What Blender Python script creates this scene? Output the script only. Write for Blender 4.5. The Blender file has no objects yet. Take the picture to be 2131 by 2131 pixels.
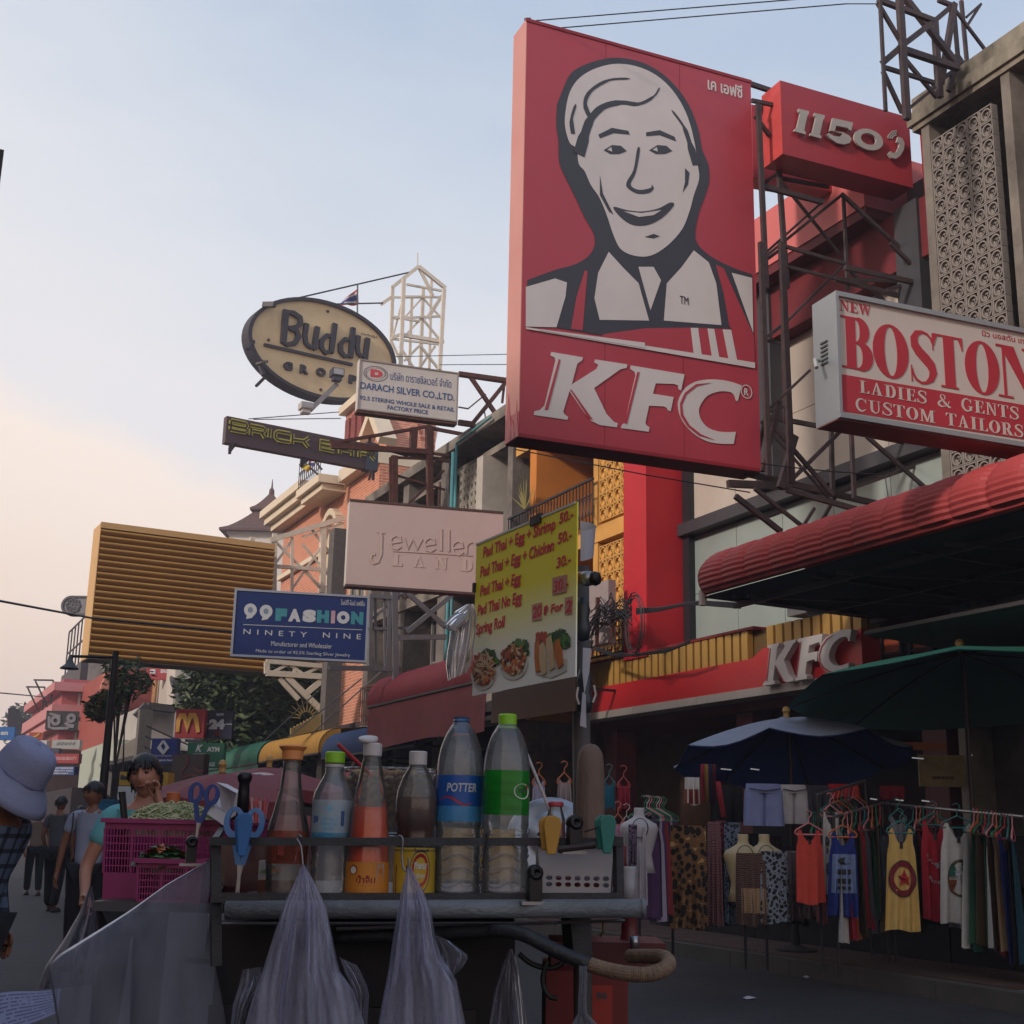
import bpy, math, random
import numpy as np
from mathutils import Vector, Matrix
from mathutils.geometry import tessellate_polygon
R_ = random.Random(7)
sc = bpy.context.scene
C = bpy.data.collections.new('street'); sc.collection.children.link(C)
rad = math.radians
# ---------------------------------------------------------------- camera, world, sun
EYE, YAW, PIT, ROL, F, W0 = 1.25, rad(25), rad(13.9), rad(1.17), 2733.0, 2131
cam_d = bpy.data.cameras.new('camera'); cam = bpy.data.objects.new('camera', cam_d); C.objects.link(cam)
cam_d.sensor_width = 36; cam_d.lens = 36 * F / W0; cam_d.clip_start = .05; cam_d.clip_end = 3000
cam.matrix_world = Matrix.Translation((0, 0, EYE)) @ Matrix.Rotation(-YAW, 4, 'Z') @ Matrix.Rotation(math.pi/2 + PIT, 4, 'X') @ Matrix.Rotation(ROL, 4, 'Z')
sc.camera = cam
sc.view_settings.view_transform = 'Standard'; sc.view_settings.look = 'None'
sc.view_settings.exposure = EXPO = 0.0; sc.view_settings.gamma = 1; sc.view_settings.use_curve_mapping = False
sc.render.engine = 'CYCLES'
sc.cycles.max_bounces = 8; sc.cycles.transparent_max_bounces = 24; sc.cycles.diffuse_bounces = 3; sc.cycles.glossy_bounces = 3; sc.cycles.transmission_bounces = 5
sc.cycles.use_denoising = True; sc.cycles.caustics_reflective = False; sc.cycles.caustics_refractive = False
SUN_EL, SUN_AZ = rad(24), rad(-107)      # azimuth from +Y towards +X
world = bpy.data.worlds.new('World'); sc.world = world; world.use_nodes = True
def lin(h):
    if isinstance(h, str):
        h = h.lstrip('#'); c = [int(h[i:i+2], 16) / 255 for i in (0, 2, 4)]
        return tuple(x / 12.92 if x <= .04045 else ((x + .055) / 1.055) ** 2.4 for x in c) + (1,)
    return tuple(h)[:3] + (1,)
def world_nodes():
    nt = world.node_tree; N = nt.nodes; L = nt.links; N.clear()
    out = N.new('ShaderNodeOutputWorld'); bg = N.new('ShaderNodeBackground'); L.new(bg.outputs[0], out.inputs[0])
    tc = N.new('ShaderNodeTexCoord'); sep = N.new('ShaderNodeSeparateXYZ'); L.new(tc.outputs['Generated'], sep.inputs[0])
    nz = N.new('ShaderNodeTexNoise'); nz.inputs['Scale'].default_value = 2.2; nz.inputs['Detail'].default_value = 8; nz.inputs['Roughness'].default_value = .56
    mp = N.new('ShaderNodeMapping'); mp.inputs['Scale'].default_value = (1, 1, 2.0); L.new(tc.outputs['Generated'], mp.inputs[0]); L.new(mp.outputs[0], nz.inputs[0])
    def math_(op, a, b):
        m = N.new('ShaderNodeMath'); m.operation = op
        for i, v in enumerate((a, b)):
            if isinstance(v, (int, float)): m.inputs[i].default_value = v
            else: L.new(v, m.inputs[i])
        return m.outputs[0]
    n = math_('MULTIPLY', math_('SUBTRACT', nz.outputs[0], .5), .34)
    side = math_('MULTIPLY', sep.outputs[0], .34)
    fac = math_('ADD', math_('ADD', sep.outputs[2], n), side)
    r = N.new('ShaderNodeValToRGB'); L.new(fac, r.inputs[0])
    e = r.color_ramp.elements
    stops = [(0.0, '#e4cbb6'), (.14, '#ecd6c5'), (.31, '#f0e1d6'), (.35, '#dfdcde'), (.45, '#d4d6dc'), (.57, '#c2cad6'), (.7, '#a9b8cd'), (.9, '#8fa8c8')]
    e[0].position = stops[0][0]; e[0].color = lin(stops[0][1]); e[1].position = stops[-1][0]; e[1].color = lin(stops[-1][1])
    for p, c in stops[1:-1]:
        x = e.new(p); x.color = lin(c)
    sky = N.new('ShaderNodeTexSky'); sky.sky_type = 'NISHITA'; sky.sun_disc = False
    sky.sun_elevation = SUN_EL; sky.sun_rotation = SUN_AZ; sky.air_density = 1.5; sky.dust_density = 4
    sm = N.new('ShaderNodeVectorMath'); sm.operation = 'SCALE'; sm.inputs['Scale'].default_value = .06; L.new(sky.outputs[0], sm.inputs[0])
    mx = N.new('ShaderNodeMix'); mx.data_type = 'RGBA'; mx.inputs[0].default_value = .12
    L.new(r.outputs[0], mx.inputs[6]); L.new(sm.outputs[0], mx.inputs[7]); L.new(mx.outputs[2], bg.inputs[0]); bg.inputs[1].default_value = 1.36
world_nodes()
sun_d = bpy.data.lights.new('sun', 'SUN'); sun = bpy.data.objects.new('sun', sun_d); C.objects.link(sun)
sun_d.energy = 2.9; sun_d.angle = rad(5); sun_d.color = (1, .86, .76)
sdir = Vector((math.sin(SUN_AZ) * math.cos(SUN_EL), math.cos(SUN_AZ) * math.cos(SUN_EL), math.sin(SUN_EL)))
sun.rotation_euler = sdir.to_track_quat('Z', 'Y').to_euler()
# ---------------------------------------------------------------- pixel rays (2131 px photograph)
CM = cam.matrix_world.to_3x3(); CO = Vector((0, 0, EYE)); FWD = Vector((math.sin(YAW), math.cos(YAW), 0)); RGT = Vector((math.cos(YAW), -math.sin(YAW), 0))
def ray(x, y): return CM @ Vector(((x - W0/2) / F, -(y - W0/2) / F, -1))
def atX(x, y, X): r = ray(x, y); return CO + r * (X / r.x)
def atY(x, y, Y): r = ray(x, y); return CO + r * (Y / r.y)
def atZ(x, y, Z): r = ray(x, y); return CO + r * ((Z - EYE) / r.z)
def atD(x, y, D): r = ray(x, y); return CO + r * (D / r.dot(FWD))
def proj(p): q = CM.transposed() @ (Vector(p) - CO); return (W0/2 - F*q.x/q.z, W0/2 + F*q.y/q.z)
PX = 1 / 2815.0
# ---------------------------------------------------------------- materials
MATS = {}
def M(name, col='#808080', rough=.65, var=.12, scale=6, bump=0, metal=0, dirt=0, dcol='#2a2622', dscale=1.2, spec=.4, stretch=None, bscale=None):
    if name in MATS: return MATS[name]
    m = bpy.data.materials.new(name); m.use_nodes = True; MATS[name] = m
    nt = m.node_tree; N = nt.nodes; L = nt.links; b = N['Principled BSDF']
    b.inputs['Roughness'].default_value = rough; b.inputs['Metallic'].default_value = metal; b.inputs['Specular IOR Level'].default_value = spec
    c = lin(col); tc = N.new('ShaderNodeTexCoord'); vec = tc.outputs['Object']
    if stretch:
        mp = N.new('ShaderNodeMapping'); mp.inputs['Scale'].default_value = stretch; L.new(vec, mp.inputs[0]); vec = mp.outputs[0]
    nz = N.new('ShaderNodeTexNoise'); nz.inputs['Scale'].default_value = scale; nz.inputs['Detail'].default_value = 6; nz.inputs['Roughness'].default_value = .62; L.new(vec, nz.inputs[0])
    r = N.new('ShaderNodeValToRGB'); L.new(nz.outputs[0], r.inputs[0]); e = r.color_ramp.elements
    e[0].position = .3; e[1].position = .7
    e[0].color = tuple(max(0, x * (1 - var)) for x in c[:3]) + (1,); e[1].color = tuple(min(1, x * (1 + var)) for x in c[:3]) + (1,)
    src = r.outputs[0]
    if dirt:
        n2 = N.new('ShaderNodeTexNoise'); n2.inputs['Scale'].default_value = dscale; n2.inputs['Detail'].default_value = 8; n2.inputs['Roughness'].default_value = .7; L.new(vec, n2.inputs[0])
        r2 = N.new('ShaderNodeValToRGB'); L.new(n2.outputs[0], r2.inputs[0]); r2.color_ramp.elements[0].position = .42; r2.color_ramp.elements[1].position = .68
        r2.color_ramp.elements[1].color = (dirt, dirt, dirt, 1)
        mx = N.new('ShaderNodeMix'); mx.data_type = 'RGBA'; L.new(r2.outputs[0], mx.inputs[0]); L.new(src, mx.inputs[6]); mx.inputs[7].default_value = lin(dcol); src = mx.outputs[2]
    L.new(src, b.inputs['Base Color'])
    if bump:
        n3 = N.new('ShaderNodeTexNoise'); n3.inputs['Scale'].default_value = bscale or scale * 6; n3.inputs['Detail'].default_value = 6; L.new(vec, n3.inputs[0])
        bp = N.new('ShaderNodeBump'); bp.inputs['Strength'].default_value = bump; bp.inputs['Distance'].default_value = .02; L.new(n3.outputs[0], bp.inputs['Height']); L.new(bp.outputs[0], b.inputs['Normal'])
    return m
def M_brick(name, c1, c2, cm, scale=1.0, bump=.4, bw=.5, rh=.25, mortar=.02):
    if name in MATS: return MATS[name]
    m = M(name, c1, .85, .1); nt = m.node_tree; N = nt.nodes; L = nt.links; b = N['Principled BSDF']
    tc = N.new('ShaderNodeTexCoord'); sp = N.new('ShaderNodeSeparateXYZ'); L.new(tc.outputs['Object'], sp.inputs[0])
    ad = N.new('ShaderNodeMath'); ad.operation = 'ADD'; L.new(sp.outputs[0], ad.inputs[0]); L.new(sp.outputs[1], ad.inputs[1])
    cb = N.new('ShaderNodeCombineXYZ'); L.new(ad.outputs[0], cb.inputs[0]); L.new(sp.outputs[2], cb.inputs[1])
    br = N.new('ShaderNodeTexBrick'); br.inputs['Scale'].default_value = scale; br.inputs['Color1'].default_value = lin(c1); br.inputs['Color2'].default_value = lin(c2); br.inputs['Mortar'].default_value = lin(cm)
    br.inputs['Brick Width'].default_value = bw; br.inputs['Row Height'].default_value = rh; br.inputs['Mortar Size'].default_value = mortar
    L.new(cb.outputs[0], br.inputs[0]); L.new(br.outputs[0], b.inputs['Base Color'])
    bp = N.new('ShaderNodeBump'); bp.inputs['Strength'].default_value = bump; bp.inputs['Distance'].default_value = .01; bp.invert = True; L.new(br.outputs[1], bp.inputs['Height']); L.new(bp.outputs[0], b.inputs['Normal'])
    return m
def M_clear(name, tint='#ffffff', alpha=.25, gloss='#ffffff', rough=.05, body=None, bodyfac=0., noise=0., nscale=8, stretch=None, bump=0):
    """thin clear or milky plastic: transparent + a body colour + fresnel gloss"""
    if name in MATS: return MATS[name]
    m = bpy.data.materials.new(name); m.use_nodes = True; MATS[name] = m
    nt = m.node_tree; N = nt.nodes; L = nt.links; N.clear(); out = N.new('ShaderNodeOutputMaterial')
    tr = N.new('ShaderNodeBsdfTransparent'); tr.inputs[0].default_value = lin(tint)
    gl = N.new('ShaderNodeBsdfGlossy'); gl.inputs[0].default_value = lin(gloss); gl.inputs['Roughness'].default_value = rough
    lw = N.new('ShaderNodeLayerWeight'); lw.inputs[0].default_value = alpha
    base = tr.outputs[0]
    tc = N.new('ShaderNodeTexCoord'); vec = tc.outputs['Object']
    if stretch:
        mp = N.new('ShaderNodeMapping'); mp.inputs['Scale'].default_value = stretch; L.new(vec, mp.inputs[0]); vec = mp.outputs[0]
    nz = N.new('ShaderNodeTexNoise'); nz.inputs['Scale'].default_value = nscale; nz.inputs['Detail'].default_value = 5; L.new(vec, nz.inputs[0])
    if body:
        df = N.new('ShaderNodeBsdfDiffuse'); df.inputs[0].default_value = lin(body); tl = N.new('ShaderNodeBsdfTranslucent'); tl.inputs[0].default_value = lin(body)
        m1 = N.new('ShaderNodeMixShader'); m1.inputs[0].default_value = .4; L.new(df.outputs[0], m1.inputs[1]); L.new(tl.outputs[0], m1.inputs[2])
        m2 = N.new('ShaderNodeMixShader'); L.new(base, m2.inputs[1]); L.new(m1.outputs[0], m2.inputs[2]); m2.inputs[0].default_value = bodyfac
        if noise:
            mr = N.new('ShaderNodeMapRange'); L.new(nz.outputs[0], mr.inputs[0]); mr.inputs[1].default_value = .3; mr.inputs[2].default_value = .7
            mr.inputs[3].default_value = max(0, bodyfac - noise); mr.inputs[4].default_value = min(1, bodyfac + noise); L.new(mr.outputs[0], m2.inputs[0])
        base = m2.outputs[0]
    ms = N.new('ShaderNodeMixShader'); L.new(lw.outputs['Fresnel'], ms.inputs[0]); L.new(base, ms.inputs[1]); L.new(gl.outputs[0], ms.inputs[2]); L.new(ms.outputs[0], out.inputs[0])
    if bump:
        bp = N.new('ShaderNodeBump'); bp.inputs['Strength'].default_value = bump; bp.inputs['Distance'].default_value = .01; L.new(nz.outputs[0], bp.inputs['Height']); L.new(bp.outputs[0], gl.inputs['Normal'])
    return m
# ---------------------------------------------------------------- mesh builder and objects
V = Vector
class MB:
    def __init__(s): s.v = []; s.f = []; s.m = []
    def add(s, vs, fs, m=0):
        o = len(s.v); s.v += [tuple(p) for p in vs]; s.f += [tuple(i + o for i in f) for f in fs]; s.m += [m] * len(fs); return s
    def box(s, x0, x1, y0, y1, z0, z1, m=0):
        return s.add([(x, y, z) for z in (z0, z1) for y in (y0, y1) for x in (x0, x1)], [(0, 2, 3, 1), (4, 5, 7, 6), (0, 1, 5, 4), (2, 6, 7, 3), (0, 4, 6, 2), (1, 3, 7, 5)], m)
    def bar(s, p, q, w=.05, h=None, up=(0, 0, 1), m=0):
        p, q = V(p), V(q); h = h or w; d = q - p
        if d.length < 1e-6: return s
        d.normalize(); u = V(up)
        if abs(d.dot(u)) > .95: u = V((0, 1, 0)) if abs(d.y) < .9 else V((1, 0, 0))
        a = d.cross(u).normalized() * w / 2; b = a.cross(d).normalized() * h / 2
        return s.add([p-a-b, p+a-b, p+a+b, p-a+b, q-a-b, q+a-b, q+a+b, q-a+b], [(0, 3, 2, 1), (4, 5, 6, 7), (0, 1, 5, 4), (1, 2, 6, 5), (2, 3, 7, 6), (3, 0, 4, 7)], m)
    def tube(s, pts, r=.01, n=8, m=0, caps=True):
        pts = [V(p) for p in pts]; k = len(pts); rs = r if isinstance(r, (list, tuple)) else [r] * k; o = len(s.v); a = None
        for i, p in enumerate(pts):
            d = (pts[min(i+1, k-1)] - pts[max(i-1, 0)]).normalized()
            if a is None:
                u = V((0, 0, 1)) if abs(d.z) < .9 else V((1, 0, 0)); a = d.cross(u).normalized()
            a = (a - d * a.dot(d)).normalized(); b = d.cross(a)
            for j in range(n):
                t = 2 * math.pi * j / n; s.v.append(tuple(p + (a * math.cos(t) + b * math.sin(t)) * rs[i]))
        for i in range(k - 1):
            for j in range(n): s.f.append((o+i*n+j, o+i*n+(j+1) % n, o+(i+1)*n+(j+1) % n, o+(i+1)*n+j)); s.m.append(m)
        if caps:
            s.f.append(tuple(o + j for j in range(n))[::-1]); s.f.append(tuple(o+(k-1)*n+j for j in range(n))); s.m += [m, m]
        return s
    def lathe(s, prof, n=24, c=(0, 0, 0), m=0, ax=None, sx=1, sy=1, wob=None):
        o = len(s.v); c = V(c); k = len(prof)
        for i, (r, z) in enumerate(prof):
            for j in range(n):
                t = 2 * math.pi * j / n; rr = r * (1 + (wob(i, t) if wob else 0)); p = V((math.cos(t) * rr * sx, math.sin(t) * rr * sy, z))
                if ax is not None: p = ax @ p
                s.v.append(tuple(p + c))
        for i in range(k - 1):
            for j in range(n): s.f.append((o+i*n+j, o+i*n+(j+1) % n, o+(i+1)*n+(j+1) % n, o+(i+1)*n+j)); s.m.append(m)
        return s
    def prism(s, poly, y0, y1, m=0, ms=None, holes=()):
        """polygon(s) in local x,z; front at y0 (towards -y), back at y1"""
        loops = [[V((p[0], 0, p[1])) for p in L] for L in [poly] + list(holes)]
        flat = [p for L in loops for p in L]; tris = tessellate_polygon([[V((p.x, p.z, 0)) for p in L] for L in loops]); n = len(flat); o = len(s.v)
        s.v += [(p.x, y0, p.z) for p in flat] + [(p.x, y1, p.z) for p in flat]
        for t in tris:
            a, b, c_ = (flat[i] for i in t); cr = (b.x-a.x)*(c_.z-a.z) - (b.z-a.z)*(c_.x-a.x); t = t if cr > 0 else t[::-1]
            s.f.append(tuple(o+i for i in t)); s.m.append(m); s.f.append(tuple(o+n+i for i in t[::-1])); s.m.append(m)
        b0 = 0
        for li, L in enumerate(loops):
            k = len(L); ar = sum(L[i].x*L[(i+1) % k].z - L[(i+1) % k].x*L[i].z for i in range(k)); fl = (ar > 0) == (li == 0)
            for i in range(k):
                a, b = o+b0+i, o+b0+(i+1) % k; s.f.append((a, a+n, b+n, b) if fl else (a, b, b+n, a+n)); s.m.append(m if ms is None else ms)
            b0 += k
        return s
    def stroke(s, pts, ws, y0, y1, m=0):
        """ribbon of varying width in local x,z, as a solid between y0 and y1"""
        n = len(pts); ws = ws if isinstance(ws, (list, tuple)) else [ws] * n; Lf = []; Rt = []
        for i in range(n):
            a = pts[max(i-1, 0)]; b = pts[min(i+1, n-1)]; dx, dz = b[0]-a[0], b[1]-a[1]; l = math.hypot(dx, dz) or 1; nx, nz = -dz/l*ws[i]/2, dx/l*ws[i]/2
            Lf.append((pts[i][0]+nx, pts[i][1]+nz)); Rt.append((pts[i][0]-nx, pts[i][1]-nz))
        o = len(s.v); s.v += [(x, y0, z) for x, z in Lf] + [(x, y0, z) for x, z in Rt] + [(x, y1, z) for x, z in Lf] + [(x, y1, z) for x, z in Rt]
        for i in range(n - 1):
            s.f += [(o+i, o+n+i, o+n+i+1, o+i+1), (o+2*n+i, o+2*n+i+1, o+3*n+i+1, o+3*n+i), (o+i, o+i+1, o+2*n+i+1, o+2*n+i), (o+n+i, o+3*n+i, o+3*n+i+1, o+n+i+1)]; s.m += [m]*4
        s.f += [(o, o+2*n, o+3*n, o+n), (o+n-1, o+2*n-1, o+4*n-1, o+3*n-1)]; s.m += [m]*2
        return s
    def grid(s, nu, nv, fn, m=0, thick=0):
        o = len(s.v)
        for i in range(nu + 1):
            for j in range(nv + 1): s.v.append(tuple(fn(i / nu, j / nv)))
        for i in range(nu):
            for j in range(nv): s.f.append((o+i*(nv+1)+j, o+(i+1)*(nv+1)+j, o+(i+1)*(nv+1)+j+1, o+i*(nv+1)+j+1)); s.m.append(m)
        return s
    def xf(s, Mx): s.v = [tuple(Mx @ V(p)) for p in s.v]; return s
    def mesh(s, name, mats, smooth=False):
        me = bpy.data.meshes.new(name); me.from_pydata(s.v, [], s.f)
        for mm in (mats if isinstance(mats, (list, tuple)) else [mats]): me.materials.append(mm)
        if len(me.materials) > 1: me.polygons.foreach_set('material_index', s.m)
        if smooth: me.polygons.foreach_set('use_smooth', [True] * len(me.polygons))
        me.update(); return me
    def build(s, name, mats, parent=None, world=True, smooth=False, **tags):
        if world and parent is not None: s.xf(MW[parent.name].inverted())
        return put(name, s.mesh(name, mats, smooth), parent, **tags)
MW = {}
def put(name, data, parent=None, mx=None, **tags):
    o = bpy.data.objects.new(name, data); C.objects.link(o)
    if parent is not None: o.parent = parent; MW[o.name] = MW[parent.name] @ (mx or Matrix())
    else: MW[o.name] = mx or Matrix()
    if mx is not None: o.matrix_basis = mx
    for k, v in tags.items(): o[k] = v
    return o
def thing(name, label, cat, mx=None, group=None):
    if mx is not None and not isinstance(mx, Matrix): mx = Matrix.Translation(V(mx))
    o = put(name, None, None, mx, label=label, category=cat); o.empty_display_size = .2
    if group: o['group'] = group
    return o
def single(mb, name, label, cat, mats, group=None, origin=None, smooth=False):
    """a thing that is one mesh, its origin at `origin`"""
    mx = Matrix.Translation(V(origin)) if origin is not None else Matrix()
    mb.xf(mx.inverted()); o = put(name, mb.mesh(name, mats, smooth), None, mx, label=label, category=cat)
    if group: o['group'] = group
    return o
def struct(mb, name, mats, parent=None, smooth=False):
    return mb.build(name, mats, parent, smooth=smooth, kind='structure') if parent is None else mb.build(name, mats, parent, smooth=smooth)
def solid(o, t, off=-1):
    md = o.modifiers.new('thickness', 'SOLIDIFY'); md.thickness = t; md.offset = off; return o
def subsurf(o, n=1):
    md = o.modifiers.new('smooth', 'SUBSURF'); md.levels = n; md.render_levels = n; return o
def bevel(o, w, n=2):
    md = o.modifiers.new('edge', 'BEVEL'); md.width = w; md.segments = n; md.limit_method = 'ANGLE'; return o
TXT = {}
def text(s, box, mat, parent, y=-.004, depth=.002, bold=0., name='lettering', shear=0., spacing=1.0, fixw=True, **tags):
    """lettering filling the box (x0,z0,x1,z1) of the parent's local x,z face"""
    key = (s, bold, shear, spacing)
    if key not in TXT:
        cu = bpy.data.curves.new('lettering', 'FONT'); cu.body = s; cu.size = 1; cu.resolution_u = 3; cu.offset = bold; cu.shear = shear; cu.space_character = spacing; cu.extrude = .5; cu.align_x = 'LEFT'
        t = bpy.data.objects.new('lettering_source', cu); C.objects.link(t); me = bpy.data.meshes.new_from_object(t)
        co = np.zeros(len(me.vertices) * 3); me.vertices.foreach_get('co', co); fs = [tuple(p.vertices) for p in me.polygons]
        bpy.data.objects.remove(t); bpy.data.curves.remove(cu); bpy.data.meshes.remove(me); TXT[key] = (co.reshape(-1, 3), fs)
    co, fs = TXT[key]; mb = MB()
    if not len(co): return None
    lo, hi = co.min(0), co.max(0); x0, z0, x1, z1 = box; sx = (x1-x0)/max(hi[0]-lo[0], 1e-6); sz = (z1-z0)/max(hi[1]-lo[1], 1e-6)
    mb.add([(x0+(p[0]-lo[0])*sx, y-depth*(p[2]+.5)+0, z0+(p[1]-lo[1])*sz) for p in co], fs)
    return mb.build(name, mat, parent, world=False, **tags)
# ---------------------------------------------------------------- upright rectangles fitted to measured corners
class Rect:
    """upright panel: corners TL,TR,BR,BL in photo pixels, its centre at street distance Y; local frame x right, z up, face towards -y, origin bottom left"""
    def __init__(s, cs, Y=None, D=None, wroll=1.0, yaw0=0):
        pts = [atY(x, y, Y) if Y is not None else atD(x, y, D) for x, y in cs]; ctr = sum(pts, V((0, 0, 0))) / 4
        w = (pts[1]-pts[0]).length; h = (pts[0]-pts[3]).length; p = np.array([0, 0, yaw0, 0, w, h], float); N3 = V((0, 1, 0)) if Y is not None else FWD; base = 0.0 if Y is not None else -YAW
        dirx = RGT if Y is None else V((1, 0, 0)); tgt = np.array([c for q in cs for c in q] + [0.0])
        def mx(p): return Matrix.Translation(ctr + dirx*p[0] + V((0, 0, p[1]))) @ Matrix.Rotation(base + p[2], 4, 'Z') @ Matrix.Rotation(p[3], 4, 'Y') @ Matrix.Translation((-p[4]/2, 0, -p[5]/2))
        def res(p):
            m = mx(p); o = []
            for a, b in ((0, p[5]), (p[4], p[5]), (p[4], 0), (0, 0)): o += list(proj(m @ V((a, 0, b))))
            return np.array(o + [p[3]*600*wroll]) - tgt
        for _ in range(12):
            r0 = res(p); J = np.zeros((9, 6))
            for i in range(6):
                q = p.copy(); q[i] += 1e-4; J[:, i] = (res(q) - r0) / 1e-4
            p = p - np.linalg.lstsq(J, r0, rcond=None)[0]
        s.mx = mx(p); s.w, s.h = p[4], p[5]; s.inv = s.mx.inverted(); s.err = np.abs(res(p)[:8]).max(); s.yaw = p[2]
    def l(s, x, y, off=0.):
        """pixel -> local (x, z) on the plane y=off"""
        o = s.inv @ CO; d = s.inv.to_3x3() @ ray(x, y); t = (off - o.y) / d.y; p = o + d * t; return (p.x, p.z)
    def box(s, x0, y0, x1, y1):
        """two opposite corners (bottom-left px, top-right px) -> local box"""
        a = s.l(x0, y0); b = s.l(x1, y1); return (a[0], a[1], b[0], b[1])
# ================================================================ setting
ZO = {'z1':(1030,0,3.22),'z2':(1030,500,3.22),'z3':(1531,0,3.22),'z4':(1531,500,3.22),'z5':(430,500,2.972),'z6':(630,900,2.76),'l1':(0,1050,3.22),'l2':(400,1150,3.22),'l3':(0,1500,3.062),'l4':(430,1450,3.864),'l5':(850,1450,3.513),'l6':(1200,1150,3.22),'l7':(1600,1100,3.638),'l8':(1230,1531,3.22),'m1':(1631,1500,3.864),'m2':(400,1750,3.22),'m3':(900,1800,3.513),'m4':(700,820,4.83),'m5':(0,1250,4.83),'p':(0,0,1)}
def zp(r, x, y): o = ZO[r]; return (o[0]+x/o[2], o[1]+y/o[2])
asph = M('asphalt', '#343338', .8, .35, 9, .6, dirt=.75, dcol='#1c1b20', dscale=.5)
conc = M('concrete', '#7d7a76', .85, .18, 3, .3, dirt=.75, dcol='#2e2b29', dscale=.8)
conc_l = M('pale_concrete', '#a9a49c', .8, .12, 4, .3, dirt=.6, dcol='#5a544d', dscale=1.6)
ground = MB().box(-250, 350, -60, 420, -.6, -.03); struct(ground, 'ground', M('earth', '#4d4a46', .9))
struct(MB().grid(4, 60, lambda u, v: (-7 + 15.2*u, -30 + 430*v, 0)), 'road', asph)
struct(MB().box(8.36, 12.6, -6, 140, -.02, .13), 'sidewalk', conc)
kme = MB().box(0, .16, .004, .996, 0, .15).mesh('kerb_stone', M('kerb_stone', '#4c4946', .8, .2, 5, .2, dirt=.4))
for i in range(46): put('kerb_stone', kme, None, Matrix.Translation((8.2, 4 + i, 0)), kind='structure')
tme = MB().box(.004, .396, .004, .396, 0, .03).mesh('paving_tile', M('paving_tile', '#4e3a35', .8, .25, 6, .2, dirt=.5))
for i in range(7):
    for j in range(22): put('paving_tile', tme, None, Matrix.Translation((8.38 + i*.4, 8.4 + j*.4, .128 + R_.random()*.004)), kind='structure')

def building(name, label, org): return thing(name, label, 'building', org)
def xbox(mb, X0, X1, Ya, Yb, Za, Zb, m=0): return mb.box(X0, X1, Ya, Yb, Za, Zb, m)
def window_x(par, X, Y0, Y1, Z0, Z1, frame, glass, nx=2, nz=1, fw=.06, dep=.12, name='window'):
    """window on an x-facing wall; frame is the part, pane its children"""
    mb = MB(); mb.box(X-.03, X+dep, Y0, Y0+fw, Z0, Z1).box(X-.03, X+dep, Y1-fw, Y1, Z0, Z1).box(X-.032, X+dep, Y0+fw, Y1-fw, Z0, Z0+fw).box(X-.032, X+dep, Y0+fw, Y1-fw, Z1-fw, Z1)
    w = (Y1-Y0-fw)/nx; h = (Z1-Z0-fw)/nz
    for i in range(1, nx): mb.box(X-.02, X+dep-.01, Y0+fw/2+i*w-fw/3, Y0+fw/2+i*w+fw/3, Z0+fw, Z1-fw)
    for i in range(1, nz): mb.box(X-.018, X+dep-.02, Y0+fw, Y1-fw, Z0+fw/2+i*h-fw/3, Z0+fw/2+i*h+fw/3)
    f = mb.build(name, frame, par)
    for i in range(nx):
        for j in range(nz): MB().box(X+.03, X+.045, Y0+fw/2+i*w+fw/3+.003, Y0+fw/2+(i+1)*w-fw/3-.003, Z0+fw/2+j*h+fw/3+.003, Z0+fw/2+(j+1)*h-fw/3-.003).build('pane', glass, f)
    return f
def window_y(par, Y, X0, X1, Z0, Z1, frame, glass, nx=2, fw=.12, dep=.15):
    mb = MB(); mb.box(X0, X0+fw, Y-.05, Y+dep, Z0, Z1).box(X1-fw, X1, Y-.05, Y+dep, Z0, Z1).box(X0+fw, X1-fw, Y-.052, Y+dep, Z0, Z0+fw).box(X0+fw, X1-fw, Y-.052, Y+dep, Z1-fw, Z1)
    w = (X1-X0-fw)/nx
    for i in range(1, nx): mb.box(X0+fw/2+i*w-fw/3, X0+fw/2+i*w+fw/3, Y-.04, Y+dep-.01, Z0+fw, Z1-fw)
    f = mb.build('window', frame, par)
    for i in range(nx): MB().box(X0+fw/2+i*w+fw/3+.003, X0+fw/2+(i+1)*w-fw/3-.003, Y+.02, Y+.04, Z0+fw+.003, Z1-fw-.003).build('pane', glass, f)
    return f
g_dark = M('dark_glass', '#20242b', .12, .1, spec=.6); g_grn = M('grey_green_glass', '#8c9a96', .25, .06, 1.2, dirt=.15, dcol='#6a7572', dscale=.5, spec=.5)
dark = M('dark_interior', '#15131a', .9, .2); black_st = M('blackened_steel', '#2a2a31', .5, .25, 10, .1, metal=.3, dirt=.3, dcol='#4a3026')
rust = M('rusty_steel', '#5a3730', .75, .3, 12, .2, dirt=.5, dcol='#2c1f20', dscale=5)
white_st = M('cream_steel', '#d0c8ba', .5, .08, 8, dirt=.2, dcol='#8a7a66', dscale=3)
red_w = M('red_render', '#b5202c', .6, .06, 2, .05, dirt=.15, dcol='#7a1a20', dscale=.7)
pink_w = M('salmon_paint', '#c96a68', .6, .06, 2)
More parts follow.
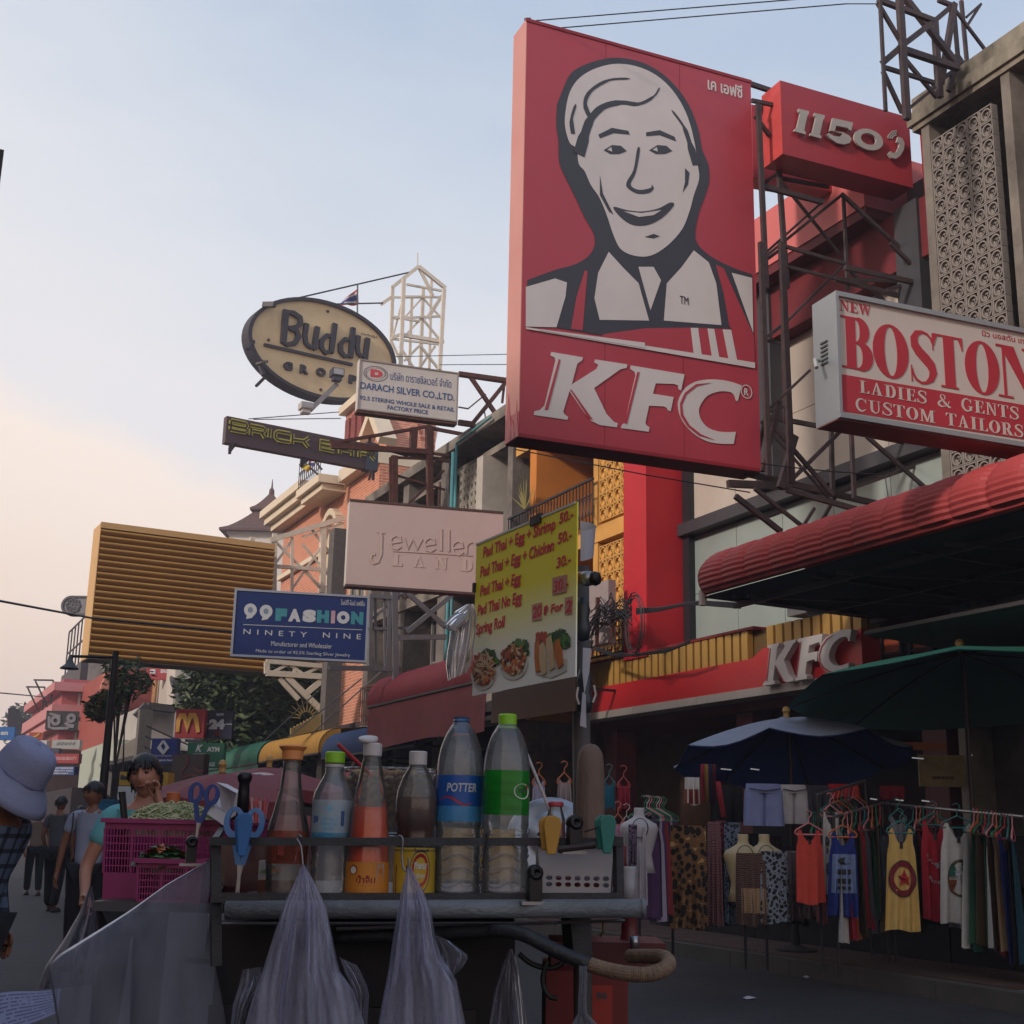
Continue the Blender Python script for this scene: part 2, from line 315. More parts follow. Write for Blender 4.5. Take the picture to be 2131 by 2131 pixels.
# ---------------------------------------------------------------- near concrete building with breeze blocks
B = building('concrete_shophouse', 'grimy concrete shophouse with pierced breeze block screen at right edge', (12, 6, 0))
mb = MB(); xbox(mb, 11.75, 20, -4, 11.88, .13, 10.0); mb.build('wall', M('grimy_concrete', '#524d49', .9, .25, 2.5, .4, dirt=.85, dcol='#201d1e', dscale=.55), B)
mb = MB(); xbox(mb, 11.3, 13, -4, 12.05, 10.5, 10.68); xbox(mb, 11.4, 11.6, -4, 12.05, 10.68, 10.95); xbox(mb, 11.34, 11.5, -4, 12.0, 10.42, 10.5)
mb.build('eave', M('mouldy_plaster', '#8a8476', .85, .2, 3, .3, dirt=.8, dcol='#25221f', dscale=1.4, stretch=(1, 1, .5)), B)
mb = MB()
for y in (11.8, 10.42, 8.6, 5.5, 2.4): xbox(mb, 11.37 if y > 10 else 11.25, 11.76, y-.07, y+.07, .13, 10.42)
xbox(mb, 11.3, 11.74, -4, 11.72, 3.9, 4.3); xbox(mb, 11.3, 11.74, 8.75, 10.3, 7.15, 7.4)
mb.build('pilaster', M('light_pilaster', '#7d776f', .8, .15, 4, .2, dirt=.6, dcol='#35312e', dscale=1.1), B)
# breeze blocks: ring with three spokes in a square frame
def block_mesh(mat, s=.205, name='breeze_block'):
    mb = MB(); h = s/2; e = .016; n = 12
    mb.box(-.05, .05, -h, -h+e, -h, h).box(-.05, .05, h-e, h, -h, h).box(-.052, .052, -h+e, h-e, -h, -h+e).box(-.052, .052, -h+e, h-e, h-e, h)
    ro, ri = h-e-.004, h-e-.024; o = len(mb.v)
    for i in range(n):
        t = 2*math.pi*i/n
        for r, x in ((ro, -.045), (ri, -.045), (ri, .045)): mb.v.append((x, math.cos(t)*r, math.sin(t)*r))
    for i in range(n):
        a, b = o+3*i, o+3*((i+1) % n); mb.f += [(a, a+1, b+1, b), (a+1, a+2, b+2, b+1)]; mb.m += [0, 0]
    for k in range(3):
        t = math.pi/2 + k*2*math.pi/3; mb.bar((-.0, 0, 0), (-.0, math.cos(t)*ri, math.sin(t)*ri), .07, .018, up=(1, 0, 0))
    return mb.mesh(name, mat)
bm1 = block_mesh(M('cast_breeze_block', '#8d8782', .85, .15, 5, .2, dirt=.55, dcol='#3a3532', dscale=.9))
for c in range(5):
    for r in range(25): put('breeze_block', bm1, B, Matrix.Translation(V((11.42, 11.615 - c*.212, 4.98 + (r + .5*0)*.211)) - V((12, 6, 0))))
for r in range(10):      # second panel further right, lower storey
    pass
for (y0, y1, z0, z1) in ((8.8, 10.25, 7.5, 9.7), (5.7, 8.4, 7.5, 9.7), (8.8, 10.25, 4.6, 7.0)):
    window_x(B, 11.7, y0, y1, z0, z1, M('brown_frame', '#4a423e', .6), g_dark, 3, 2, .07, .05)
mb = MB(); mb.tube([(11.66, 12.2, 10.98), (11.66, 12.2, 10.8), (11.74, 12.2, 10.6), (11.76, 12.2, 9.4)], .06, 8); mb.build('drainpipe', red_w, B, smooth=True)
# ---------------------------------------------------------------- red and grey restaurant building
B = building('restaurant_building', 'red restaurant building with cream wall panels and yellow slatted fascia', (12.5, 15, 0))
xbox(MB(), 12.02, 20, 12.0, 19.0, 4.2, 10.2).build('wall', M('panel_backing', '#55504e', .8), B)
xbox(MB(), 11.25, 13.6, 12.9, 18.6, 9.75, 10.65).build('roof_band', pink_w, B)
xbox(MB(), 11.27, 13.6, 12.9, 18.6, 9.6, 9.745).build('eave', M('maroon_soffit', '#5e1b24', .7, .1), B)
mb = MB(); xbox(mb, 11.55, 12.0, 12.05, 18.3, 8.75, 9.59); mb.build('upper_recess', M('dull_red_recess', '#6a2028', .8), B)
pan = M('cream_wall_panel', '#bdb3a8', .45, .05, 1.5, dirt=.25, dcol='#948b80', dscale=.6, spec=.4)
ys = [12.1, 13.3, 14.5, 15.7, 16.9, 18.2]
for i in range(5):
    for z0, z1, mm in ((6.42, 7.55, pan), (7.56, 8.74, pan), (4.3, 5.2, g_grn), (5.21, 6.18, g_grn)):
        MB().box(11.82, 12.0, ys[i]+.006, ys[i+1]-.006, z0, z1).build('wall_panel', mm, B)
xbox(MB(), 11.6, 12.0, 12.1, 18.29, 6.2, 6.4).build('ledge', M('dark_ledge', '#3a393f', .5), B)
for y in (12.4, 15.68): xbox(MB(), 11.5, 11.81, y-.22, y+.22, 6.42, 9.6).build('column', M('charcoal_column', '#3a3a40', .6, .1), B)
xbox(MB(), 11.0, 11.95, 18.3, 19.05, 4.15, 9.8).build('red_column', red_w, B)
xbox(MB(), 11.7, 11.9, 18.1, 18.29, 4.2, 9.6).build('black_frame', M('black_frame', '#24252b', .4), B)
# fascia: red band, white drip edge, yellow slats
mb = MB(); xbox(mb, 11.0, 11.3, 13.06, 20.5, 3.36, 3.78); xbox(mb, 11.0, 11.3, 13.06, 15.15, 3.78, 3.9)
mb.add([(11.0, 15.15, 3.78), (11.3, 15.15, 3.78), (11.3, 15.42, 3.78), (11.0, 15.42, 3.78), (11.0, 15.15, 3.9), (11.3, 15.15, 3.9)], [(0, 4, 3), (1, 2, 5), (0, 1, 5, 4), (4, 5, 2, 3)])
mb.build('fascia_band', M('signal_red', '#c22a30', .4, .05, 2, spec=.5), B)
for y in (13.06, 14.93, 16.8, 18.67): xbox(MB(), 10.97, 11.31, y+.004, min(y+1.866, 20.5), 3.24, 3.358).build('drip_edge', M('white_trim', '#b7b0aa', .5, .06, 4, dirt=.2), B)
xbox(MB(), 11.16, 11.3, 13.06, 20.5, 3.785, 4.2).build('slat_backing', M('ochre_shadow_gap', '#6b5632', .7), B)
sl = MB().box(0, .1, 0, .15, 0, .42).mesh('slat', M('ochre_slat', '#b58e49', .5, .06, 3, dirt=.15, dcol='#7c6030'))
slh = MB().box(0, .1, 0, .15, 0, .3).mesh('slat', MATS['ochre_slat'])
for i in range(36):
    y = 13.1 + i*.206
    if y < 15.0: put('slat', slh, B, Matrix.Translation(V((11.04, y, 3.905)) - V((12.5, 15, 0))))
    elif y > 15.4: put('slat', sl, B, Matrix.Translation(V((11.04, y, 3.785)) - V((12.5, 15, 0))))
xbox(MB(), 11.02, 11.3, 15.4, 20.5, 4.21, 4.25).build('coping', M('coping_red', '#8c2a2a', .5), B)
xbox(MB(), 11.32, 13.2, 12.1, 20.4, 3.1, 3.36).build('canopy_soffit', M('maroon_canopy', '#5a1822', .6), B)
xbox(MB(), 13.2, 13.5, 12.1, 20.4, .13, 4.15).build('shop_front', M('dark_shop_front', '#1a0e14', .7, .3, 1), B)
mb = MB()
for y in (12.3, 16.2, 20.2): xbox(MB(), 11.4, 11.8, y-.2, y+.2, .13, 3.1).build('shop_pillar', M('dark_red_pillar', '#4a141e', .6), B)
mb = MB().box(10.95, 11.3, 14.1, 14.5, 4.25, 4.55).box(10.96, 11.3, 13.8, 14.04, 4.25, 4.42); mb.build('floodlight_box', M('white_box', '#b5b2ae', .5), B)
# far corner of the restaurant seen below the awning
for i in range(3): window_x(B, 11.99, 12.3 + i*.01 + i*.55, 12.75 + i*.55, 3.25+.2, 4.0, black_st, M('orange_pane', '#9c4a30', .5), 1, 2, .04, .03, name='lit_window')
# ---------------------------------------------------------------- yellow shophouse
B = building('yellow_shophouse', 'yellow shophouse with pierced block screens and iron balcony', (12.5, 22, 0))
yel = M('yellow_paint', '#cf9a4e', .7, .08, 2, .1, dirt=.35, dcol='#7a5a34', dscale=1.2); org = M('orange_paint', '#c47b32', .7, .06, 2, dirt=.15, dcol='#8a5626')
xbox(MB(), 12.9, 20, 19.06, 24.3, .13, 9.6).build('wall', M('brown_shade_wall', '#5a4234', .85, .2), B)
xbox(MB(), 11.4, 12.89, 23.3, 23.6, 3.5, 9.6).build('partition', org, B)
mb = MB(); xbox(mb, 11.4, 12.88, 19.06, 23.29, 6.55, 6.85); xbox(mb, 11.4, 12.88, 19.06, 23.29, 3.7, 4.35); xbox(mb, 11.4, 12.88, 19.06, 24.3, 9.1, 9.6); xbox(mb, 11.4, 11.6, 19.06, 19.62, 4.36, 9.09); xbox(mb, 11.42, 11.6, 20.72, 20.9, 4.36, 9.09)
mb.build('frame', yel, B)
bm2 = block_mesh(M('yellow_breeze_block', '#d8a557', .7, .08, 5, dirt=.2, dcol='#8a6434'), .26)
for z0, n in ((7.05, 6), (4.45, 8)):
    for c in range(4):
        for r in range(n): put('breeze_block', bm2, B, Matrix.Translation(V((11.48, 19.76 + c*.268, z0 + r*.268)) - V((12.5, 22, 0))))
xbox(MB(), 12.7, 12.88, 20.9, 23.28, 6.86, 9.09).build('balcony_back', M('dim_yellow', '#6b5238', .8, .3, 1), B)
def balcony(B, X, Y0, Y1, Z0, Z1, mat, step=.13, name='balcony_railing'):
    mb = MB(); mb.bar((X, Y0, Z1), (X, Y1, Z1), .05, .04).bar((X, Y0, Z0), (X, Y1, Z0), .04, .03).bar((X, Y0, (Z0*.35+Z1*.65)), (X, Y1, (Z0*.35+Z1*.65)), .03, .02)
    n = int((Y1-Y0)/step)
    for i in range(n+1):
        y = Y0 + (Y1-Y0)*i/n; mb.bar((X, y, Z0), (X, y, Z1), .018)
        if i < n:
            c = [(X, y + step/2 + math.cos(t)*step*.42, (Z0*.6+Z1*.4) + math.sin(t)*(Z1-Z0)*.22) for t in [2*math.pi*k/7 for k in range(8)]]; mb.tube(c, .008, 4)
    return mb.build(name, mat, B)
balcony(B, 11.3, 20.7, 24.4, 6.9, 7.75, black_st); balcony(B, 11.3, 19.2, 24.4, 4.4, 5.1, black_st)
window_x(B, 12.6, 21.0, 23.0, 7.0, 8.9, M('pale_frame', '#8d8880', .6), g_dark, 2, 1)
# ---------------------------------------------------------------- grey concrete shophouse
B = building('grey_shophouse', 'old grey concrete shophouse with stained eave behind the faded sign', (12.5, 28, 0))
gc = M('stained_grey_concrete', '#77716b', .9, .25, 2, .3, dirt=.85, dcol='#2c292b', dscale=.6)
xbox(MB(), 12.1, 20, 24.32, 33.6, .13, 9.9).build('wall', gc, B)
mb = MB(); xbox(mb, 11.2, 13, 24.32, 33.65, 10.05, 10.3); xbox(mb, 11.5, 12.09, 24.32, 33.65, 9.55, 9.7); xbox(mb, 11.3, 12.09, 24.32, 33.65, 6.7, 7.0); xbox(mb, 11.3, 12.09, 24.32, 33.65, 3.6, 4.0)
mb.build('eave', M('stained_eave', '#837c73', .9, .25, 2.5, .3, dirt=.8, dcol='#2b2827', dscale=1.0), B)
for y0, y1, m_ in ((24.35, 24.6, gc), (27.9, 28.4, gc), (30.6, 31.0, gc), (33.2, 33.6, gc)): xbox(MB(), 11.35, 12.09, y0, y1, .13, 10.04).build('pilaster', m_, B)
whp = M('whitewashed_pilaster', '#b4afa6', .8, .1, 3, dirt=.3, dcol='#6a635a', dscale=1.3)
xbox(MB(), 11.32, 12.08, 25.86, 26.2, 7.01, 9.54).build('white_pilaster', whp, B)
bm3 = block_mesh(M('pale_breeze_block', '#a9a398', .85, .1, 5, dirt=.4, dcol='#4a4540'), .21)
for c in range(6):
    for r in range(12): put('breeze_block', bm3, B, Matrix.Translation(V((11.5, 26.33 + c*.216, 7.12 + r*.212)) - V((12.5, 28, 0))))
mb = MB().tube([(11.25, 27.45, 10.0), (11.22, 27.45, 3)], .05, 8).tube([(11.1, 26.9, 10.05), (11.1, 26.9, 3)], .035, 8).tube([(11.1, 26.9, 10.05), (11.1, 25, 10.15)], .03, 6)
mb.build('drainpipe', M('teal_pipe', '#4f8a92', .5, .1), B, smooth=True)
mb = MB().tube([(11.15, 28.0, 9.4), (11.15, 28.0, 7.3), (11.2, 28.2, 7.0)], .03, 6); mb.build('conduit', M('rosy_conduit', '#8a6a60', .6), B)
for y0, y1, z0, z1 in ((24.7, 25.7, 7.1, 9.3), (28.5, 30.4, 7.2, 9.4), (31.1, 33.1, 7.2, 9.4), (24.7, 25.8, 4.3, 6.5), (28.6, 30.4, 4.3, 6.5)):
    window_x(B, 12.04, y0, y1, z0, z1, M('grey_frame', '#827e7b', .6, dirt=.3), g_dark, 2, 2, .06, .05)
balcony(B, 11.25, 27.9, 33.4, 4.05, 5.0, rust, .16); balcony(B, 11.25, 28.4, 30.5, 7.0, 7.7, rust, .16)
# roof clutter
mb = MB()
for k in range(9): mb.bar((11.6 + R_.random()*.6, 24.6 + k*.35, 10.3), (11.5 + R_.random()*.7, 24.6 + k*.35 + R_.uniform(-.4, .4), 10.3 + R_.uniform(.3, .8)), .025)
mb.box(11.9, 12.6, 24.6, 27.0, 10.3, 10.75); mb.build('roof_parapet', M('crumbling_parapet', '#8a7866', .9, .3, 6, .5, dirt=.6), B)
# ---------------------------------------------------------------- brick hotel with cream cornices
B = building('brick_hotel', 'orange brick hotel with cream cornice, arched window and gable', (13, 39, 0))
bk = M_brick('orange_brick', '#c07a60', '#b06a52', '#c8a48e', 1, .3, .26, .085, .01); cr = M('cream_stucco', '#d3c5ae', .6, .05, 2, dirt=.12, dcol='#9a8a74')
xbox(MB(), 11.6, 20, 33.7, 43.5, .13, 11.35).build('wall', bk, B)
mb = MB(); xbox(mb, 11.2, 13, 39.3, 43.8, 11.37, 11.6); xbox(mb, 11.0, 13, 39.25, 44.0, 11.6, 11.85); xbox(mb, 10.85, 13, 39.2, 44.1, 11.85, 12.1)
xbox(mb, 11.25, 13, 33.7, 36.4, 11.37, 11.75); xbox(mb, 11.45, 11.59, 33.7, 43.5, 9.6, 9.75)
mb.build('cornice', cr, B)
mb = MB(); xbox(mb, 10.7, 12.5, 36.6, 39.0, 11.4, 11.65); xbox(mb, 10.85, 12.5, 36.7, 38.9, 11.2, 11.39); mb.build('balcony_slab', cr, B)
balcony(B, 10.75, 36.65, 38.95, 11.65, 12.5, black_st, .2)
# gable: two raking cornices over brick, lattice ends
mb = MB(); mb.add([(11.9, 33.7, 11.4), (11.9, 36.3, 11.4), (11.9, 34.6, 13.0), (13, 33.7, 11.4), (13, 36.3, 11.4), (13, 34.6, 13.0)], [(0, 2, 1), (3, 4, 5), (0, 1, 4, 3), (1, 2, 5, 4), (2, 0, 3, 5)]); mb.build('gable', bk, B)
mb = MB(); mb.bar((11.75, 33.6, 12.0), (11.75, 34.6, 13.1), .5, .24).bar((11.75, 36.9, 11.3), (11.75, 34.6, 13.13), .5, .24); mb.build('gable_cornice', cr, B)
xbox(MB(), 12.2, 14.5, 36.9, 39.0, 11.36, 14.4).build('attic', M_brick('rose_brick', '#a8695c', '#935648', '#b89080', 1, .3, .5, .2, .03), B)
mb = MB(); xbox(mb, 12.0, 14.7, 36.7, 39.2, 14.4, 14.65); mb.build('attic_cornice', cr, B)
for k in range(3): xbox(MB(), 12.1, 12.19, 37.1 + k*.62, 37.5 + k*.62, 12.6, 14.1).build('lattice_window', M('dark_red_lattice', '#7a3c38', .7, .5, 14), B)
mb = MB()   # arched surround
pts = [(9.2, 38.3), (10.0, 38.3)] + [(10.0 + math.sin(t)*.75, 37.55 + math.cos(t)*.75) for t in [math.pi*k/10 for k in range(1, 10)]] + [(10.0, 36.8), (9.2, 36.8)]
for i in range(len(pts)-1): mb.bar((11.5, pts[i][1], pts[i][0]), (11.5, pts[i+1][1], pts[i+1][0]), .2, .28, up=(1, 0, 0))
mb.build('window_arch', cr, B)
mb = MB().box(11.56, 11.6, 36.85, 38.25, 8.2, 10.2); mb.build('arched_window', M('pale_blind', '#c4b8a2', .6), B)
for k in range(3): window_x(B, 11.56, 34.3 + k*3.1, 35.7 + k*3.1, 6.5, 8.6, cr, g_dark, 2, 2)
# ---------------------------------------------------------------- temple-roofed tower
cT = atD(*zp('z5', 385, 1830), 78); B = building('tiered_roof_pavilion', 'white pavilion with dark two-tier pointed roof and spire', (cT.x, cT.y, 0)); zz = lambda y: atD(*zp('z5', 385, y), 78).z
rf = M('dark_brown_shingle', '#57403a', .8, .2, 3, .3); sx_ = 78*PX/2.972
def proof(name, r0, y0, r1, y1, n=7):
    pr = [(0, zz(y0)-.02), (r0, zz(y0)-.02), (r0, zz(y0)+.12)] + [(r0+(r1-r0)*(k/n)**.72, zz(y0)+.12+(zz(y1)-zz(y0)-.12)*k/n) for k in range(1, n+1)] + [(0, zz(y1))]
    MB().lathe([(r*1.15, z) for r, z in pr], 4, (cT.x, cT.y, 0), ax=Matrix.Rotation(rad(20), 3, 'Z')).build(name, rf, B)
proof('lower_roof', 330*sx_, 1850, 95*sx_, 1685); proof('upper_roof', 140*sx_, 1690, 8*sx_, 1560)
MB().lathe([(.18, zz(1570)), (.16, zz(1545)), (.06, zz(1530)), (.02, zz(1478))], 8, (cT.x, cT.y, 0)).build('spire', rf, B)
MB().lathe([(260*sx_*1.15, 0), (260*sx_*1.15, zz(1862)), (280*sx_*1.15, zz(1862)), (280*sx_*1.15, zz(1852)), (0, zz(1852))], 4, (cT.x, cT.y, 0), ax=Matrix.Rotation(rad(20), 3, 'Z')).build('wall', M('white_render', '#c4c0ba', .7, .05), B)
# ---------------------------------------------------------------- buildings beyond (to the left)
def px_box(x0, x1, y_top, Y, D, name, label, mat, y_bot=1760):
    a = atY(x0, y_top, Y); b = atY(x1, y_top, Y); B = building(name, label, ((a.x+b.x)/2, Y+D/2, 0)); xbox(MB(), a.x, b.x, Y, Y+D, 0, (a.z+b.z)/2).build('wall', mat, B); return B, a.x, b.x, (a.z+b.z)/2
pk = M('pink_render', '#a65456', .7, .08, 1, dirt=.2, dcol='#7a3c40'); pk2 = M('light_pink_band', '#b87a7a', .7, .06)
B, x0, x1, zt = px_box(*[zp('m5', 640, 800)[0], zp('m5', 1060, 800)[0]], zp('m5', 700, 800)[1], 72, 15, 'pink_building', 'pink apartment building with pale bands and rooftop railing', pk)
for k, (ya, yb) in enumerate(((840, 925), (1060, 1180), (1220, 1310))):
    za, zb = atY(*zp('m5', 800, ya), 72).z, atY(*zp('m5', 800, yb), 72).z; xbox(MB(), x0-.5, x1+.02, 71.4, 87, zb, za).build('balcony_band', pk2, B)
za, zb = atY(*zp('m5', 800, 930), 72).z, atY(*zp('m5', 800, 1075), 72).z; xa, xb = atY(*zp('m5', 790, 950), 71.9).x, atY(*zp('m5', 1000, 950), 71.9).x
window_y(B, 71.95, xa, xb, zb, za, M('white_window_frame', '#b9b4b0', .5), g_dark, 2)
za, zb = atY(*zp('m5', 800, 1320), 72).z, atY(*zp('m5', 800, 1400), 72).z; window_y(B, 71.95, xa, xb, zb, za, MATS['white_window_frame'], g_dark, 3)
xbox(MB(), x0+3.2, x1+3, 76, 90, zt, zt+3.0).build('roof_tank_room', M('stained_tank_room', '#6f6a66', .9, .3, 1, dirt=.7, dcol='#2c2a2a', dscale=.4), B)
mb = MB()
for k in range(7): mb.bar((x0+1.6, 77+k*1.5, zt+1.6), (x0+1.6, 77+k*1.5, zt+4.4), .08)
for z in (1.6, 3, 4.4): mb.bar((x0+1.6, 77, zt+z), (x0+1.6, 86, zt+z), .08)
mb.box(x0+1.4, x0+1.8, 77, 86, zt, zt+1.6); mb.build('roof_railing', black_st, B)
mb = MB()
for k in range(2):
    p = V((x0-.3, 74+k*4, zt-1.6)); mb.bar(p, p+V((-.9, 0, 1.6)), .08).bar(p+V((0, 0, 0)), p+V((0, 0, 1.7)), .08).bar(p+V((0, 0, 1.7)), p+V((-1, 0, 1.65)), .08)
mb.build('steel_frame', black_st, B)
for k in range(3): xbox(MB(), x0-.15, x0-.02, 74+k*4, 76.5+k*4, zt-6-.1*k, zt-3).build('side_window', M('ochre_shutter', '#9a6f42', .7), B)
ob = M('terracotta_render', '#94463a', .75, .08, 1, dirt=.25, dcol='#6a3430')
B, x0, x1, zt = px_box(zp('m5', 1130, 0)[0], zp('m5', 1850, 0)[0], zp('m5', 1500, 690)[1], 62, 30, 'terracotta_building', 'terracotta building with round top windows beyond the lamp post', ob)
xa, xb = atY(*zp('m5', 1160, 950), 61.9).x, atY(*zp('m5', 1290, 950), 61.9).x
window_y(B, 61.95, xa, xb, atY(*zp('m5', 1200, 1210), 62).z, atY(*zp('m5', 1200, 1060), 62).z, M('dull_frame', '#6a6460', .6), g_dark, 2)
for (xx0, xx1, ya, yb) in ((1700, 1840, 1150, 1260), (1135, 1280, 1230, 1330)):
    xbox(MB(), atY(*zp('m5', xx0, 950), 62).x, atY(*zp('m5', xx1, 950), 62).x, 61.7, 61.98, atY(*zp('m5', 1200, yb), 62).z, atY(*zp('m5', 1200, ya), 62).z).build('balcony', pk2, B)
xbox(MB(), x0-.1, x1+.1, 61.8, 61.99, atY(*zp('m5', 1200, 1100), 62).z, atY(*zp('m5', 1200, 1075), 62).z).build('string_course', M('maroon_trim', '#6c2c30', .7), B)
mb = MB().tube([(x0+1.9, 61.6, zt), (x0+1.9, 61.6, 2)], .12, 6); mb.build('gilt_column', M('gilt_ornament', '#a87a4a', .6, .4, 3), B)
B, x0, x1, zt = px_box(zp('l1', 1180, 0)[0], zp('l1', 1340, 0)[0], zp('l1', 1250, 1060)[1], 58, 20, 'white_tower_block', 'narrow white block with grey windows behind the satellite dish', M('white_wall', '#b8b0a6', .7, .08, 1, dirt=.2))
for k in range(3): window_y(B, 57.95, x0+1.0, x0+2.0, zt-3.2-k*2.6, zt-1.6-k*2.6, MATS['dull_frame'], g_dark, 1)
B, x0, x1, zt = px_box(zp('l1', 1340, 0)[0], zp('l1', 1760, 0)[0], zp('l1', 1500, 1120)[1], 64, 20, 'mauve_building', 'mauve grey building behind the dark tree', M('mauve_wall', '#857a80', .8, .1, 1))
for k in range(2): xbox(MB(), x0, x1, 63.8, 63.99, zt-2.6-k*3.4, zt-2.3-k*3.4).build('ledge', MATS['dull_frame'], B)
wf = M('white_plank', '#a8a39c', .7, .06, 2, dirt=.2)
B, x0, x1, zt = px_box(zp('m5', 1395, 0)[0], zp('m5', 1760, 0)[0], zp('m5', 1600, 1085)[1], 50, 8, 'white_shop_house', 'small white shop with gabled dark roof edge and many cables', wf)
mb = MB(); a = atY(*zp('m5', 1385, 1170), 49.6); b = atY(*zp('m5', 1480, 1060), 49.6); c = atY(*zp('m5', 1760, 1095), 49.6); mb.bar(a, b, .6, .35).bar(b, c, .6, .25); mb.build('roof_edge', M('dark_roof_edge', '#3a3638', .7), B)
B, x0, x1, zt = px_box(zp('m5', 1150, 0)[0], zp('m5', 1420, 0)[0], zp('m5', 1300, 1400)[1], 46, 8, 'cream_shop', 'low cream and green shop beside the utility pole', M('pale_green_wall', '#9fa79a', .7, .06, 2))
mb = MB(); a = atY(*zp('m5', 1190, 1470), 45.6); b = atY(*zp('m5', 1410, 1350), 45.6); c = atY(*zp('m5', 1410, 1540), 45.6); d = atY(*zp('m5', 1190, 1590), 45.6)
mb.add([a, b, c, d] + [p + V((0, .3, 0)) for p in (a, b, c, d)], [(0, 3, 2, 1), (4, 5, 6, 7), (0, 1, 5, 4), (1, 2, 6, 5), (2, 3, 7, 6), (3, 0, 4, 7)]); mb.build('blank_hoarding', M('cream_hoarding', '#aaa496', .6, .05, 2, dirt=.15), B)
mb = MB(); a = atY(*zp('m5', 1040, 1650), 44); b = atY(*zp('m5', 1420, 1560), 44); mb.bar(a, b, 1.6, .12); mb.build('roof_sheet', M('grey_roof_sheet', '#6a6a68', .7), B)
for k, xx in enumerate((1060, 1130, 1200)): 
    p = atY(*zp('m5', xx, 1700), 44.5); xbox(MB(), p.x, p.x+.7, 44.5, 44.7, 0, p.z+.3).build('shutter', M('pale_shutter', '#8d8f8e', .6, .15, 2), B)
# shop row continuing under the far awnings, dark openings
B = building('shop_row', 'dim open shop fronts under the green and yellow awnings', (12.5, 34, 0))
xbox(MB(), 12.0, 12.09, 24.4, 33.6, .13, 3.6).build('shutter', dark, B); xbox(MB(), 11.5, 11.58, 33.7, 60, .13, 4.2).build('wall', M('dim_shop_wall', '#3b2f33', .8, .3, 1), B)
# far end of the street
B, x0, x1, zt = px_box(-300, 95, 1610, 150, 30, 'far_building', 'low hazy buildings closing the far end of the street', M('far_wall', '#6a5558', .8, .2, .2))
# unseen plain shophouses left of the camera, height and extent set to shade street
ow = [M('opposite_wall_cream', '#8d857b', .8, .1, 1), M('opposite_wall_green', '#6f7a74', .8, .1, 1), M('opposite_wall_pink', '#8a6a66', .8, .1, 1)]
for k in range(2, 6):
    h = (11.2, 12, 11, 12.4, 11.6, 10.8)[k]; B = building('shophouse_opposite', ['cream', 'green', 'pink', 'tall cream', 'tall green', 'low pink'][k] + ' shophouse on the far side of the street behind the cart', (-11, -18 + k*9, 0))
    xbox(MB(), -16, -7.2, -22.5 + k*9, -13.52 + k*9, 0, h).build('wall', ow[k % 3], B)
    for j in range(3):
        for l in range(3): xbox(MB(), -7.19, -7.1, -21.6 + k*9 + j*2.8, -19.8 + k*9 + j*2.8, 1.2 + l*3.3, 3.2 + l*3.3).build('window', g_dark, B)
# ================================================================ signs
def sign(name, label, cs, Y=None, D=None, thick=.3, face=None, cab=None, border=0., frame=None, back=True, group=None, cat='sign', yaw0=0):
    r = Rect(cs, Y, D, yaw0=yaw0); t = thing(name, label, cat, r.mx, group)
    if r.err > 6: print('rect', name, 'err', round(r.err, 1), 'yaw', round(math.degrees(r.yaw), 1))
    MB().box(0, r.w, .006, thick, 0, r.h).build('cabinet', cab or face, t, False)
    b = border; MB().box(b, r.w-b, -.0, .005, b, r.h-b).build('sign_face', face, t, False)
    if b:
        mb = MB().box(0, r.w, -.02, .005, r.h-b, r.h).box(0, r.w, -.02, .005, 0, b).box(0, b, -.02, .005, b, r.h-b).box(r.w-b, r.w, -.02, .005, b, r.h-b); mb.build('frame', frame or cab, t, False)
    return t, r
def lpoly(r, zone, pts): return [r.l(*zp(zone, x, y)) for x, y in pts]
def flat(r, zone, pts, mat, t, y=-.004, d=.003, name='printed_shape', holes=(), zs=None):
    return MB().prism(lpoly(r, zone, pts), y-d, y, holes=[lpoly(r, zone, h) for h in holes]).build(name, mat, t, False)
def tx(r, t, s, zone, bl, tr, mat, y=-.004, depth=.003, bold=0, **k):
    a = r.l(*zp(zone, *bl)); b = r.l(*zp(zone, *tr)); return text(s, (a[0], a[1], b[0], b[1]), mat, t, y, depth, bold, **k)
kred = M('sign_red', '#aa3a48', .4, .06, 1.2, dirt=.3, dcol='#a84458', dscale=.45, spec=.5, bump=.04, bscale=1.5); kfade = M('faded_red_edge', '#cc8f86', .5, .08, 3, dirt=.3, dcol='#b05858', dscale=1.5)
kwht = M('sign_white', '#cdc8c8', .45, .04, 2, dirt=.2, dcol='#a9a0a4', dscale=.7); kdk = M('sign_charcoal', '#3c3e48', .45, .05, 2)
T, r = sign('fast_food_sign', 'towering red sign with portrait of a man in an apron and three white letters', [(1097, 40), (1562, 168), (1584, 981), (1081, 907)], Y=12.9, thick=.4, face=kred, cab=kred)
KF = (T, r)
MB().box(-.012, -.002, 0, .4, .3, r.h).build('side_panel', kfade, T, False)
fl = MB()
for x, h in ((.03, .22), (.1, .1), (.16, .3), (.24, .12), (.31, .2)): fl.prism([(x-.035, .3), (x+.045, .3), (x+.01, .3+h)], -.001, 0)
fl.xf(Matrix.Rotation(-math.pi/2, 4, 'Z')); 
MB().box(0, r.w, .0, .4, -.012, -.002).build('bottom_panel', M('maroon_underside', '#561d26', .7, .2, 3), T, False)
for z_ in (r.h-.035, -.01): MB().box(-.02, r.w+.01, -.012, .0, z_, z_+.042).build('trim', M('dull_red_trim', '#8f2430', .5), T, False)
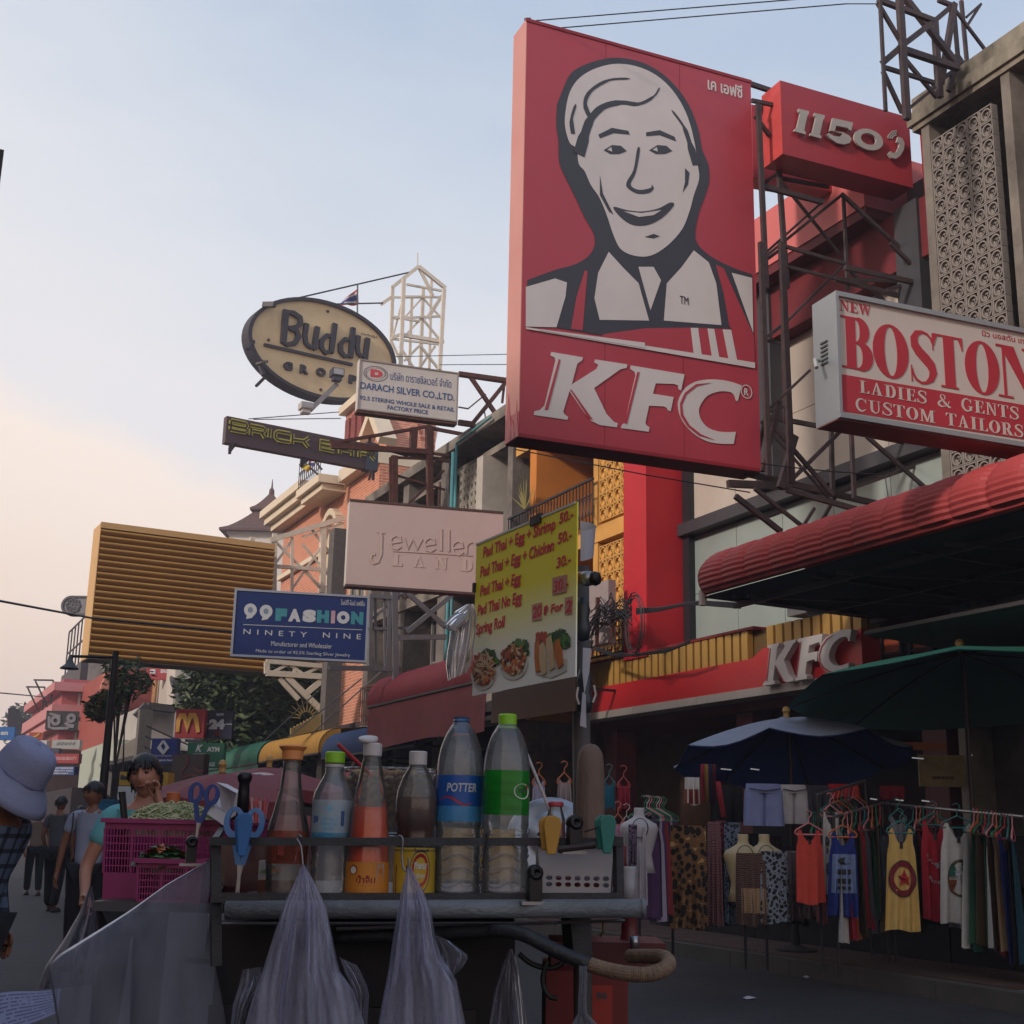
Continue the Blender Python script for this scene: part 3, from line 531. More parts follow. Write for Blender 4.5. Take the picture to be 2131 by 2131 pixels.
def cr_(P_, closed=True, n=4):
    out = []; k = len(P_); g = (lambda i: P_[i % k]) if closed else (lambda i: P_[min(max(i, 0), k-1)])
    for i in range(k if closed else k-1):
        p = [g(i-1), g(i), g(i+1), g(i+2)]
        for j in range(n): t = j/n; out.append(tuple(.5*(2*p[1][a]+(p[2][a]-p[0][a])*t+(2*p[0][a]-5*p[1][a]+4*p[2][a]-p[3][a])*t*t+(3*p[1][a]-p[0][a]-3*p[2][a]+p[3][a])*t**3) for a in (0, 1)))
    return out if closed else out + [P_[-1]]
# generic man with an apron (plain stand-in for the picture on the panel)
dk = [(470, 560), (520, 480), (640, 420), (800, 388), (960, 412), (1100, 480), (1215, 585), (1305, 720), (1360, 870), (1385, 1000), (1425, 1100), (1432, 1220), (1395, 1340), (1360, 1440), (1340, 1600), (1420, 1700), (1560, 1780), (1722, 1840)]
dkb = [(215, 1878), (400, 1810), (540, 1770), (640, 1700), (668, 1590), (600, 1460), (540, 1330), (480, 1210), (430, 1090), (425, 950), (410, 840), (415, 700)]
low = [(1722, 1862), (1735, 2360), (1620, 2230), (1300, 2205), (900, 2225), (700, 2245), (400, 2195), (205, 2190)]
flat(r, 'z1', cr_(dk, False) + low + cr_(dkb, False), kdk, T, -.004, .003, 'portrait_outline')
face = [(470, 760), (500, 620), (570, 520), (690, 455), (830, 430), (980, 458), (1110, 530), (1215, 645), (1290, 790), (1335, 960), (1355, 1100), (1365, 1200), (1330, 1310), (1300, 1420), (1250, 1540), (1150, 1650), (1040, 1715), (930, 1715), (840, 1670), (790, 1570), (750, 1450), (700, 1330), (640, 1240), (600, 1150), (560, 1100), (545, 1000), (500, 960), (470, 860)]
flat(r, 'z1', cr_(face), kwht, T, -.008, .003, 'portrait_face')
def ink_(pts, ws, nm='hair_line', yy=-.012): MB().stroke(lpoly(r, 'z1', cr_(pts, False)), [ws[min(i//4, len(ws)-1)]*r.w/1490 for i in range(4*len(pts)-3)], yy-.003, yy).build(nm, kdk, T, False)
ink_([(560, 1040), (600, 900), (640, 800), (720, 720), (840, 690), (960, 700), (1060, 650), (1100, 590)], [70, 52, 40, 34, 26, 18, 10, 3]); ink_([(640, 800), (600, 700), (640, 610), (760, 540), (900, 530)], [30, 22, 18, 12, 3], yy=-.013); ink_([(1345, 1110), (1300, 960), (1260, 850), (1180, 740)], [50, 30, 16, 3]); ink_([(520, 900), (510, 800), (540, 700)], [26, 16, 3])
for pts in ([(690, 905), (780, 860), (890, 880), (900, 905), (790, 895), (700, 930)], [(1010, 890), (1100, 875), (1200, 920), (1210, 950), (1100, 908), (1010, 915)]): flat(r, 'z1', pts, kdk, T, -.012, .003, 'eyebrow')
for cx in (800, 1105):
    flat(r, 'z1', [(cx-75, 1010), (cx-20, 975), (cx+40, 980), (cx+80, 1015), (cx+30, 1035), (cx-30, 1035)], kdk, T, -.012, .003, 'eye')
    flat(r, 'z1', [(cx-52, 1008), (cx-25, 990), (cx-18, 1020)], kwht, T, -.016, .003, 'eye_white')
flat(r, 'z1', cr_([(950, 1000), (968, 1010), (940, 1160), (905, 1240), (960, 1275), (1040, 1262), (1045, 1240), (1060, 1265), (1030, 1295), (950, 1300), (885, 1262), (880, 1220), (925, 1140)]), kdk, T, -.012, .003, 'nose')
flat(r, 'z1', cr_([(790, 1390), (880, 1410), (980, 1420), (1090, 1400), (1170, 1360), (1195, 1380), (1120, 1460), (1020, 1510), (920, 1510), (840, 1460)]), kdk, T, -.012, .003, 'mouth')
flat(r, 'z1', [(860, 1420), (980, 1432), (1110, 1412), (1060, 1445), (960, 1458)], kwht, T, -.016, .003, 'teeth')
flat(r, 'z1', [(1000, 1590), (1060, 1570), (1100, 1585), (1060, 1600)], kdk, T, -.012, .003, 'chin_line')
flat(r, 'z1', [(700, 1180), (720, 1300), (790, 1440), (760, 1420), (700, 1310)], kdk, T, -.012, .003, 'cheek_shade'); flat(r, 'z1', [(1270, 1130), (1300, 1160), (1290, 1240), (1255, 1290), (1270, 1220)], kdk, T, -.012, .003, 'cheek_shade')
sh = [[(205, 1925), (400, 1868), (480, 1895), (470, 1990), (410, 2195), (205, 2190)], [(1585, 1830), (1720, 1865), (1728, 2230), (1660, 2040)],
      [(690, 1830), (760, 1690), (860, 1800), (960, 1900), (1030, 2150), (700, 2145), (665, 2000)], [(1330, 1680), (1430, 1760), (1480, 1900), (1515, 2180), (1130, 2150), (1150, 1900), (1250, 1790)]]
for p in sh: flat(r, 'z1', p, kwht, T, -.008, .003, 'shirt_shape')
flat(r, 'z1', [(960, 1790), (1060, 1790), (1110, 1880), (1040, 2080), (990, 1900)], kwht, T, -.008, .003, 'neck')
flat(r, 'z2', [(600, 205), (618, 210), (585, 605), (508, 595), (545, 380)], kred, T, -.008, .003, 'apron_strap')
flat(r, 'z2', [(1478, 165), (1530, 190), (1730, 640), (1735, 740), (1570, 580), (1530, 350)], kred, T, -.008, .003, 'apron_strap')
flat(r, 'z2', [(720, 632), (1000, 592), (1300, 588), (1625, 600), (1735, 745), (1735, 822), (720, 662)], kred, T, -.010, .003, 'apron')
flat(r, 'z2', [(205, 585), (1738, 822), (1738, 860), (205, 592 + 5)], kwht, T, -.014, .003, 'white_band')
flat(r, 'z2', [(300, 600), (1000, 690), (1000, 725), (290, 606)], kwht, T, -.018, .003, 'white_band')
for p in ([(1308, 590), (1357, 590), (1382, 772), (1328, 764)], [(1420, 594), (1465, 597), (1500, 792), (1450, 784)], [(1522, 600), (1578, 603), (1620, 812), (1562, 803)]): flat(r, 'z2', p, kwht, T, -.014 if p[0][0] != 0 else 0, .002, 'apron_stripe')
Kp = [(375,750),(587,786),(582,806),(550,828),(512,968),(680,862),(690,835),(664,822),(668,800),(884,833),(880,857),(838,866),(662,992),(745,1165),(795,1218),(821,1228),(815,1255),(700,1240),(645,1213),(598,1160),(497,1012),(455,1150),(462,1166),(489,1186),(483,1205),(257,1172),(264,1146),(298,1140),(330,1108),(404,805),(398,788),(370,775)]
Fp = [(908,840),(1268,900),(1245,1008),(1228,1000),(1225,975),(1200,965),(1075,960),(1055,1030),(1195,1052),(1175,1148),(1155,1140),(1150,1125),(1130,1115),(1030,1110),(1005,1225),(1012,1240),(1033,1255),(1028,1285),(843,1260),(850,1235),(868,1225),(940,905),(935,885),(905,865)]
Cp = [(1650,975),(1625,1080)] + cr_([(1612,1075),(1600,1040),(1570,1018),(1500,1015),(1420,1045),(1372,1110),(1365,1160),(1385,1215),(1430,1260),(1500,1283),(1560,1287),(1612,1285)], False, 3) + cr_([(1597,1366),(1500,1364),(1410,1345),(1320,1290),(1250,1205),(1224,1120),(1232,1060),(1275,990),(1340,950),(1420,935),(1500,936),(1580,950),(1649,974)], False, 3)
inl = [[(425,798),(436,805),(352,1138),(330,1138),(334,1122)], [(500,1003),(510,1003),(655,1207),(620,1190)], [(950,885),(966,885),(881,1232),(865,1228)], [(1445,957),(1350,980),(1280,1035),(1250,1105),(1258,1172),(1300,1240),(1375,1300),(1468,1340),(1365,1312),(1288,1252),(1240,1178),(1236,1095),(1268,1025),(1343,966)]]
for p in (Kp, Fp, Cp): flat(r, 'z2', p, kwht, T, -.006, .004, 'letter')
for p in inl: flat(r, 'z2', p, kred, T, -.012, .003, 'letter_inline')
tx(r, T, 'TM', 'z2', (1235, 425), (1292, 385), kdk, y=-.014)
mb = MB(); c = r.l(*zp('z2', 1684, 1016)); ring = [(c[0]+math.cos(2*math.pi*k/20)*.078, c[1]+math.sin(2*math.pi*k/20)*.085) for k in range(21)]; mb.stroke(ring, .012, -.009, -.006); mb.build('registered_mark', kwht, T, False)
tx(r, T, 'R', 'z2', (1670, 1038), (1698, 996), kwht, bold=.02)
tx(r, T, 'เค เอฟซี', 'z1', (1425, 600), (1655, 575), kwht, bold=.02)
MB().bar((.05, .1, r.h), (.11, .2, r.h+.15), .05).bar((-.0, .05, r.h+.03), (.16, .2, r.h+.05), .04).build('bracket', black_st, T, False)
for x_ in (r.w*.335, r.w*.665): MB().box(x_-.003, x_+.003, -.0018, .0002, .02, r.h-.02).build('panel_seam', M('seam_red', '#7e1c28', .6), T, False)
# drips of the old paint on the narrow side
dm = MB()
for y, h, w in ((.05, .45, .09), (.17, .25, .1), (.3, .6, .12)): dm.add([(-.016, y-w, -.0), (-.016, y+w, 0), (-.016, y+.01, h), (-.013, y-w, 0), (-.013, y+w, 0), (-.013, y+.01, h)], [(0, 2, 1), (3, 4, 5), (0, 3, 5, 2), (1, 2, 5, 4)])
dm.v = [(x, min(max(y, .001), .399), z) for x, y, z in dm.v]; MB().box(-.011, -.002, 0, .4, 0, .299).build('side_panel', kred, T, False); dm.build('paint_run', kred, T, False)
# number sign
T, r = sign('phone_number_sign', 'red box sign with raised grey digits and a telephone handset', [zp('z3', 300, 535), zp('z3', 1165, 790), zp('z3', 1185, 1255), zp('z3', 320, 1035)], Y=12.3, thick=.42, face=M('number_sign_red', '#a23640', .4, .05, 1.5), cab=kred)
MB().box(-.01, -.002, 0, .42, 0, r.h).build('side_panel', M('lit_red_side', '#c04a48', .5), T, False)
lw = M('raised_grey_letter', '#aaa6a2', .5, .05, 3)
one = lambda dx: [(405+dx, 743+dx*.265), (475+dx, 760+dx*.265), (470+dx, 780+dx*.265), (462+dx, 790+dx*.265), (440+dx, 890+dx*.265), (452+dx, 898+dx*.265), (448+dx, 915+dx*.265), (375+dx, 893+dx*.265), (378+dx, 878+dx*.265), (392+dx, 872+dx*.265), (415+dx, 775+dx*.265), (402+dx, 760+dx*.265)]
dig = [one(0), one(105), [(632,805),(768,835),(755,890),(740,882),(735,872),(655,855),(645,895),(700,900),(745,925),(758,945),(745,970),(710,982),(660,972),(620,945),(590,915),(605,905),(640,925),(680,930),(695,915),(690,898),(612,890)]]
for p in dig: flat(r, 'z3', p, lw, T, -.03, .03, 'digit')
ell = lambda cx, cy, rx, ry, n=22, sk=.2: [(cx+math.cos(2*math.pi*k/n)*rx, cy+math.sin(2*math.pi*k/n)*ry+math.cos(2*math.pi*k/n)*rx*sk) for k in range(n)]
flat(r, 'z3', ell(872, 948, 97, 70), lw, T, -.03, .03, 'digit', holes=[ell(872, 945, 52, 38)[::-1]])
flat(r, 'z3', [(1070,930),(1098,940),(1112,975),(1108,1015),(1085,1055),(1055,1077),(1020,1070),(1003,1045),(1018,1025),(1035,1040),(1058,1030),(1075,1000),(1078,975),(1060,965)], lw, T, -.03, .03, 'handset')
mb = MB()
for R0 in (28, 42, 56): mb.stroke([r.l(*zp('z3', 1072+math.cos(t)*R0, 935+math.sin(t)*R0)) for t in [rad(185+k*10) for k in range(10)]], .018, -.012, -.006)
mb.build('ring_arcs', lw, T, False)
# red panel behind, between the two red signs
T, r = sign('rear_red_panel', 'plain dark red panel tucked behind the telephone number sign', [zp('z3', 105, 700), zp('z3', 900, 850), zp('z3', 900, 1330), zp('z3', 120, 1190)], Y=13.6, thick=.3, face=M('shaded_panel_red', '#98202c', .5), cab=kfade)
# tailor sign
tred = M('tailor_red', '#ac3440', .5, .05, 3); twh = M('tailor_white', '#c4bcb6', .5, .05, 1.5, dirt=.12, dcol='#9a8f86', dscale=.6); alu = M('brushed_aluminium', '#9aa0a6', .45, .05, 3, metal=.3)
cs = [zp('z4', 657, 345), zp('z4', 1932, 590), zp('z4', 1932, 1400), zp('z4', 690, 1187)]
r0 = Rect(cs, Y=8.6)
T = thing('tailor_sign', 'aluminium framed white and red tailor sign with tall serif lettering', 'sign', r0.mx); r = r0; WW = r.w + .55
MB().box(0, WW, .01, .34, 0, r.h).build('cabinet', alu, T, False); bb = .045
MB().box(bb*.6, WW-bb, -.0, .009, bb, r.h-bb).build('sign_face', twh, T, False)
MB().box(0, WW, -.03, .009, r.h-bb, r.h).box(0, WW, -.03, .009, 0, bb).box(-.002, bb*.6, -.03, .009, bb, r.h-bb).build('frame', alu, T, False)
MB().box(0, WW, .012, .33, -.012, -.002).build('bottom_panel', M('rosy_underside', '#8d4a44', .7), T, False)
lv = MB()
for k in range(6): lv.box(-.012, -.001, .12, .22, .55+k*.04, .565+k*.04)
lv.build('vent_slots', M('vent_dark', '#55585c', .6), T, False)
flat(r, 'z4', [(690, 895), (1932, 1105), (2200, 1150), (2200, 1330), (1932, 1335), (697, 1143)], tred, T, -.002, .003, 'red_field')
# condensed serif glyphs, drawn in unit cells (0..w, 0..1)
def arc(cx, cz, rx, rz, a0, a1, n=14): return [(cx+math.cos(rad(a0+(a1-a0)*k/n))*rx, cz+math.sin(rad(a0+(a1-a0)*k/n))*rz) for k in range(n+1)]
def g_ring(cx, cz, rx, rz, thick, thin):
    n = 28; o = [(cx+math.cos(2*math.pi*k/n)*rx, cz+math.sin(2*math.pi*k/n)*rz) for k in range(n)]; i = [(cx+math.cos(2*math.pi*k/n)*(rx-thick), cz+math.sin(2*math.pi*k/n)*(rz-thin)) for k in range(n)]; return ('ring', o, i[::-1])
def W_(n, a, b): return [a+(b-a)*math.sin(math.pi*k/(n-1)) for k in range(n)]
def glyph(ch, T_=.17, t=.035):
    """list of shapes: ('p',poly) ('s',pts,widths) ('ring',outer,inner); unit height, returns (shapes, width)"""
    P = lambda x0, z0, x1, z1: ('p', [(x0, z0), (x1, z0), (x1, z1), (x0, z1)])
    ser = lambda x, z, w=.14: P(x-w, z, x+w, z+t) if z < .5 else P(x-w, z-t, x+w, z)
    if ch == 'B': return [P(.1, 0, .1+T_, 1), P(0, 0, .3, t), P(0, 1-t, .3, 1), ('s', [(.27, 1-t/2)] + arc(.32, .75, .17, .25-t/2, 90, -90) + [(.27, .5)], [t]+W_(15, t, T_)+[t]), ('s', [(.27, .52)] + arc(.34, .265, .2, .265-t/2, 90, -90) + [(.27, t/2)], [t]+W_(15, t, T_*1.1)+[t])], .64
    if ch == 'O': return [g_ring(.31, .5, .31, .52, T_, t*1.2)], .62
    if ch == 'S':
        pts = [(.46, .8), (.43, .9), (.36, .97), (.26, 1.0), (.15, .96), (.09, .85), (.1, .72), (.18, .6), (.3, .49), (.41, .37), (.45, .24), (.4, .1), (.3, .02), (.2, 0), (.1, .05), (.04, .16), (.02, .26)]
        w = [t*.6, t, t*1.2, t*1.4, T_*.55, T_*.75, T_*.85, T_*.95, T_, T_*.95, T_*.8, T_*.6, t*1.4, t*1.2, t*1.2, t, t*.6]; return [('s', pts, w), P(.455, .68, .475, 1.0), P(.0, .0, .02, .32)], .5
    if ch == 'T': return [P(.2, 0, .2+T_, 1), P(0, 1-t, .57, 1), P(.12, 0, .45, t), P(.0, .76, .022, 1), P(.548, .76, .57, 1), ('p', [(.022, .8), (.08, 1-t), (.022, 1-t)]), ('p', [(.548, .8), (.49, 1-t), (.548, 1-t)])], .57
    if ch == 'N': return [P(.09, 0, .09+t, 1), P(.5, 0, .5+t, 1), ('p', [(.06, 1), (.06+T_*1.05, 1), (.5+t, 0), (.5-t*.6, 0)]), P(0, 0, .22, t), P(.4, 1-t, .62, 1), P(0, 1-t, .12, 1)], .62
    if ch == 'L': return [P(.09, 0, .09+T_, 1), P(0, 0, .5, t), P(0, 1-t, .36, 1), ('p', [(.5, 0), (.5, .26), (.48, .26), (.4, t)])], .52
    if ch == 'A': return [('p', [(.28, 1), (.33, 1), (.56, 0), (.38, 0)]), ('s', [(.3, .98), (.09, 0)], t*1.2), P(.15, .32, .42, .32+t), P(0, 0, .2, t), P(.32, 0, .63, t)], .64
    if ch == 'D': return [P(.09, 0, .09+T_, 1), P(0, 0, .28, t), P(0, 1-t, .28, 1), ('s', [(.26, 1-t/2)] + arc(.28, .5, .24, .5-t/2, 90, -90) + [(.26, t/2)], [t]+W_(15, t, T_*1.1)+[t])], .6
    if ch == 'I': return [P(.09, 0, .09+T_, 1), P(0, 0, .35, t), P(0, 1-t, .35, 1)], .36
    if ch in 'EF':
        s = [P(.09, 0, .09+T_, 1), P(0, 1-t, .5, 1), P(.2, .49, .4, .49+t), P(.39, .38, .41, .64), ('p', [(.5, 1), (.5, .74), (.48, .74), (.42, 1-t)]), P(0, 0, .28, t)]
        return s + ([P(.2, 0, .52, t), ('p', [(.53, .27), (.51, .27), (.44, t), (.52, 0), (.53, 0)])] if ch == 'E' else []), .54
    if ch in 'CG':
        s = [('s', [(.53, .78)] + arc(.32, .5, .24, .49, 50, 310, 18) + [(.55, .2)], [t*.7]+[t+(T_-t)*max(0, math.sin(math.pi*(k-1)/18))**1.2 for k in range(19)]+[t*.7]), P(.53, .66, .555, 1.0)]
        return s + ([P(.46, .05, .46+T_*.85, .42), P(.4, .42-t, .66, .42)] if ch == 'G' else []), .66 if ch == 'G' else .58
    if ch == 'U': return [('s', [(.17, 1), (.17, .35), (.2, .15), (.3, .03), (.4, .02), (.5, .12), (.54, .3), (.54, 1)], [T_, T_, T_*.9, T_*.6, t*1.3, t, t, t]), P(0, 1-t, .34, 1), P(.44, 1-t, .64, 1)], .64
    if ch == 'M': return [P(.09, 0, .09+t, 1), P(.56, 0, .56+T_, 1), ('p', [(.06, 1), (.06+T_, 1), (.44, .05), (.36, .0)]), ('s', [(.39, .02), (.6, .98)], t*1.2), P(0, 0, .2, t), P(.48, 0, .82, t), P(0, 1-t, .16, 1), P(.6, 1-t, .82, 1)], .84
    if ch == 'R': return [P(.09, 0, .09+T_, 1), P(0, 0, .35, t), P(0, 1-t, .28, 1), ('s', [(.25, 1-t/2)] + arc(.3, .75, .17, .25-t/2, 90, -90) + [(.25, .5)], [t]+W_(15, t, T_)+[t]), ('p', [(.28, .5), (.42, .52), (.64, 0), (.46, 0)]), P(.44, 0, .68, t)], .67
    if ch == 'W': return [('p', [(.04, 1), (.04+T_, 1), (.3, .0), (.24, .0)]), ('s', [(.27, .02), (.42, .98)], t*1.2), ('p', [(.36, 1), (.36+T_, 1), (.62, 0), (.56, 0)]), ('s', [(.59, .02), (.76, .98)], t*1.2), P(0, 1-t, .25, 1), P(.33, 1-t, .56, 1), P(.66, 1-t, .84, 1)], .84
    if ch == 'J': return [('s', [(.3, 1), (.3, .1), (.28, -.15), (.18, -.27), (.05, -.25), (-.02, -.12), (.02, -.02), (.1, -.04)], [T_*.6]*3 + [T_*.5, t*1.3, t*1.3, t, t]), P(.18, 1-t, .4, 1)], .42
    if ch == '&': return [('s', [(.66, .5), (.6, .3), (.5, .12), (.36, .02), (.2, .0), (.08, .1), (.06, .26), (.16, .42), (.34, .55), (.44, .7), (.42, .87), (.32, .97), (.2, .92), (.18, .78), (.26, .58), (.5, .18), (.64, .02), (.74, .02)], [t, t, t, t*1.4, T_*.7, T_*.9, T_*.9, T_*.6, t, t*1.3, T_*.5, t, t*1.3, T_*.5, T_*.7, T_, T_*.8, t])], .74
    return [], .3
def serif(s, box, mat, par, y=-.004, d=.003, T_=.17, t=.035, gap=.09, name='lettering'):
    mb = MB(); x = 0; items = []
    for ch in s:
        sh, w = glyph(ch, T_, t); items.append((x, sh)); x += w + gap
    x -= gap; x0, z0, x1, z1 = box; sx = (x1-x0)/x; sz = z1-z0; k = 0
    for ox, sh in items:
        for it in sh:
            k += 1; e = (k % 7)*.00035; q = lambda ps: [(x0+(a+ox)*sx, z0+b*sz) for a, b in ps]
            if it[0] == 'p': mb.prism(q(it[1]), y-d-e, y)
            elif it[0] == 'ring': mb.prism(q(it[1]), y-d-e, y, holes=[q(it[2])])
            else: w = it[2] if isinstance(it[2], list) else [it[2]]*len(it[1]); mb.stroke(q(it[1]), [a*(sx+sz)/2*1.0 for a in w], y-d-e, y)
    return mb.build(name, mat, par, False)
def sf(r, th, s, zone, bl, tr, mat, **k):
    a = r.l(*zp(zone, *bl)); b = r.l(*zp(zone, *tr)); return serif(s, (a[0], a[1], b[0], b[1]), mat, th, **k)
def sline(s, r, T, zone, pts, mat, **k):
    """one glyph at a time, each between its measured bottom-left and top-right pixels"""
    for ch, (bl, tr) in zip(s, pts): sf(r, T, ch, zone, bl, tr, mat, name='letter', **k)
sline('BOSTON', r, T, 'z4', [((713, 850), (905, 540)), ((925, 900), (1148, 595)), ((1178, 945), (1325, 630)), ((1335, 975), (1513, 660)), ((1545, 1010), (1753, 705)), ((1762, 1045), (2010, 745))], tred, y=-.002, T_=.2, t=.04)
def rowtext(s, r, T, zone, l, rr, h, mat, **k):
    """row of serif words from left baseline px l to right baseline px rr, letter height h px"""
    a = r.l(*zp(zone, *l)); b = r.l(*zp(zone, *rr)); c = r.l(*zp(zone, l[0], l[1]-h)); serif(s, (a[0], a[1]*.5+b[1]*.5, b[0], (a[1]+b[1])*.5+(c[1]-a[1])), mat, T, **k)
rowtext('NEW', r, T, 'z4', (697, 470), (905, 505), 68, tred, y=-.002, gap=.06)
rowtext('LADIES', r, T, 'z4', (828, 1022), (1278, 1098), 82, twh, y=-.006, T_=.15, t=.045)
rowtext('&', r, T, 'z4', (1350, 1110), (1440, 1125), 82, twh, y=-.006, T_=.15)
rowtext('GENTS', r, T, 'z4', (1510, 1140), (1895, 1205), 82, twh, y=-.006, T_=.15, t=.045)
rowtext('CUSTOM', r, T, 'z4', (800, 1140), (1338, 1228), 82, twh, y=-.006, T_=.15, t=.045)
rowtext('TAILORS', r, T, 'z4', (1410, 1238), (1925, 1325), 82, twh, y=-.006, T_=.15, t=.045)
text('นิว บอสตัน เทเลอร์', (r.l(*zp('z4', 1650, 640))[0], r.l(*zp('z4', 1650, 640))[1], r.l(*zp('z4', 2030, 690))[0], r.l(*zp('z4', 1650, 600))[1]), tred, T, -.002)
MB().tube([(-.03, .2, r.h*.5), (-.12, .15, r.h*.48), (-.14, .1, r.h*.4)], .02, 6).build('spotlight', M('pale_lamp_housing', '#b0b2b0', .5), T, False)
# silver shop sign
sw = M('enamel_white', '#bdb8b4', .5, .04, 2, dirt=.25, dcol='#8f8478', dscale=1.2); sblue = M('print_blue', '#34507f', .5, .04, 3)
T, r = sign('silver_shop_sign', 'white wholesale sign with blue lettering and an oval emblem', [(750, 747), (953, 776), (953, 878.5), (742, 852)], Y=26, thick=.22, face=sw, cab=sw, border=.03, frame=M('weathered_frame', '#8d8580', .6))
MB().box(-.01, r.w, .0, .24, -.06, -.002).build('bottom_rail', rust, T, False)
def row(s, l, rr, h, mat, rz, zone, T, r, bold=.02, desc=0, **k):
    """text between left and right baseline px with height h px"""
    a = r.l(*zp(zone, *l)); b = r.l(*zp(zone, *rr)); c = r.l(*zp(zone, l[0], l[1]-h)); z = (a[1]+b[1])/2; return text(s, (a[0], z, b[0], z+c[1]-a[1]), mat, T, bold=bold, **k)
row('บริษัท ดาราชซิลเวอร์ จำกัด', (1135, 868), (1512, 908), 52, sblue, 0, 'z5', T, r, .002)
row('DARACH SILVER CO.,LTD.', (950, 925), (1532, 1002), 50, sblue, 0, 'z5', T, r, .018)
row('92.5 STERING WHOLE SALE & RETAIL', (948, 985), (1532, 1062), 26, sblue, 0, 'z5', T, r, .02)
row('FACTORY PRICE', (1118, 1045), (1368, 1078), 26, sblue, 0, 'z5', T, r, .02)
emr = M('emblem_red', '#b8404c', .5)
row('D', (1012, 845), (1088, 852), 48, emr, 0, 'z5', T, r, .08)
mb = MB(); mb.stroke(lpoly(r, 'z5', [(1045+math.cos(t)*74, 826+math.sin(t)*46+math.cos(t)*6) for t in [2*math.pi*k/32 for k in range(33)]]), .012, -.007, -.004)
for k in range(26):
    t = 2*math.pi*k/26; p, q = lpoly(r, 'z5', [(1045+math.cos(t)*56, 826+math.sin(t)*33), (1045+math.cos(t)*66, 826+math.sin(t)*39)]); mb.stroke([p, q], .016, -.007, -.004)
mb.build('emblem_ring', M('emblem_grey', '#6f6a78', .6), T, False)
# oval sign
cream = M('yellowed_cream', '#c9b48e', .55, .06, 2, dirt=.2, dcol='#9a7c50', dscale=1.5); ink = M('dark_letter', '#2c2a33', .6, .1)
cs = [zp('z5', 250, 260), zp('z5', 1165, 470), zp('z5', 1165, 1140), zp('z5', 250, 905)]
q = [zp('z5', *p) for p in ((248, 370-110), (1165, 590-110+10), (1165, 980+140), (248, 800+60))]
r = Rect([(514, 590), (822, 662), (822, 868), (514, 792)], Y=44); T = thing('oval_sign', 'big cream oval sign with dark raised script and small capitals below', 'sign', r.mx)
oc = (r.w/2, r.h/2); N_ = 56
ov = lambda s_: [(oc[0]+math.cos(2*math.pi*k/N_)*r.w/2*s_, oc[1]+math.sin(2*math.pi*k/N_)*r.h/2*(s_+(s_-1)*.4)) for k in range(N_)]
MB().prism(ov(.955), 0, .05).build('sign_face', cream, T, False)
MB().prism(ov(1.0), -.12, .5, holes=[ov(.953)[::-1]]).build('rim', ink, T, False); MB().prism(ov(.952), .3, .48).build('back_panel', cream, T, False)
bz = lambda pts: [r.l(*zp('z5', x, y)) for x, y in pts]
letters = [ # B u d d y, brush-like raised shapes: strokes in z5 pixels
 [([(485, 435), (478, 520), (468, 640)], [32, 34, 32]), ([(480, 445), (530, 455), (572, 485), (575, 520), (545, 545), (500, 545)], [18, 26, 30, 30, 26, 18]), ([(500, 545), (550, 565), (562, 600), (540, 640), (490, 650), (460, 632)], [18, 28, 30, 28, 22, 16])],
 [([(612, 520), (602, 590), (608, 640), (628, 662)], [28, 26, 24, 18]), ([(680, 540), (668, 610), (660, 665), (668, 684)], [28, 28, 26, 20]), ([(612, 648), (640, 668), (662, 650)], [16, 18, 16])],
 [([(788, 520), (775, 620), (765, 700)], [28, 30, 26]), ([(778, 600), (735, 592), (705, 625), (702, 665), (725, 698), (762, 690)], [16, 22, 28, 28, 22, 16])],
 [([(900, 545), (892, 640), (885, 730)], [28, 30, 26]), ([(892, 622), (848, 615), (822, 648), (822, 690), (848, 722), (880, 712)], [16, 22, 28, 28, 22, 16])],
 [([(932, 595), (925, 660), (932, 705), (950, 722)], [28, 26, 22, 18]), ([(990, 610), (980, 690), (970, 790)], [28, 28, 24]), ([(940, 708), (960, 722), (978, 705)], [14, 16, 14])]]
pxm = r.w/ (307*2.972)
for L_ in letters:
    mb = MB(); 
    for i, (pts, ws) in enumerate(L_): mb.stroke(bz(pts), [w*pxm for w in ws], -.14-i*.004, 0)
    mb.build('letter', ink, T, False)
MB().stroke(bz([(352, 648), (897, 772)]), .1, -.1, 0).build('underline', ink, T, False)
for s_, l, rr in (('G', (470, 800), (525, 812)), ('R', (573, 822), (622, 832)), ('O', (672, 838), (730, 850)), ('U', (775, 860), (830, 872)), ('P', (875, 885), (925, 896))): row(s_, l, rr, 52, ink, 0, 'z5', T, r, .06, y=-.0, depth=.1, name='letter')
row('บัดดี้กรุ๊ป', (955, 590), (1050, 610), 20, ink, 0, 'z5', T, r, .01)
mb = MB(); f3 = lambda x, y, d=0: V((*[r.l(*zp('z5', x, y))[0]], d, r.l(*zp('z5', x, y))[1]))
for a, b, w in (((285, 630), (218, 700), .1), ((320, 770), (315, 860), .12), ((355, 850), (270, 925), .08), ((300, 770), (340, 772), .08), ((345, 405), (385, 425), .18)): mb.bar(f3(*a, -.1), f3(*b, -.5), w)
mb.build('bracket', black_st, T, False)
for x, y in ((748, 440), (382, 617), (705, 925), (735, 705)): MB().lathe([(0, 0), (.06, 0), (.05, .05), (0, .06)], 8, f3(x, y, -.0), ax=Matrix.Rotation(math.pi/2, 3, 'X')).build('bolt', rust, T, False)
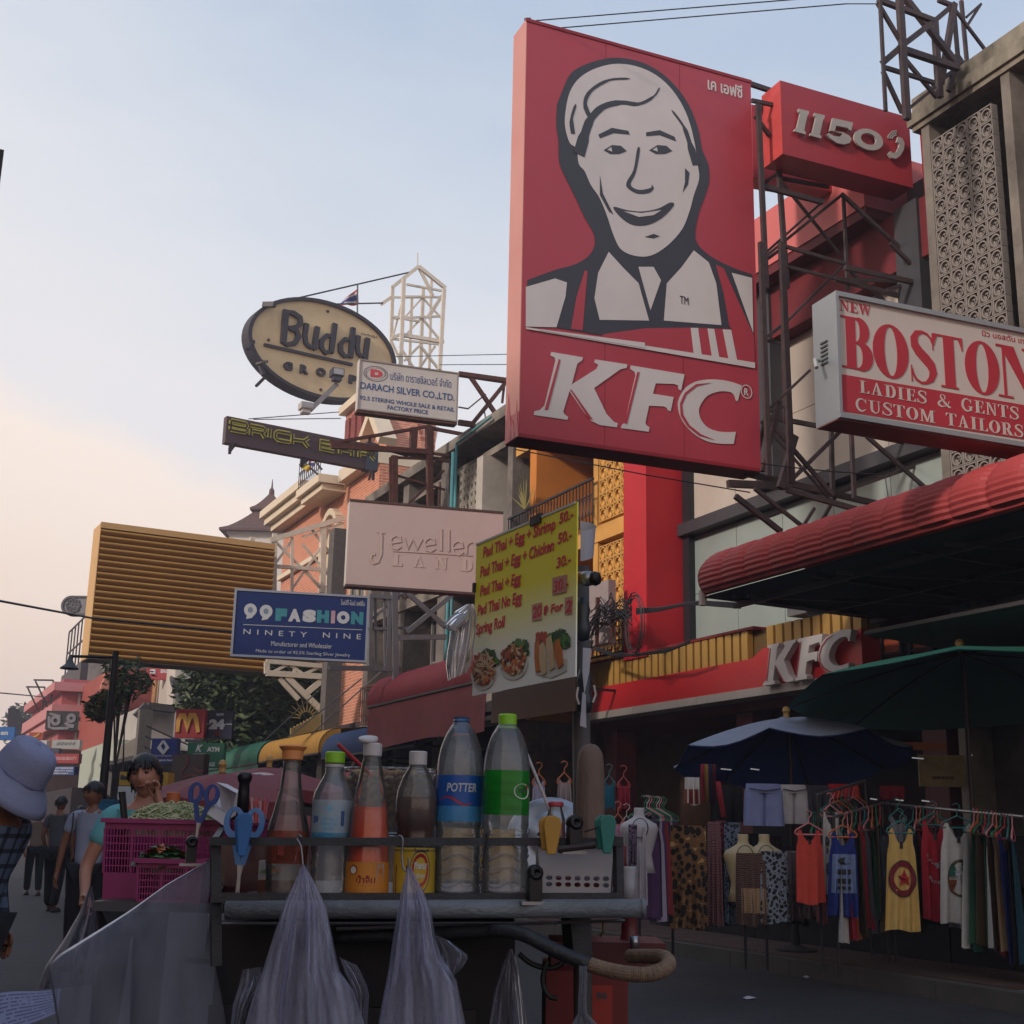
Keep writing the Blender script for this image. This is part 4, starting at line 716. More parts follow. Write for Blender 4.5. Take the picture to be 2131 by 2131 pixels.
# floodlights on their own arm in front of the oval
T = thing('floodlight_arm', 'pair of small floodlights on a grey arm in front of the oval sign', 'floodlight', atY(*zp('z5', 720, 950), 40))
p1, p2, p3 = atY(*zp('z5', 805, 890), 40), atY(*zp('z5', 640, 1050), 40), atY(*zp('z5', 740, 960), 40)
MB().bar(p1, p2, .16).build('arm', M('grey_arm', '#77757a', .5), T)
for i, (x, y, w, h, mm) in enumerate(((805, 830, 76, 70, M('dark_lamp', '#33343f', .5)), (612, 1035, 76, 60, M('pale_lamp', '#a7a39e', .4)))):
    c = atY(*zp('z5', x, y), 39.8); ww = w*.5*40*PX/2.972*1.1; hh = h*.5*40*PX/2.972
    f = MB().box(c.x-ww, c.x+ww, c.y-.2, c.y+.2, c.z-hh*.5, c.z+hh).box(c.x-ww*.7, c.x+ww*.7, c.y-.15, c.y+.15, c.z-hh*1.4, c.z-hh*.55).build('lamp_head', mm, T)
    MB().box(c.x-ww*.85, c.x+ww*.85, c.y-.215, c.y-.202, c.z-hh*.35, c.z+hh*.85).build('lens', M('lamp_lens', '#8f9096', .15), f)
# bar sign
T, r = sign('bar_name_sign', 'long purple brown bar sign with yellow outlined techno letters', [zp('z5', 130, 1085), zp('z5', 1062, 1272), zp('z5', 1045, 1425), zp('z5', 110, 1252)], Y=31, thick=.2, face=M('aubergine_panel', '#4f3c40', .6, .1, 2, dirt=.2), cab=M('aubergine_side', '#54484c', .6))
yl = M('tarnished_yellow', '#b0a83c', .5, .15, 5); blks = M('letter_backing', '#3a2c30', .6)
def tech(ch):
    D_ = {'B': [[(0, .1), (.85, .1), (1, .3), (.85, .5), (.1, .5)], [(0, .95), (.85, .95), (.95, .75), (.85, .5)], [(0, .1), (0, .4)], [(0, .6), (0, .95)]], 'R': [[(0, .9), (.85, .9), (1, .7), (.85, .45), (.15, .45)], [(.05, 0), (.05, .6)], [(.75, .42), (1, 0)]], 'I': [[(0.5, 0), (.5, 1)]],
     'C': [[(1, .9), (.15, .9), (0, .7), (0, .3), (.15, .1), (1, .1)]], 'K': [[(0, 0), (0, 1)], [(0, .45), (.7, .5), (1, .9)], [(.7, .45), (1, 0)]], 'E': [[(1, .9), (0, .9), (0, .1), (1, .1)], [(0, .5), (.9, .5)]], 'A': [[(0, 0), (0, .75), (.15, .9), (.85, .9), (1, .75), (1, 0)], [(0, .4), (1, .4)]]}
    return D_[ch]
for ch, (x0, x1, yb, yt) in zip('BRICKBEAR', ((145, 255, 1180, 1120), (265, 362, 1207, 1146), (372, 400, 1222, 1166), (420, 515, 1240, 1180), (525, 630, 1262, 1205), (0, 0, 0, 0), (700, 790, 1298, 1240), (820, 900, 1322, 1262), (935, 1038, 1342, 1292))):
    if x0 == 0: continue
    a = r.l(*zp('z5', x0, yb)); b = r.l(*zp('z5', x1, yt - (x1-x0)*-.12)); sx, sz = b[0]-a[0], (b[1]-a[1])
    for w_, yy, mm, nm in ((.11, -.02, yl, 'letter'), (.04, -.035, blks, 'letter_core')):
        mb = MB()
        for i, st in enumerate(tech(ch)): mb.stroke([(a[0]+p[0]*sx, a[1]+p[1]*sz) for p in st], w_, yy-.01-i*.002, yy)
        mb.build(nm, mm, T, False)
mb = MB()
for x, y, x2, y2 in ((178, 1255, 105, 1320), (625, 1355, 545, 1400), (1015, 1430, 985, 1480)):
    a, b = r.l(*zp('z5', x, y)), r.l(*zp('z5', x2, y2)); mb.bar((a[0], .05, a[1]), (b[0], -.4, b[1]), .08); mb.bar((b[0], -.4, b[1]-.1), (b[0], -.4, b[1]+.12), .06)
mb.build('bracket', black_st, T, False)
MB().box(r.w-.32, r.w+.02, -.03, .25, -.02, r.h+.05).build('end_frame', M('blue_grey_frame', '#3d434f', .6), T, False)
# faded jewellery sign
fp = M('faded_pink', '#c4b0ac', .55, .04, .8, dirt=.3, dcol='#a8968a', dscale=.5)
T, r = sign('faded_jewellery_sign', 'sun-faded pink sign with barely visible engraved lettering above the awnings', [(728, 1040), (1051, 1072), (1040, 1233), (719, 1218)], Y=21.5, thick=.25, face=fp, cab=M('chalk_white_side', '#c9c3ba', .6, .05, dirt=.3))
for z_ in (r.h, -.045): MB().box(0, r.w, -.015, .26, z_, z_+.04).build('rail', M('brown_rail', '#54423f', .6), T, False)
oln = M('engraved_tan', '#b8a29b', .6, .04); inn = M('engraved_pale', '#c9b5ac', .55, .03)
for txt, l, rr, h in (('Jewellery', (395, 742), (1045, 720), 175), ):
    pass
JW = [([(445, 575), (452, 600), (448, 700), (430, 745), (405, 752), (388, 730), (395, 700), (415, 700)], 20), ([(425, 572), (470, 578)], 10)]
def word(sh, w2, nm='lettering'):
    for k, (m_, ww, yy) in enumerate(((oln, 1.0, -.006), (inn, .55, -.010))):
        mb = MB()
        for i, (pts, w) in enumerate(sh): mb.stroke(lpoly(r, 'z6', pts), w*ww*w2, yy-.002-i*.0002, yy+.001)
        mb.build(nm, m_, T, False)
e_ = lambda x, y: ([(x-28, y), (x+30, y-8), (x+24, y-34), (x, y-44), (x-26, y-28), (x-32, y), (x-20, y+28), (x+6, y+36), (x+30, y+20)], 15)
l_ = lambda x, y: ([(x, y-95), (x, y+30)], 16)
pw = r.w/(332*2.76)
word(JW + [e_(535, 635), ([(580, 605), (605, 670), (630, 615), (655, 675), (685, 612)], 14), e_(730, 648), l_(795, 650), l_(838, 655), e_(890, 668), ([(940, 630), (940, 700)], 15), ([(940, 655), (955, 635), (975, 630)], 13), ([(985, 635), (1010, 700)], 13)], pw)
word([([(515, 682), (975, 708)], 6)], pw)
for ch, bl, tr in (('L', (512, 765), (575, 702)), ('A', (635, 772), (705, 710)), ('N', (760, 782), (832, 718)), ('D', (905, 795), (975, 728))): sf(r, T, ch, 'z6', bl, tr, inn, y=-.005, T_=.2, t=.06, name='letter')
# blue jewellery wholesaler sign
nb = M('navy_sign', '#142a60', .55, .06, 1.5, spec=.3); grf = M('light_grey_frame', '#8d95a4', .5, .05)
T, r = sign('blue_fashion_sign', 'navy blue sign in grey frame with big numerals and coloured capitals', [(486, 1224), (770, 1241), (762, 1379), (482, 1366)], Y=27, thick=.2, face=nb, cab=grf, border=.045, frame=grf)
wh = M('print_white', '#b5b8bd', .5, .03); tl = M('print_teal', '#35808c', .5, .1, 8); pkp = M('print_pink', '#b08f9a', .5)
for k, cx in enumerate((390, 495)):
    o = [(cx+math.cos(t)*43, 385+k*9+math.sin(t)*44) for t in [2*math.pi*j/20 for j in range(20)]]; i = [(cx+math.cos(t)*18, 385+k*9+math.sin(t)*20) for t in [2*math.pi*j/14 for j in range(14)]]
    flat(r, 'l2', o, wh, T, -.004, .003, 'numeral', holes=[i[::-1]]); flat(r, 'l2', [(cx+40, 395+k*9), (cx+10, 438+k*9), (cx-30, 445+k*9), (cx-25, 425+k*9), (cx, 415+k*9), (cx+20, 400+k*9)], wh, T, -.0045, .003, 'numeral')
    flat(r, 'l2', i, M('numeral_grey', '#6d7f92', .5), T, -.003, .002, 'numeral_centre')
for ch, x0, x1, mm in (('F', 555, 632, tl), ('A', 642, 725, wh), ('S', 737, 828, wh), ('H', 833, 915, tl), ('I', 928, 955, pkp), ('O', 967, 1052, wh), ('N', 1062, 1145, tl)): row(ch, (x0, 457+(x0-555)*.045), (x1, 457+(x1-555)*.045), 85, mm, 0, 'l2', T, r, .09, name='letter')
MB().stroke(lpoly(r, 'l2', [(342, 482), (1140, 518)]), .012, -.007, -.004).build('rule', wh, T, False)
for s_, l, rr in (('NINETY', (342, 547), (768, 565)), ('NINE', (875, 570), (1130, 580))): row(s_, l, rr, 34, wh, 0, 'l2', T, r, 0, spacing=1.9)
row('Manufacturer and Wholesaler', (528, 628), (935, 640), 32, wh, 0, 'l2', T, r, 0)
row('Made to order of 92.5% Sterling Silver Jewelry', (425, 678), (1058, 700), 28, wh, 0, 'l2', T, r, 0)
row('ไนน์ตี้-ไนน์ แฟชั่น', (995, 352), (1155, 356), 36, wh, 0, 'l2', T, r, .01)
# ribbed yellow hoarding
yb = M('mustard_sheet', '#a87e3c', .5, .08, 1, dirt=.2, dcol='#84602c', dscale=.5, spec=.4); yb2 = M('mustard_side', '#c79e66', .5, .05, 2)
r = Rect([zp('l1', 685, 125), zp('l1', 1848, 272), zp('l1', 1783, 1125), zp('l1', 590, 1025)], Y=35); T = thing('ribbed_hoarding', 'large mustard yellow hoarding of horizontal ribbed sheet', 'billboard', r.mx)
print('hoard', round(r.w, 2), round(r.h, 2), round(r.err, 1), round(math.degrees(r.yaw), 1))
MB().box(0, r.w, .06, .9, 0, r.h).build('backing', M('dark_gap', '#5a4224', .8), T, False)
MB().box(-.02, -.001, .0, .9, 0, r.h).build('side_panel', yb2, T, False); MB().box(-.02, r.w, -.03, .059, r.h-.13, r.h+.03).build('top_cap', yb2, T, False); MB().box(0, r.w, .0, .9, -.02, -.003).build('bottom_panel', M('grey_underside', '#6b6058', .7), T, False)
n = 21; h = (r.h-.14)/n; mb = MB()
pr = [(-.0, .055), (.18, .0), (.45, -.05), (.62, -.055), (.80, -.03), (.92, .03), (.96, .055)]
for a, b in zip(pr, pr[1:]): mb.add([(0, a[1], a[0]*h), (r.w, a[1], a[0]*h), (r.w, b[1], b[0]*h), (0, b[1], b[0]*h)], [(0, 1, 2, 3)])
me = mb.mesh('rib', yb)
for k in range(n): put('rib', me, T, Matrix.Translation((0, 0, k*h)))
# round-ended grey sign behind the hoarding
r = Rect([zp('l1', 418, 618), zp('l1', 640, 618), zp('l1', 640, 740), zp('l1', 418, 735)], Y=52); T = thing('round_ended_sign', 'grey round-ended sign with rosette poking out behind the hoarding', 'sign', r.mx)
hh = r.h/2; pts = [(r.w, 0), (r.w, r.h)] + [(hh+math.cos(t)*hh, hh+math.sin(t)*hh) for t in [math.pi/2+math.pi*k/12 for k in range(13)]]
MB().prism(pts, 0, .3).build('sign_face', M('grey_face', '#77757a', .6, dirt=.2), T, False); gk = M('rim_grey', '#4c4a50', .6)
MB().stroke(pts + pts[:1], .08, -.05, .31).build('rim', gk, T, False)
mb = MB(); cc = (r.w*.33, hh)
for k in range(8):
    t = 2*math.pi*k/8; mb.stroke([(cc[0]+math.cos(t)*hh*.12, cc[1]+math.sin(t)*hh*.12), (cc[0]+math.cos(t+.3)*hh*.4, cc[1]+math.sin(t+.3)*hh*.4), (cc[0]+math.cos(t)*hh*.66, cc[1]+math.sin(t)*hh*.66)], .06, -.03-k*.001, 0)
    mb.stroke(arc(cc[0]+math.cos(t)*hh*.55, cc[1]+math.sin(t)*hh*.55, hh*.25, hh*.25, math.degrees(t)-100, math.degrees(t)+100, 8), .05, -.045-k*.001, 0)
mb.build('rosette', gk, T, False)

# raised white letters on the restaurant fascia (lettering outlines of the big sign, seen from the street side)
T = thing('fascia_letters', 'big raised white letters on the red fascia behind the green umbrella', 'lettering', (10.9, 14, 3.4)); lw2 = M('letter_white', '#d2cdca', .45, .04)
zb_, zt_ = atX(*zp('l6', 1250, 893), 10.85).z, atX(*zp('l6', 1290, 615), 10.85).z
def zrange(P_): xs = [p[0] for p in P_]; ys = [p[1] for p in P_]; return min(xs), max(xs), min(ys), max(ys)
yl6 = lambda x: atX(*zp('l6', x, 750), 10.85).y
for P_, (ya, yb), sh_, il in ((Kp, (yl6(1243), yl6(1475)), .16, 0), (Fp, (yl6(1458), yl6(1655)), .14, 2), (Cp, (yl6(1620), yl6(1850)), .12, 3)):
    q = [KF[1].l(*zp('z2', x, y)) for x, y in P_]; x0, x1, z0, z1 = zrange(q)
    def mp(p): return (ya-(p[0]-x0)/(x1-x0)*(ya-yb), zb_+(p[1]-z0)/(z1-z0)*(zt_-zb_))
    for pts, dep, xx, mt, nm in ((q, .1, 10.85, lw2, 'letter'),) + tuple(([KF[1].l(*zp('z2', x, y)) for x, y in inl[k]], .004, 10.842, kred, 'letter_inline') for k in ((0, 1) if il == 0 else (il,))):
        m = MB().prism([(-mp(p)[0], mp(p)[1]) for p in pts], 0, dep); m.v = [(xx+b, -a, c) for a, b, c in m.v]; m.build(nm, mt, T)
# ================================================================ steelwork, awnings, wires
def truss(name, label, cat, bars, mat, base=None, pname='strut', h=None):
    """bars: (zone, x0, y0, x1, y1, Y0, Y1, width)"""
    ends = [(atY(*zp(z, a, b), Ya), atY(*zp(z, c, d), Yb), w) for z, a, b, c, d, Ya, Yb, w in bars]
    T = thing(name, label, cat, base or ends[0][1])
    for i, (p, q, w) in enumerate(ends):
        j_ = V((0, i*.0043, 0)); p = p+j_; q = q+j_; MB().bar(p, q, w, w*.8, up=(0, 1, 0)).build(pname, mat, T)
    return T
Y1, Y2 = 12.5, 13.0
b3 = [(150,700,205,1932,.1),(285,1060,345,1932,.1),(100,560,250,610,.1),(110,670,255,700,.08),(160,740,255,640,.08),(180,1235,300,1150,.08),(180,1240,590,1350,.1),(200,1720,720,1300,.06),(300,1190,760,1760,.06),(720,1290,1305,1830,.08),(735,1290,765,1932,.07),(215,1735,345,1640,.07),(345,1640,760,1760,.07),(300,1180,640,1240,.08),(210,1690,590,1350,.05),(250,900,150,760,.08)]
b4 = [(190,0,245,1570,.1),(330,0,400,1620,.12),(225,640,370,530,.07),(370,530,740,160,.05),(760,165,1310,285,.1),(340,150,860,280,.06),(700,240,1310,405,.1),(790,180,1050,410,.07),(1070,0,1305,230,.08),(1050,310,1200,270,.07),(700,245,1200,250,.08),(225,650,400,680,.06),(245,1130,540,850,.05),(240,1140,360,1100,.06),(240,1160,1390,1375,.09),(245,1160,160,1560,.07),(348,1060,225,1530,.08),(250,1170,700,1690,.08),(410,1600,750,1260,.08),(690,1260,700,1680,.09),(830,1280,850,1710,.08),(450,1290,350,1640,.13),(0,1610,420,1630,.14),(120,1540,1100,1770,.12),(400,1650,1000,1820,.1),(940,1290,1360,1660,.08),(700,1690,1390,1450,.07),(720,1680,1010,1570,.07),(60,1690,370,1932,.1),(190,1640,520,1900,.07),(260,1840,400,1790,.06),(730,1700,610,1920,.08),(600,1770,520,1900,.06),(380,560,400,1200,.05),(240,1180,720,1730,.05)]
steel = M('brown_black_steel', '#3d3539', .6, .3, 10, .1, dirt=.4, dcol='#5a3c30', dscale=4)
T = truss('sign_support_frame', 'dark steel lattice carrying the two big red signs and the tailor sign', 'steel frame', [('z3', a, b, c, d, Y1 + (i % 3)*.22, Y1 + (i % 3)*.22, w*.62) for i, (a, b, c, d, w) in enumerate(b3)] + [('z4', a, b, c, d, Y1 - .25 + (i % 4)*.2, Y1 - .25 + (i % 4)*.2, w*.62) for i, (a, b, c, d, w) in enumerate(b4)], steel)
tb = [(965,-40,1005,745,10.6,.05),(1098,-40,1150,800,10.6,.1),(1335,130,1370,650,11.1,.1),(1470,20,1380,560,11.1,.09),(1465,20,1500,430,11.2,.06),(960,-10,1330,130,10.8,.08),(960,10,1150,330,10.6,.06),(1110,310,1345,130,10.8,.09),(1345,130,1475,20,11.1,.08),(1000,410,1115,310,10.6,.09),(1120,315,1510,445,10.8,.1),(1150,-30,1510,430,10.9,.1),(1010,435,1350,540,10.7,.06),(1130,350,1370,640,10.8,.06),(1010,460,1140,740,10.6,.06),(1380,-20,1475,20,11.1,.07),(1475,20,1705,325,11.2,.05),(1500,340,1560,430,11.2,.08),(1350,550,1490,455,11.1,.07),(1460,590,1500,430,11.1,.08),(1150,740,1370,560,11.0,.05),(1545,-20,1585,410,11.3,.06),(1580,90,1680,0,11.3,.04),(1575,165,1680,0,11.3,.04)]
truss('rooftop_lattice_mast', 'dark steel lattice mast rising from the roof of the concrete shophouse', 'steel mast', [('z3', a, b, c, d, Y_, Y_, w*.8) for a, b, c, d, Y_, w in tb], steel, base=(11.4, 10.9, 10.6))
wt = [(1150,290,1138,760,47,.22),(1220,235,1200,780,45,.24),(1340,290,1322,800,47,.22),(1470,300,1442,800,45,.24),(1270,350,1255,770,47,.18),(1392,240,1378,790,48,.18),(1313,160,1150,290,46,.22),(1313,160,1222,235,45.2,.2),(1313,160,1480,295,45.4,.24),(1313,160,1400,340,46,.2),(1150,470,1320,500,46,.14),(1160,480,1440,468,46,.14),(1220,345,1470,350,46,.14),(1240,270,1460,310,46,.14),(1160,350,1340,350,46,.12),(1150,600,1215,575,46,.2),(1200,580,1470,625,45,.24),(1145,605,1440,640,46,.14),(1220,350,1155,600,46,.12),(1225,480,1340,350,46,.12),(1340,350,1460,480,46,.12),(1220,600,1340,470,46,.14),(1340,480,1455,620,46,.14),(1470,320,1360,480,45.5,.12),(1380,480,1460,350,45.5,.12),(1230,740,1330,640,46,.16),(1330,650,1440,790,46,.16),(1200,650,1290,790,46,.16),(1420,650,1320,790,46,.16),(1150,620,1210,750,46,.16),(1150,345,1085,390,46,.2),(1313,70,1313,165,46,.06),(1130,1110,1120,1420,46,.2),(1200,1120,1190,1430,46,.24),(1310,1130,1290,1330,46,.2),(1430,1150,1400,1300,46,.24),(1120,1120,1440,1160,46,.2),(1090,1430,1440,1300,46,.2),(1200,1150,1300,1310,46,.14),(1300,1150,1200,1330,46,.14),(1310,1150,1410,1300,46,.14),(1050,1100,1130,1150,46,.14),(1090,1290,1200,1310,46,.14),(1090,1310,1090,1430,46,.2)]
truss('white_lattice_tower', 'open cream steel tower with gabled top above the brick hotel', 'tower', [('z5', a, b, c, d, Y_, Y_, w*.6) for a, b, c, d, Y_, w in wt], white_st, base=(14.5, 46, 12))
def bars(zone, L, Y, k=1): return [(zone, a, b, c, d, Y, Y, w*k) for a, b, c, d, w in L]
truss('rusty_sign_frame', 'rusty steel frame behind the bar sign and below the silver shop sign', 'steel frame', bars('z5', [(765,1255,1380,1150,.07),(770,1270,1390,1310,.12),(760,1240,1500,1330,.06),(1010,1215,1010,1250,.06),(1285,1160,1275,1310,.16),(1375,1145,1385,1650,.14),(1400,1150,1395,1650,.05),(920,1230,1330,1160,.06),(1390,1160,1600,1200,.08),(1150,1340,1380,1350,.06),(1165,1330,1165,1630,.14),(1140,1340,1140,1620,.05),(1200,1310,1550,1370,.08),(1000,1260,1250,1330,.05),(1020,1420,1010,1480,.05),(1180,1450,1480,1540,.05),(1475,1420,1230,1650,.06)], 27.5, 1.0), rust, base=(11.3, 27.5, 4))
truss('silver_sign_bracket', 'thin rusty truss joining the silver shop sign to the roof', 'steel frame', bars('z5', [(1560,825,1850,865,.1),(1560,838,1850,880,.05),(1630,840,1780,1060,.09),(1850,880,1640,1140,.09),(1845,870,1830,1005,.05),(1560,1125,1660,1140,.12),(1560,1030,1620,1040,.03),(1620,1040,1730,950,.03)], 26.2), rust, base=(11.6, 26.2, 10.3))
truss('hoarding_truss', 'cream steel truss holding the ribbed hoarding to the brick hotel', 'steel frame', [('z6', a, b, c, d, 36, 36, w*.65) for a, b, c, d, w in [(-190,620,240,490,.22),(0,600,240,520,.1),(-280,760,160,790,.16),(-290,600,-290,1000,.2),(-160,580,-165,960,.2),(-60,600,-60,930,.12),(120,540,115,920,.24),(0,640,200,880,.1),(-290,620,-160,900,.1),(-160,640,-290,900,.1),(-160,620,100,880,.1),(120,640,-60,900,.1),(50,550,170,700,.1),(-60,620,-160,760,.1),(20,790,110,900,.1),(160,540,110,680,.1)]] + [('l2', a, b, c, d, 34, 34, w*.75) for a, b, c, d, w in [(500,725,900,760,.16),(500,805,900,830,.2),(505,730,505,810,.18),(540,800,660,740,.1),(660,750,760,820,.1),(760,810,890,750,.1),(690,735,690,820,.1),(640,830,890,1070,.2),(880,850,760,950,.2),(590,840,720,980,.16)]], white_st, base=(9.5, 36, 6))
truss('steel_bracing', 'grey steel brackets under the faded sign', 'steel frame', [('l2', a, b, c, d, 24, 24, w) for a, b, c, d, w in [(1430,260,1700,500,.09),(1760,270,1440,530,.09),(1380,570,1700,565,.1),(1355,260,1365,870,.12),(1190,290,1340,300,.08),(1200,300,1195,780,.07),(1330,290,1310,800,.07),(1180,510,1560,500,.05),(920,770,1400,780,.09),(1290,250,1300,800,.05),(1230,300,1240,760,.05),(1430,260,1200,450,.05)]], M('grey_steel', '#6f7076', .5, .1, 8), base=(9.6, 24, 4))
# concrete posts
def post(name, label, cat, x, y0, y1, Y, w, mat, zone='p'):
    a = atY(*zp(zone, x, y0), Y); a.z = a.z; return single(MB().box(a.x-w/2, a.x+w/2, Y-w/2, Y+w/2, 0, a.z), name, label, cat, mat, origin=(a.x, Y, 0))
gp = M('granular_post', '#5f5a58', .9, .25, 10, .3)
post('concrete_post', 'tall rough concrete post left of the faded sign behind the blue sign', 'post', 950, 0, 0, 30, .45, gp, 'l2') if False else None
p = atY(*zp('z6', 205, 560), 30); single(MB().box(p.x-.16, p.x+.2, 29.8, 30.2, 0, p.z), 'concrete_post', 'rough concrete post behind the left edge of the faded pink sign', 'post', gp, origin=(p.x, 30, 0))
# ---- tiled red awning (right)
T = thing('red_tile_awning', 'red awning of tile-pressed curved panels over the stall at right', 'awning', (9.5, 9, 4.2))
ra = M('red_tile_sheet', '#a84242', .6, .12, 3, .2, dirt=.4, dcol='#7c2c2e', dscale=1.5, spec=.4)
prof = []
for k in range(27):
    t = k/26; ang = rad(-38 + 128*t); rr = .46 + (.009 if k % 2 else -.004); prof.append((9.02 - math.cos(ang)*rr*1.05, 4.3 + math.sin(ang)*rr*.72))
w = .46
mbp = MB(); nx = 7
def pf(u, v):
    i = min(int(round(v*26)), 26); X_, Z_ = prof[i]; e = abs(2*u-1); b = .035*(1-e**4) ; n = V((X_-9.02, 0, Z_-4.3)).normalized(); p = V((X_, 0, Z_)) + n*b*(1 if .1 < v else .2); return (p.x-9.5, u*w, p.z-4.2)
mbp.grid(nx, 26, pf); pm = mbp.mesh('awning_panel', ra)
for i in range(24):
    o = put('awning_panel', pm, T, Matrix.Translation((0, 13.0-9 - (i+1)*w, 0)))
mb = MB()
mb.add([(9.0, 13.05, 4.61), (9.0, 2, 4.61), (11.3, 2, 4.56), (11.3, 13.05, 4.56)], [(0, 1, 2, 3)]); mb.build('roof_sheet', M('red_roof_sheet', '#8c3430', .6), T)
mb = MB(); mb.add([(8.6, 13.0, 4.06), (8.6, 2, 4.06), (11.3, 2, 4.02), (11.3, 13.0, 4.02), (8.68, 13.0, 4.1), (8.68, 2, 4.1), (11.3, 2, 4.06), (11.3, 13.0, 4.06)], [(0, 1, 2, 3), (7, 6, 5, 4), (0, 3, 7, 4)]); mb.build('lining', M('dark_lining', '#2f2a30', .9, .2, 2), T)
mb = MB().grid(1, 12, lambda u, v: (9.02 - math.cos(rad(-38+128*v))*.48*(1-u*.999), 13.03, 4.3 + math.sin(rad(-38+128*v))*.33*(1-u*.999))); mb.build('end_cap', M('pale_red_end', '#cf7a74', .6), T)
for k in range(7): MB().bar((8.75, 12.6-k*1.5, 4.03), (11.3, 12.6-k*1.5, 3.98), .05).build('crossbeam', black_st, T); 
for x in (9.0, 10.1, 11.1): MB().bar((x, 12.95, 3.99), (x, 2.2, 3.99), .06).build('beam', black_st, T)
for k in range(6): MB().bar((8.8, 12.4-k*1.6, 4.01), (11.2, 11.4-k*1.6, 3.97), .04).build('brace', black_st, T)
p = atX(*zp('l6', 845, 305), 8.7); MB().lathe([(0, -.09), (.05, -.09), (.05, .09), (0, .09)], 8, p).build('lamp_cap', twh, T)
gc2 = single(MB().add([(9.3, 11.0, 3.42), (9.3, 3, 3.42), (11.2, 3, 3.3), (11.2, 11.0, 3.3), (9.3, 11.0, 3.46), (9.3, 3, 3.46), (11.2, 3, 3.34), (11.2, 11.0, 3.34)], [(0, 1, 2, 3), (7, 6, 5, 4), (0, 3, 7, 4), (0, 4, 5, 1)]), 'grey_canopy', 'dull grey canopy sheet below the red tiled awning at right edge', 'canopy', M('dull_grey_sheet', '#4a474a', .8), origin=(10, 7, 3.6))
# ---- small barrel awnings down the street
def awning(name, label, Ya, Yb, X, z, R0, mat, val, rib=.13, Xin=11.2):
    T = thing(name, label, 'awning', ((X+Xin)/2, (Ya+Yb)/2, z)); n = int(abs(Ya-Yb)/rib)*4
    def f(u, v):
        y = Ya+(Yb-Ya)*u; r = R0 + .02*math.cos(u*n/4*2*math.pi); a = rad(-15+110*v); return (X+R0-math.cos(a)*r, y, z+math.sin(a)*r)
    MB().grid(n, 8, f).build('barrel_sheet', mat, T, smooth=True)
    zt = z+math.sin(rad(95))*R0
    mb = MB().add([(X+R0, Ya, zt), (X+R0, Yb, zt), (Xin, Yb, zt+.25), (Xin, Ya, zt+.25)], [(0, 1, 2, 3)]); mb.build('top_sheet', mat, T)
    if val:
        def g(u, v): y = Ya+(Yb-Ya)*u; return (X+.03+.025*math.sin(u*17)*v, y, z-.08-val*v-.03*math.sin(u*9)*v)
        solid(MB().grid(30, 4, g).build('valance', M(mat.name+'_valance', '#808080') if False else mat, T), .01)
    for yy in (Ya, Yb): MB().grid(1, 8, lambda u, v, yy=yy: (X+R0-math.cos(rad(-15+110*v))*R0*(1-u*.99), yy, z+math.sin(rad(-15+110*v))*R0*(1-u*.99))).build('end_cap', mat, T)
    MB().bar((X, Ya, z-.12), (X, Yb, z-.12), .04).build('front_tube', black_st, T)
    for yy in (Ya, Yb): MB().bar((X, yy, z-.12), (Xin, yy, z-.15), .04).build('side_tube', black_st, T)
    return T
def yz(zone, x, y, X): p = atX(*zp(zone, x, y), X); return p.y, p.z
ya, za = yz('l2', 1175, 1035, 8.6); yb_, zb = yz('l2', 1650, 912, 8.6); print('red awn', ya, za, yb_, zb)
awning('red_barrel_awning', 'weathered red ribbed awning with red cloth valance beside the menu board', ya, yb_-2.0, 8.6, (za+zb)/2+.1, .5, M('weathered_red_sheet', '#742630', .65, .12, 3, dirt=.25, dcol='#6a2a30'), .85)
ya, za = yz('l2', 868, 1345, 8.8); awning('blue_barrel_awning', 'dark blue ribbed awning between the red and yellow awnings', ya, 22.9, 8.8, za, .45, M('blue_sheet', '#27406b', .6, .1, 3), 0)
ya, za = yz('l2', 450, 1390, 8.8); awning('yellow_barrel_awning', 'mustard yellow ribbed awning beside the blue awning', ya, yz('l2', 850, 1320, 8.8)[0], 8.8, za+.05, .45, M('mustard_sheet_awning', '#b98a3c', .6, .1, 3, dirt=.15), 0)
ya, za = yz('l2', 80, 1440, 8.8); awning('green_barrel_awning', 'dark green ribbed awning with pale green valance near the bank signs', ya, yz('l2', 440, 1370, 8.8)[0], 8.8, za, .5, M('green_sheet', '#1f5c4c', .6, .1, 3, dirt=.15), .8)
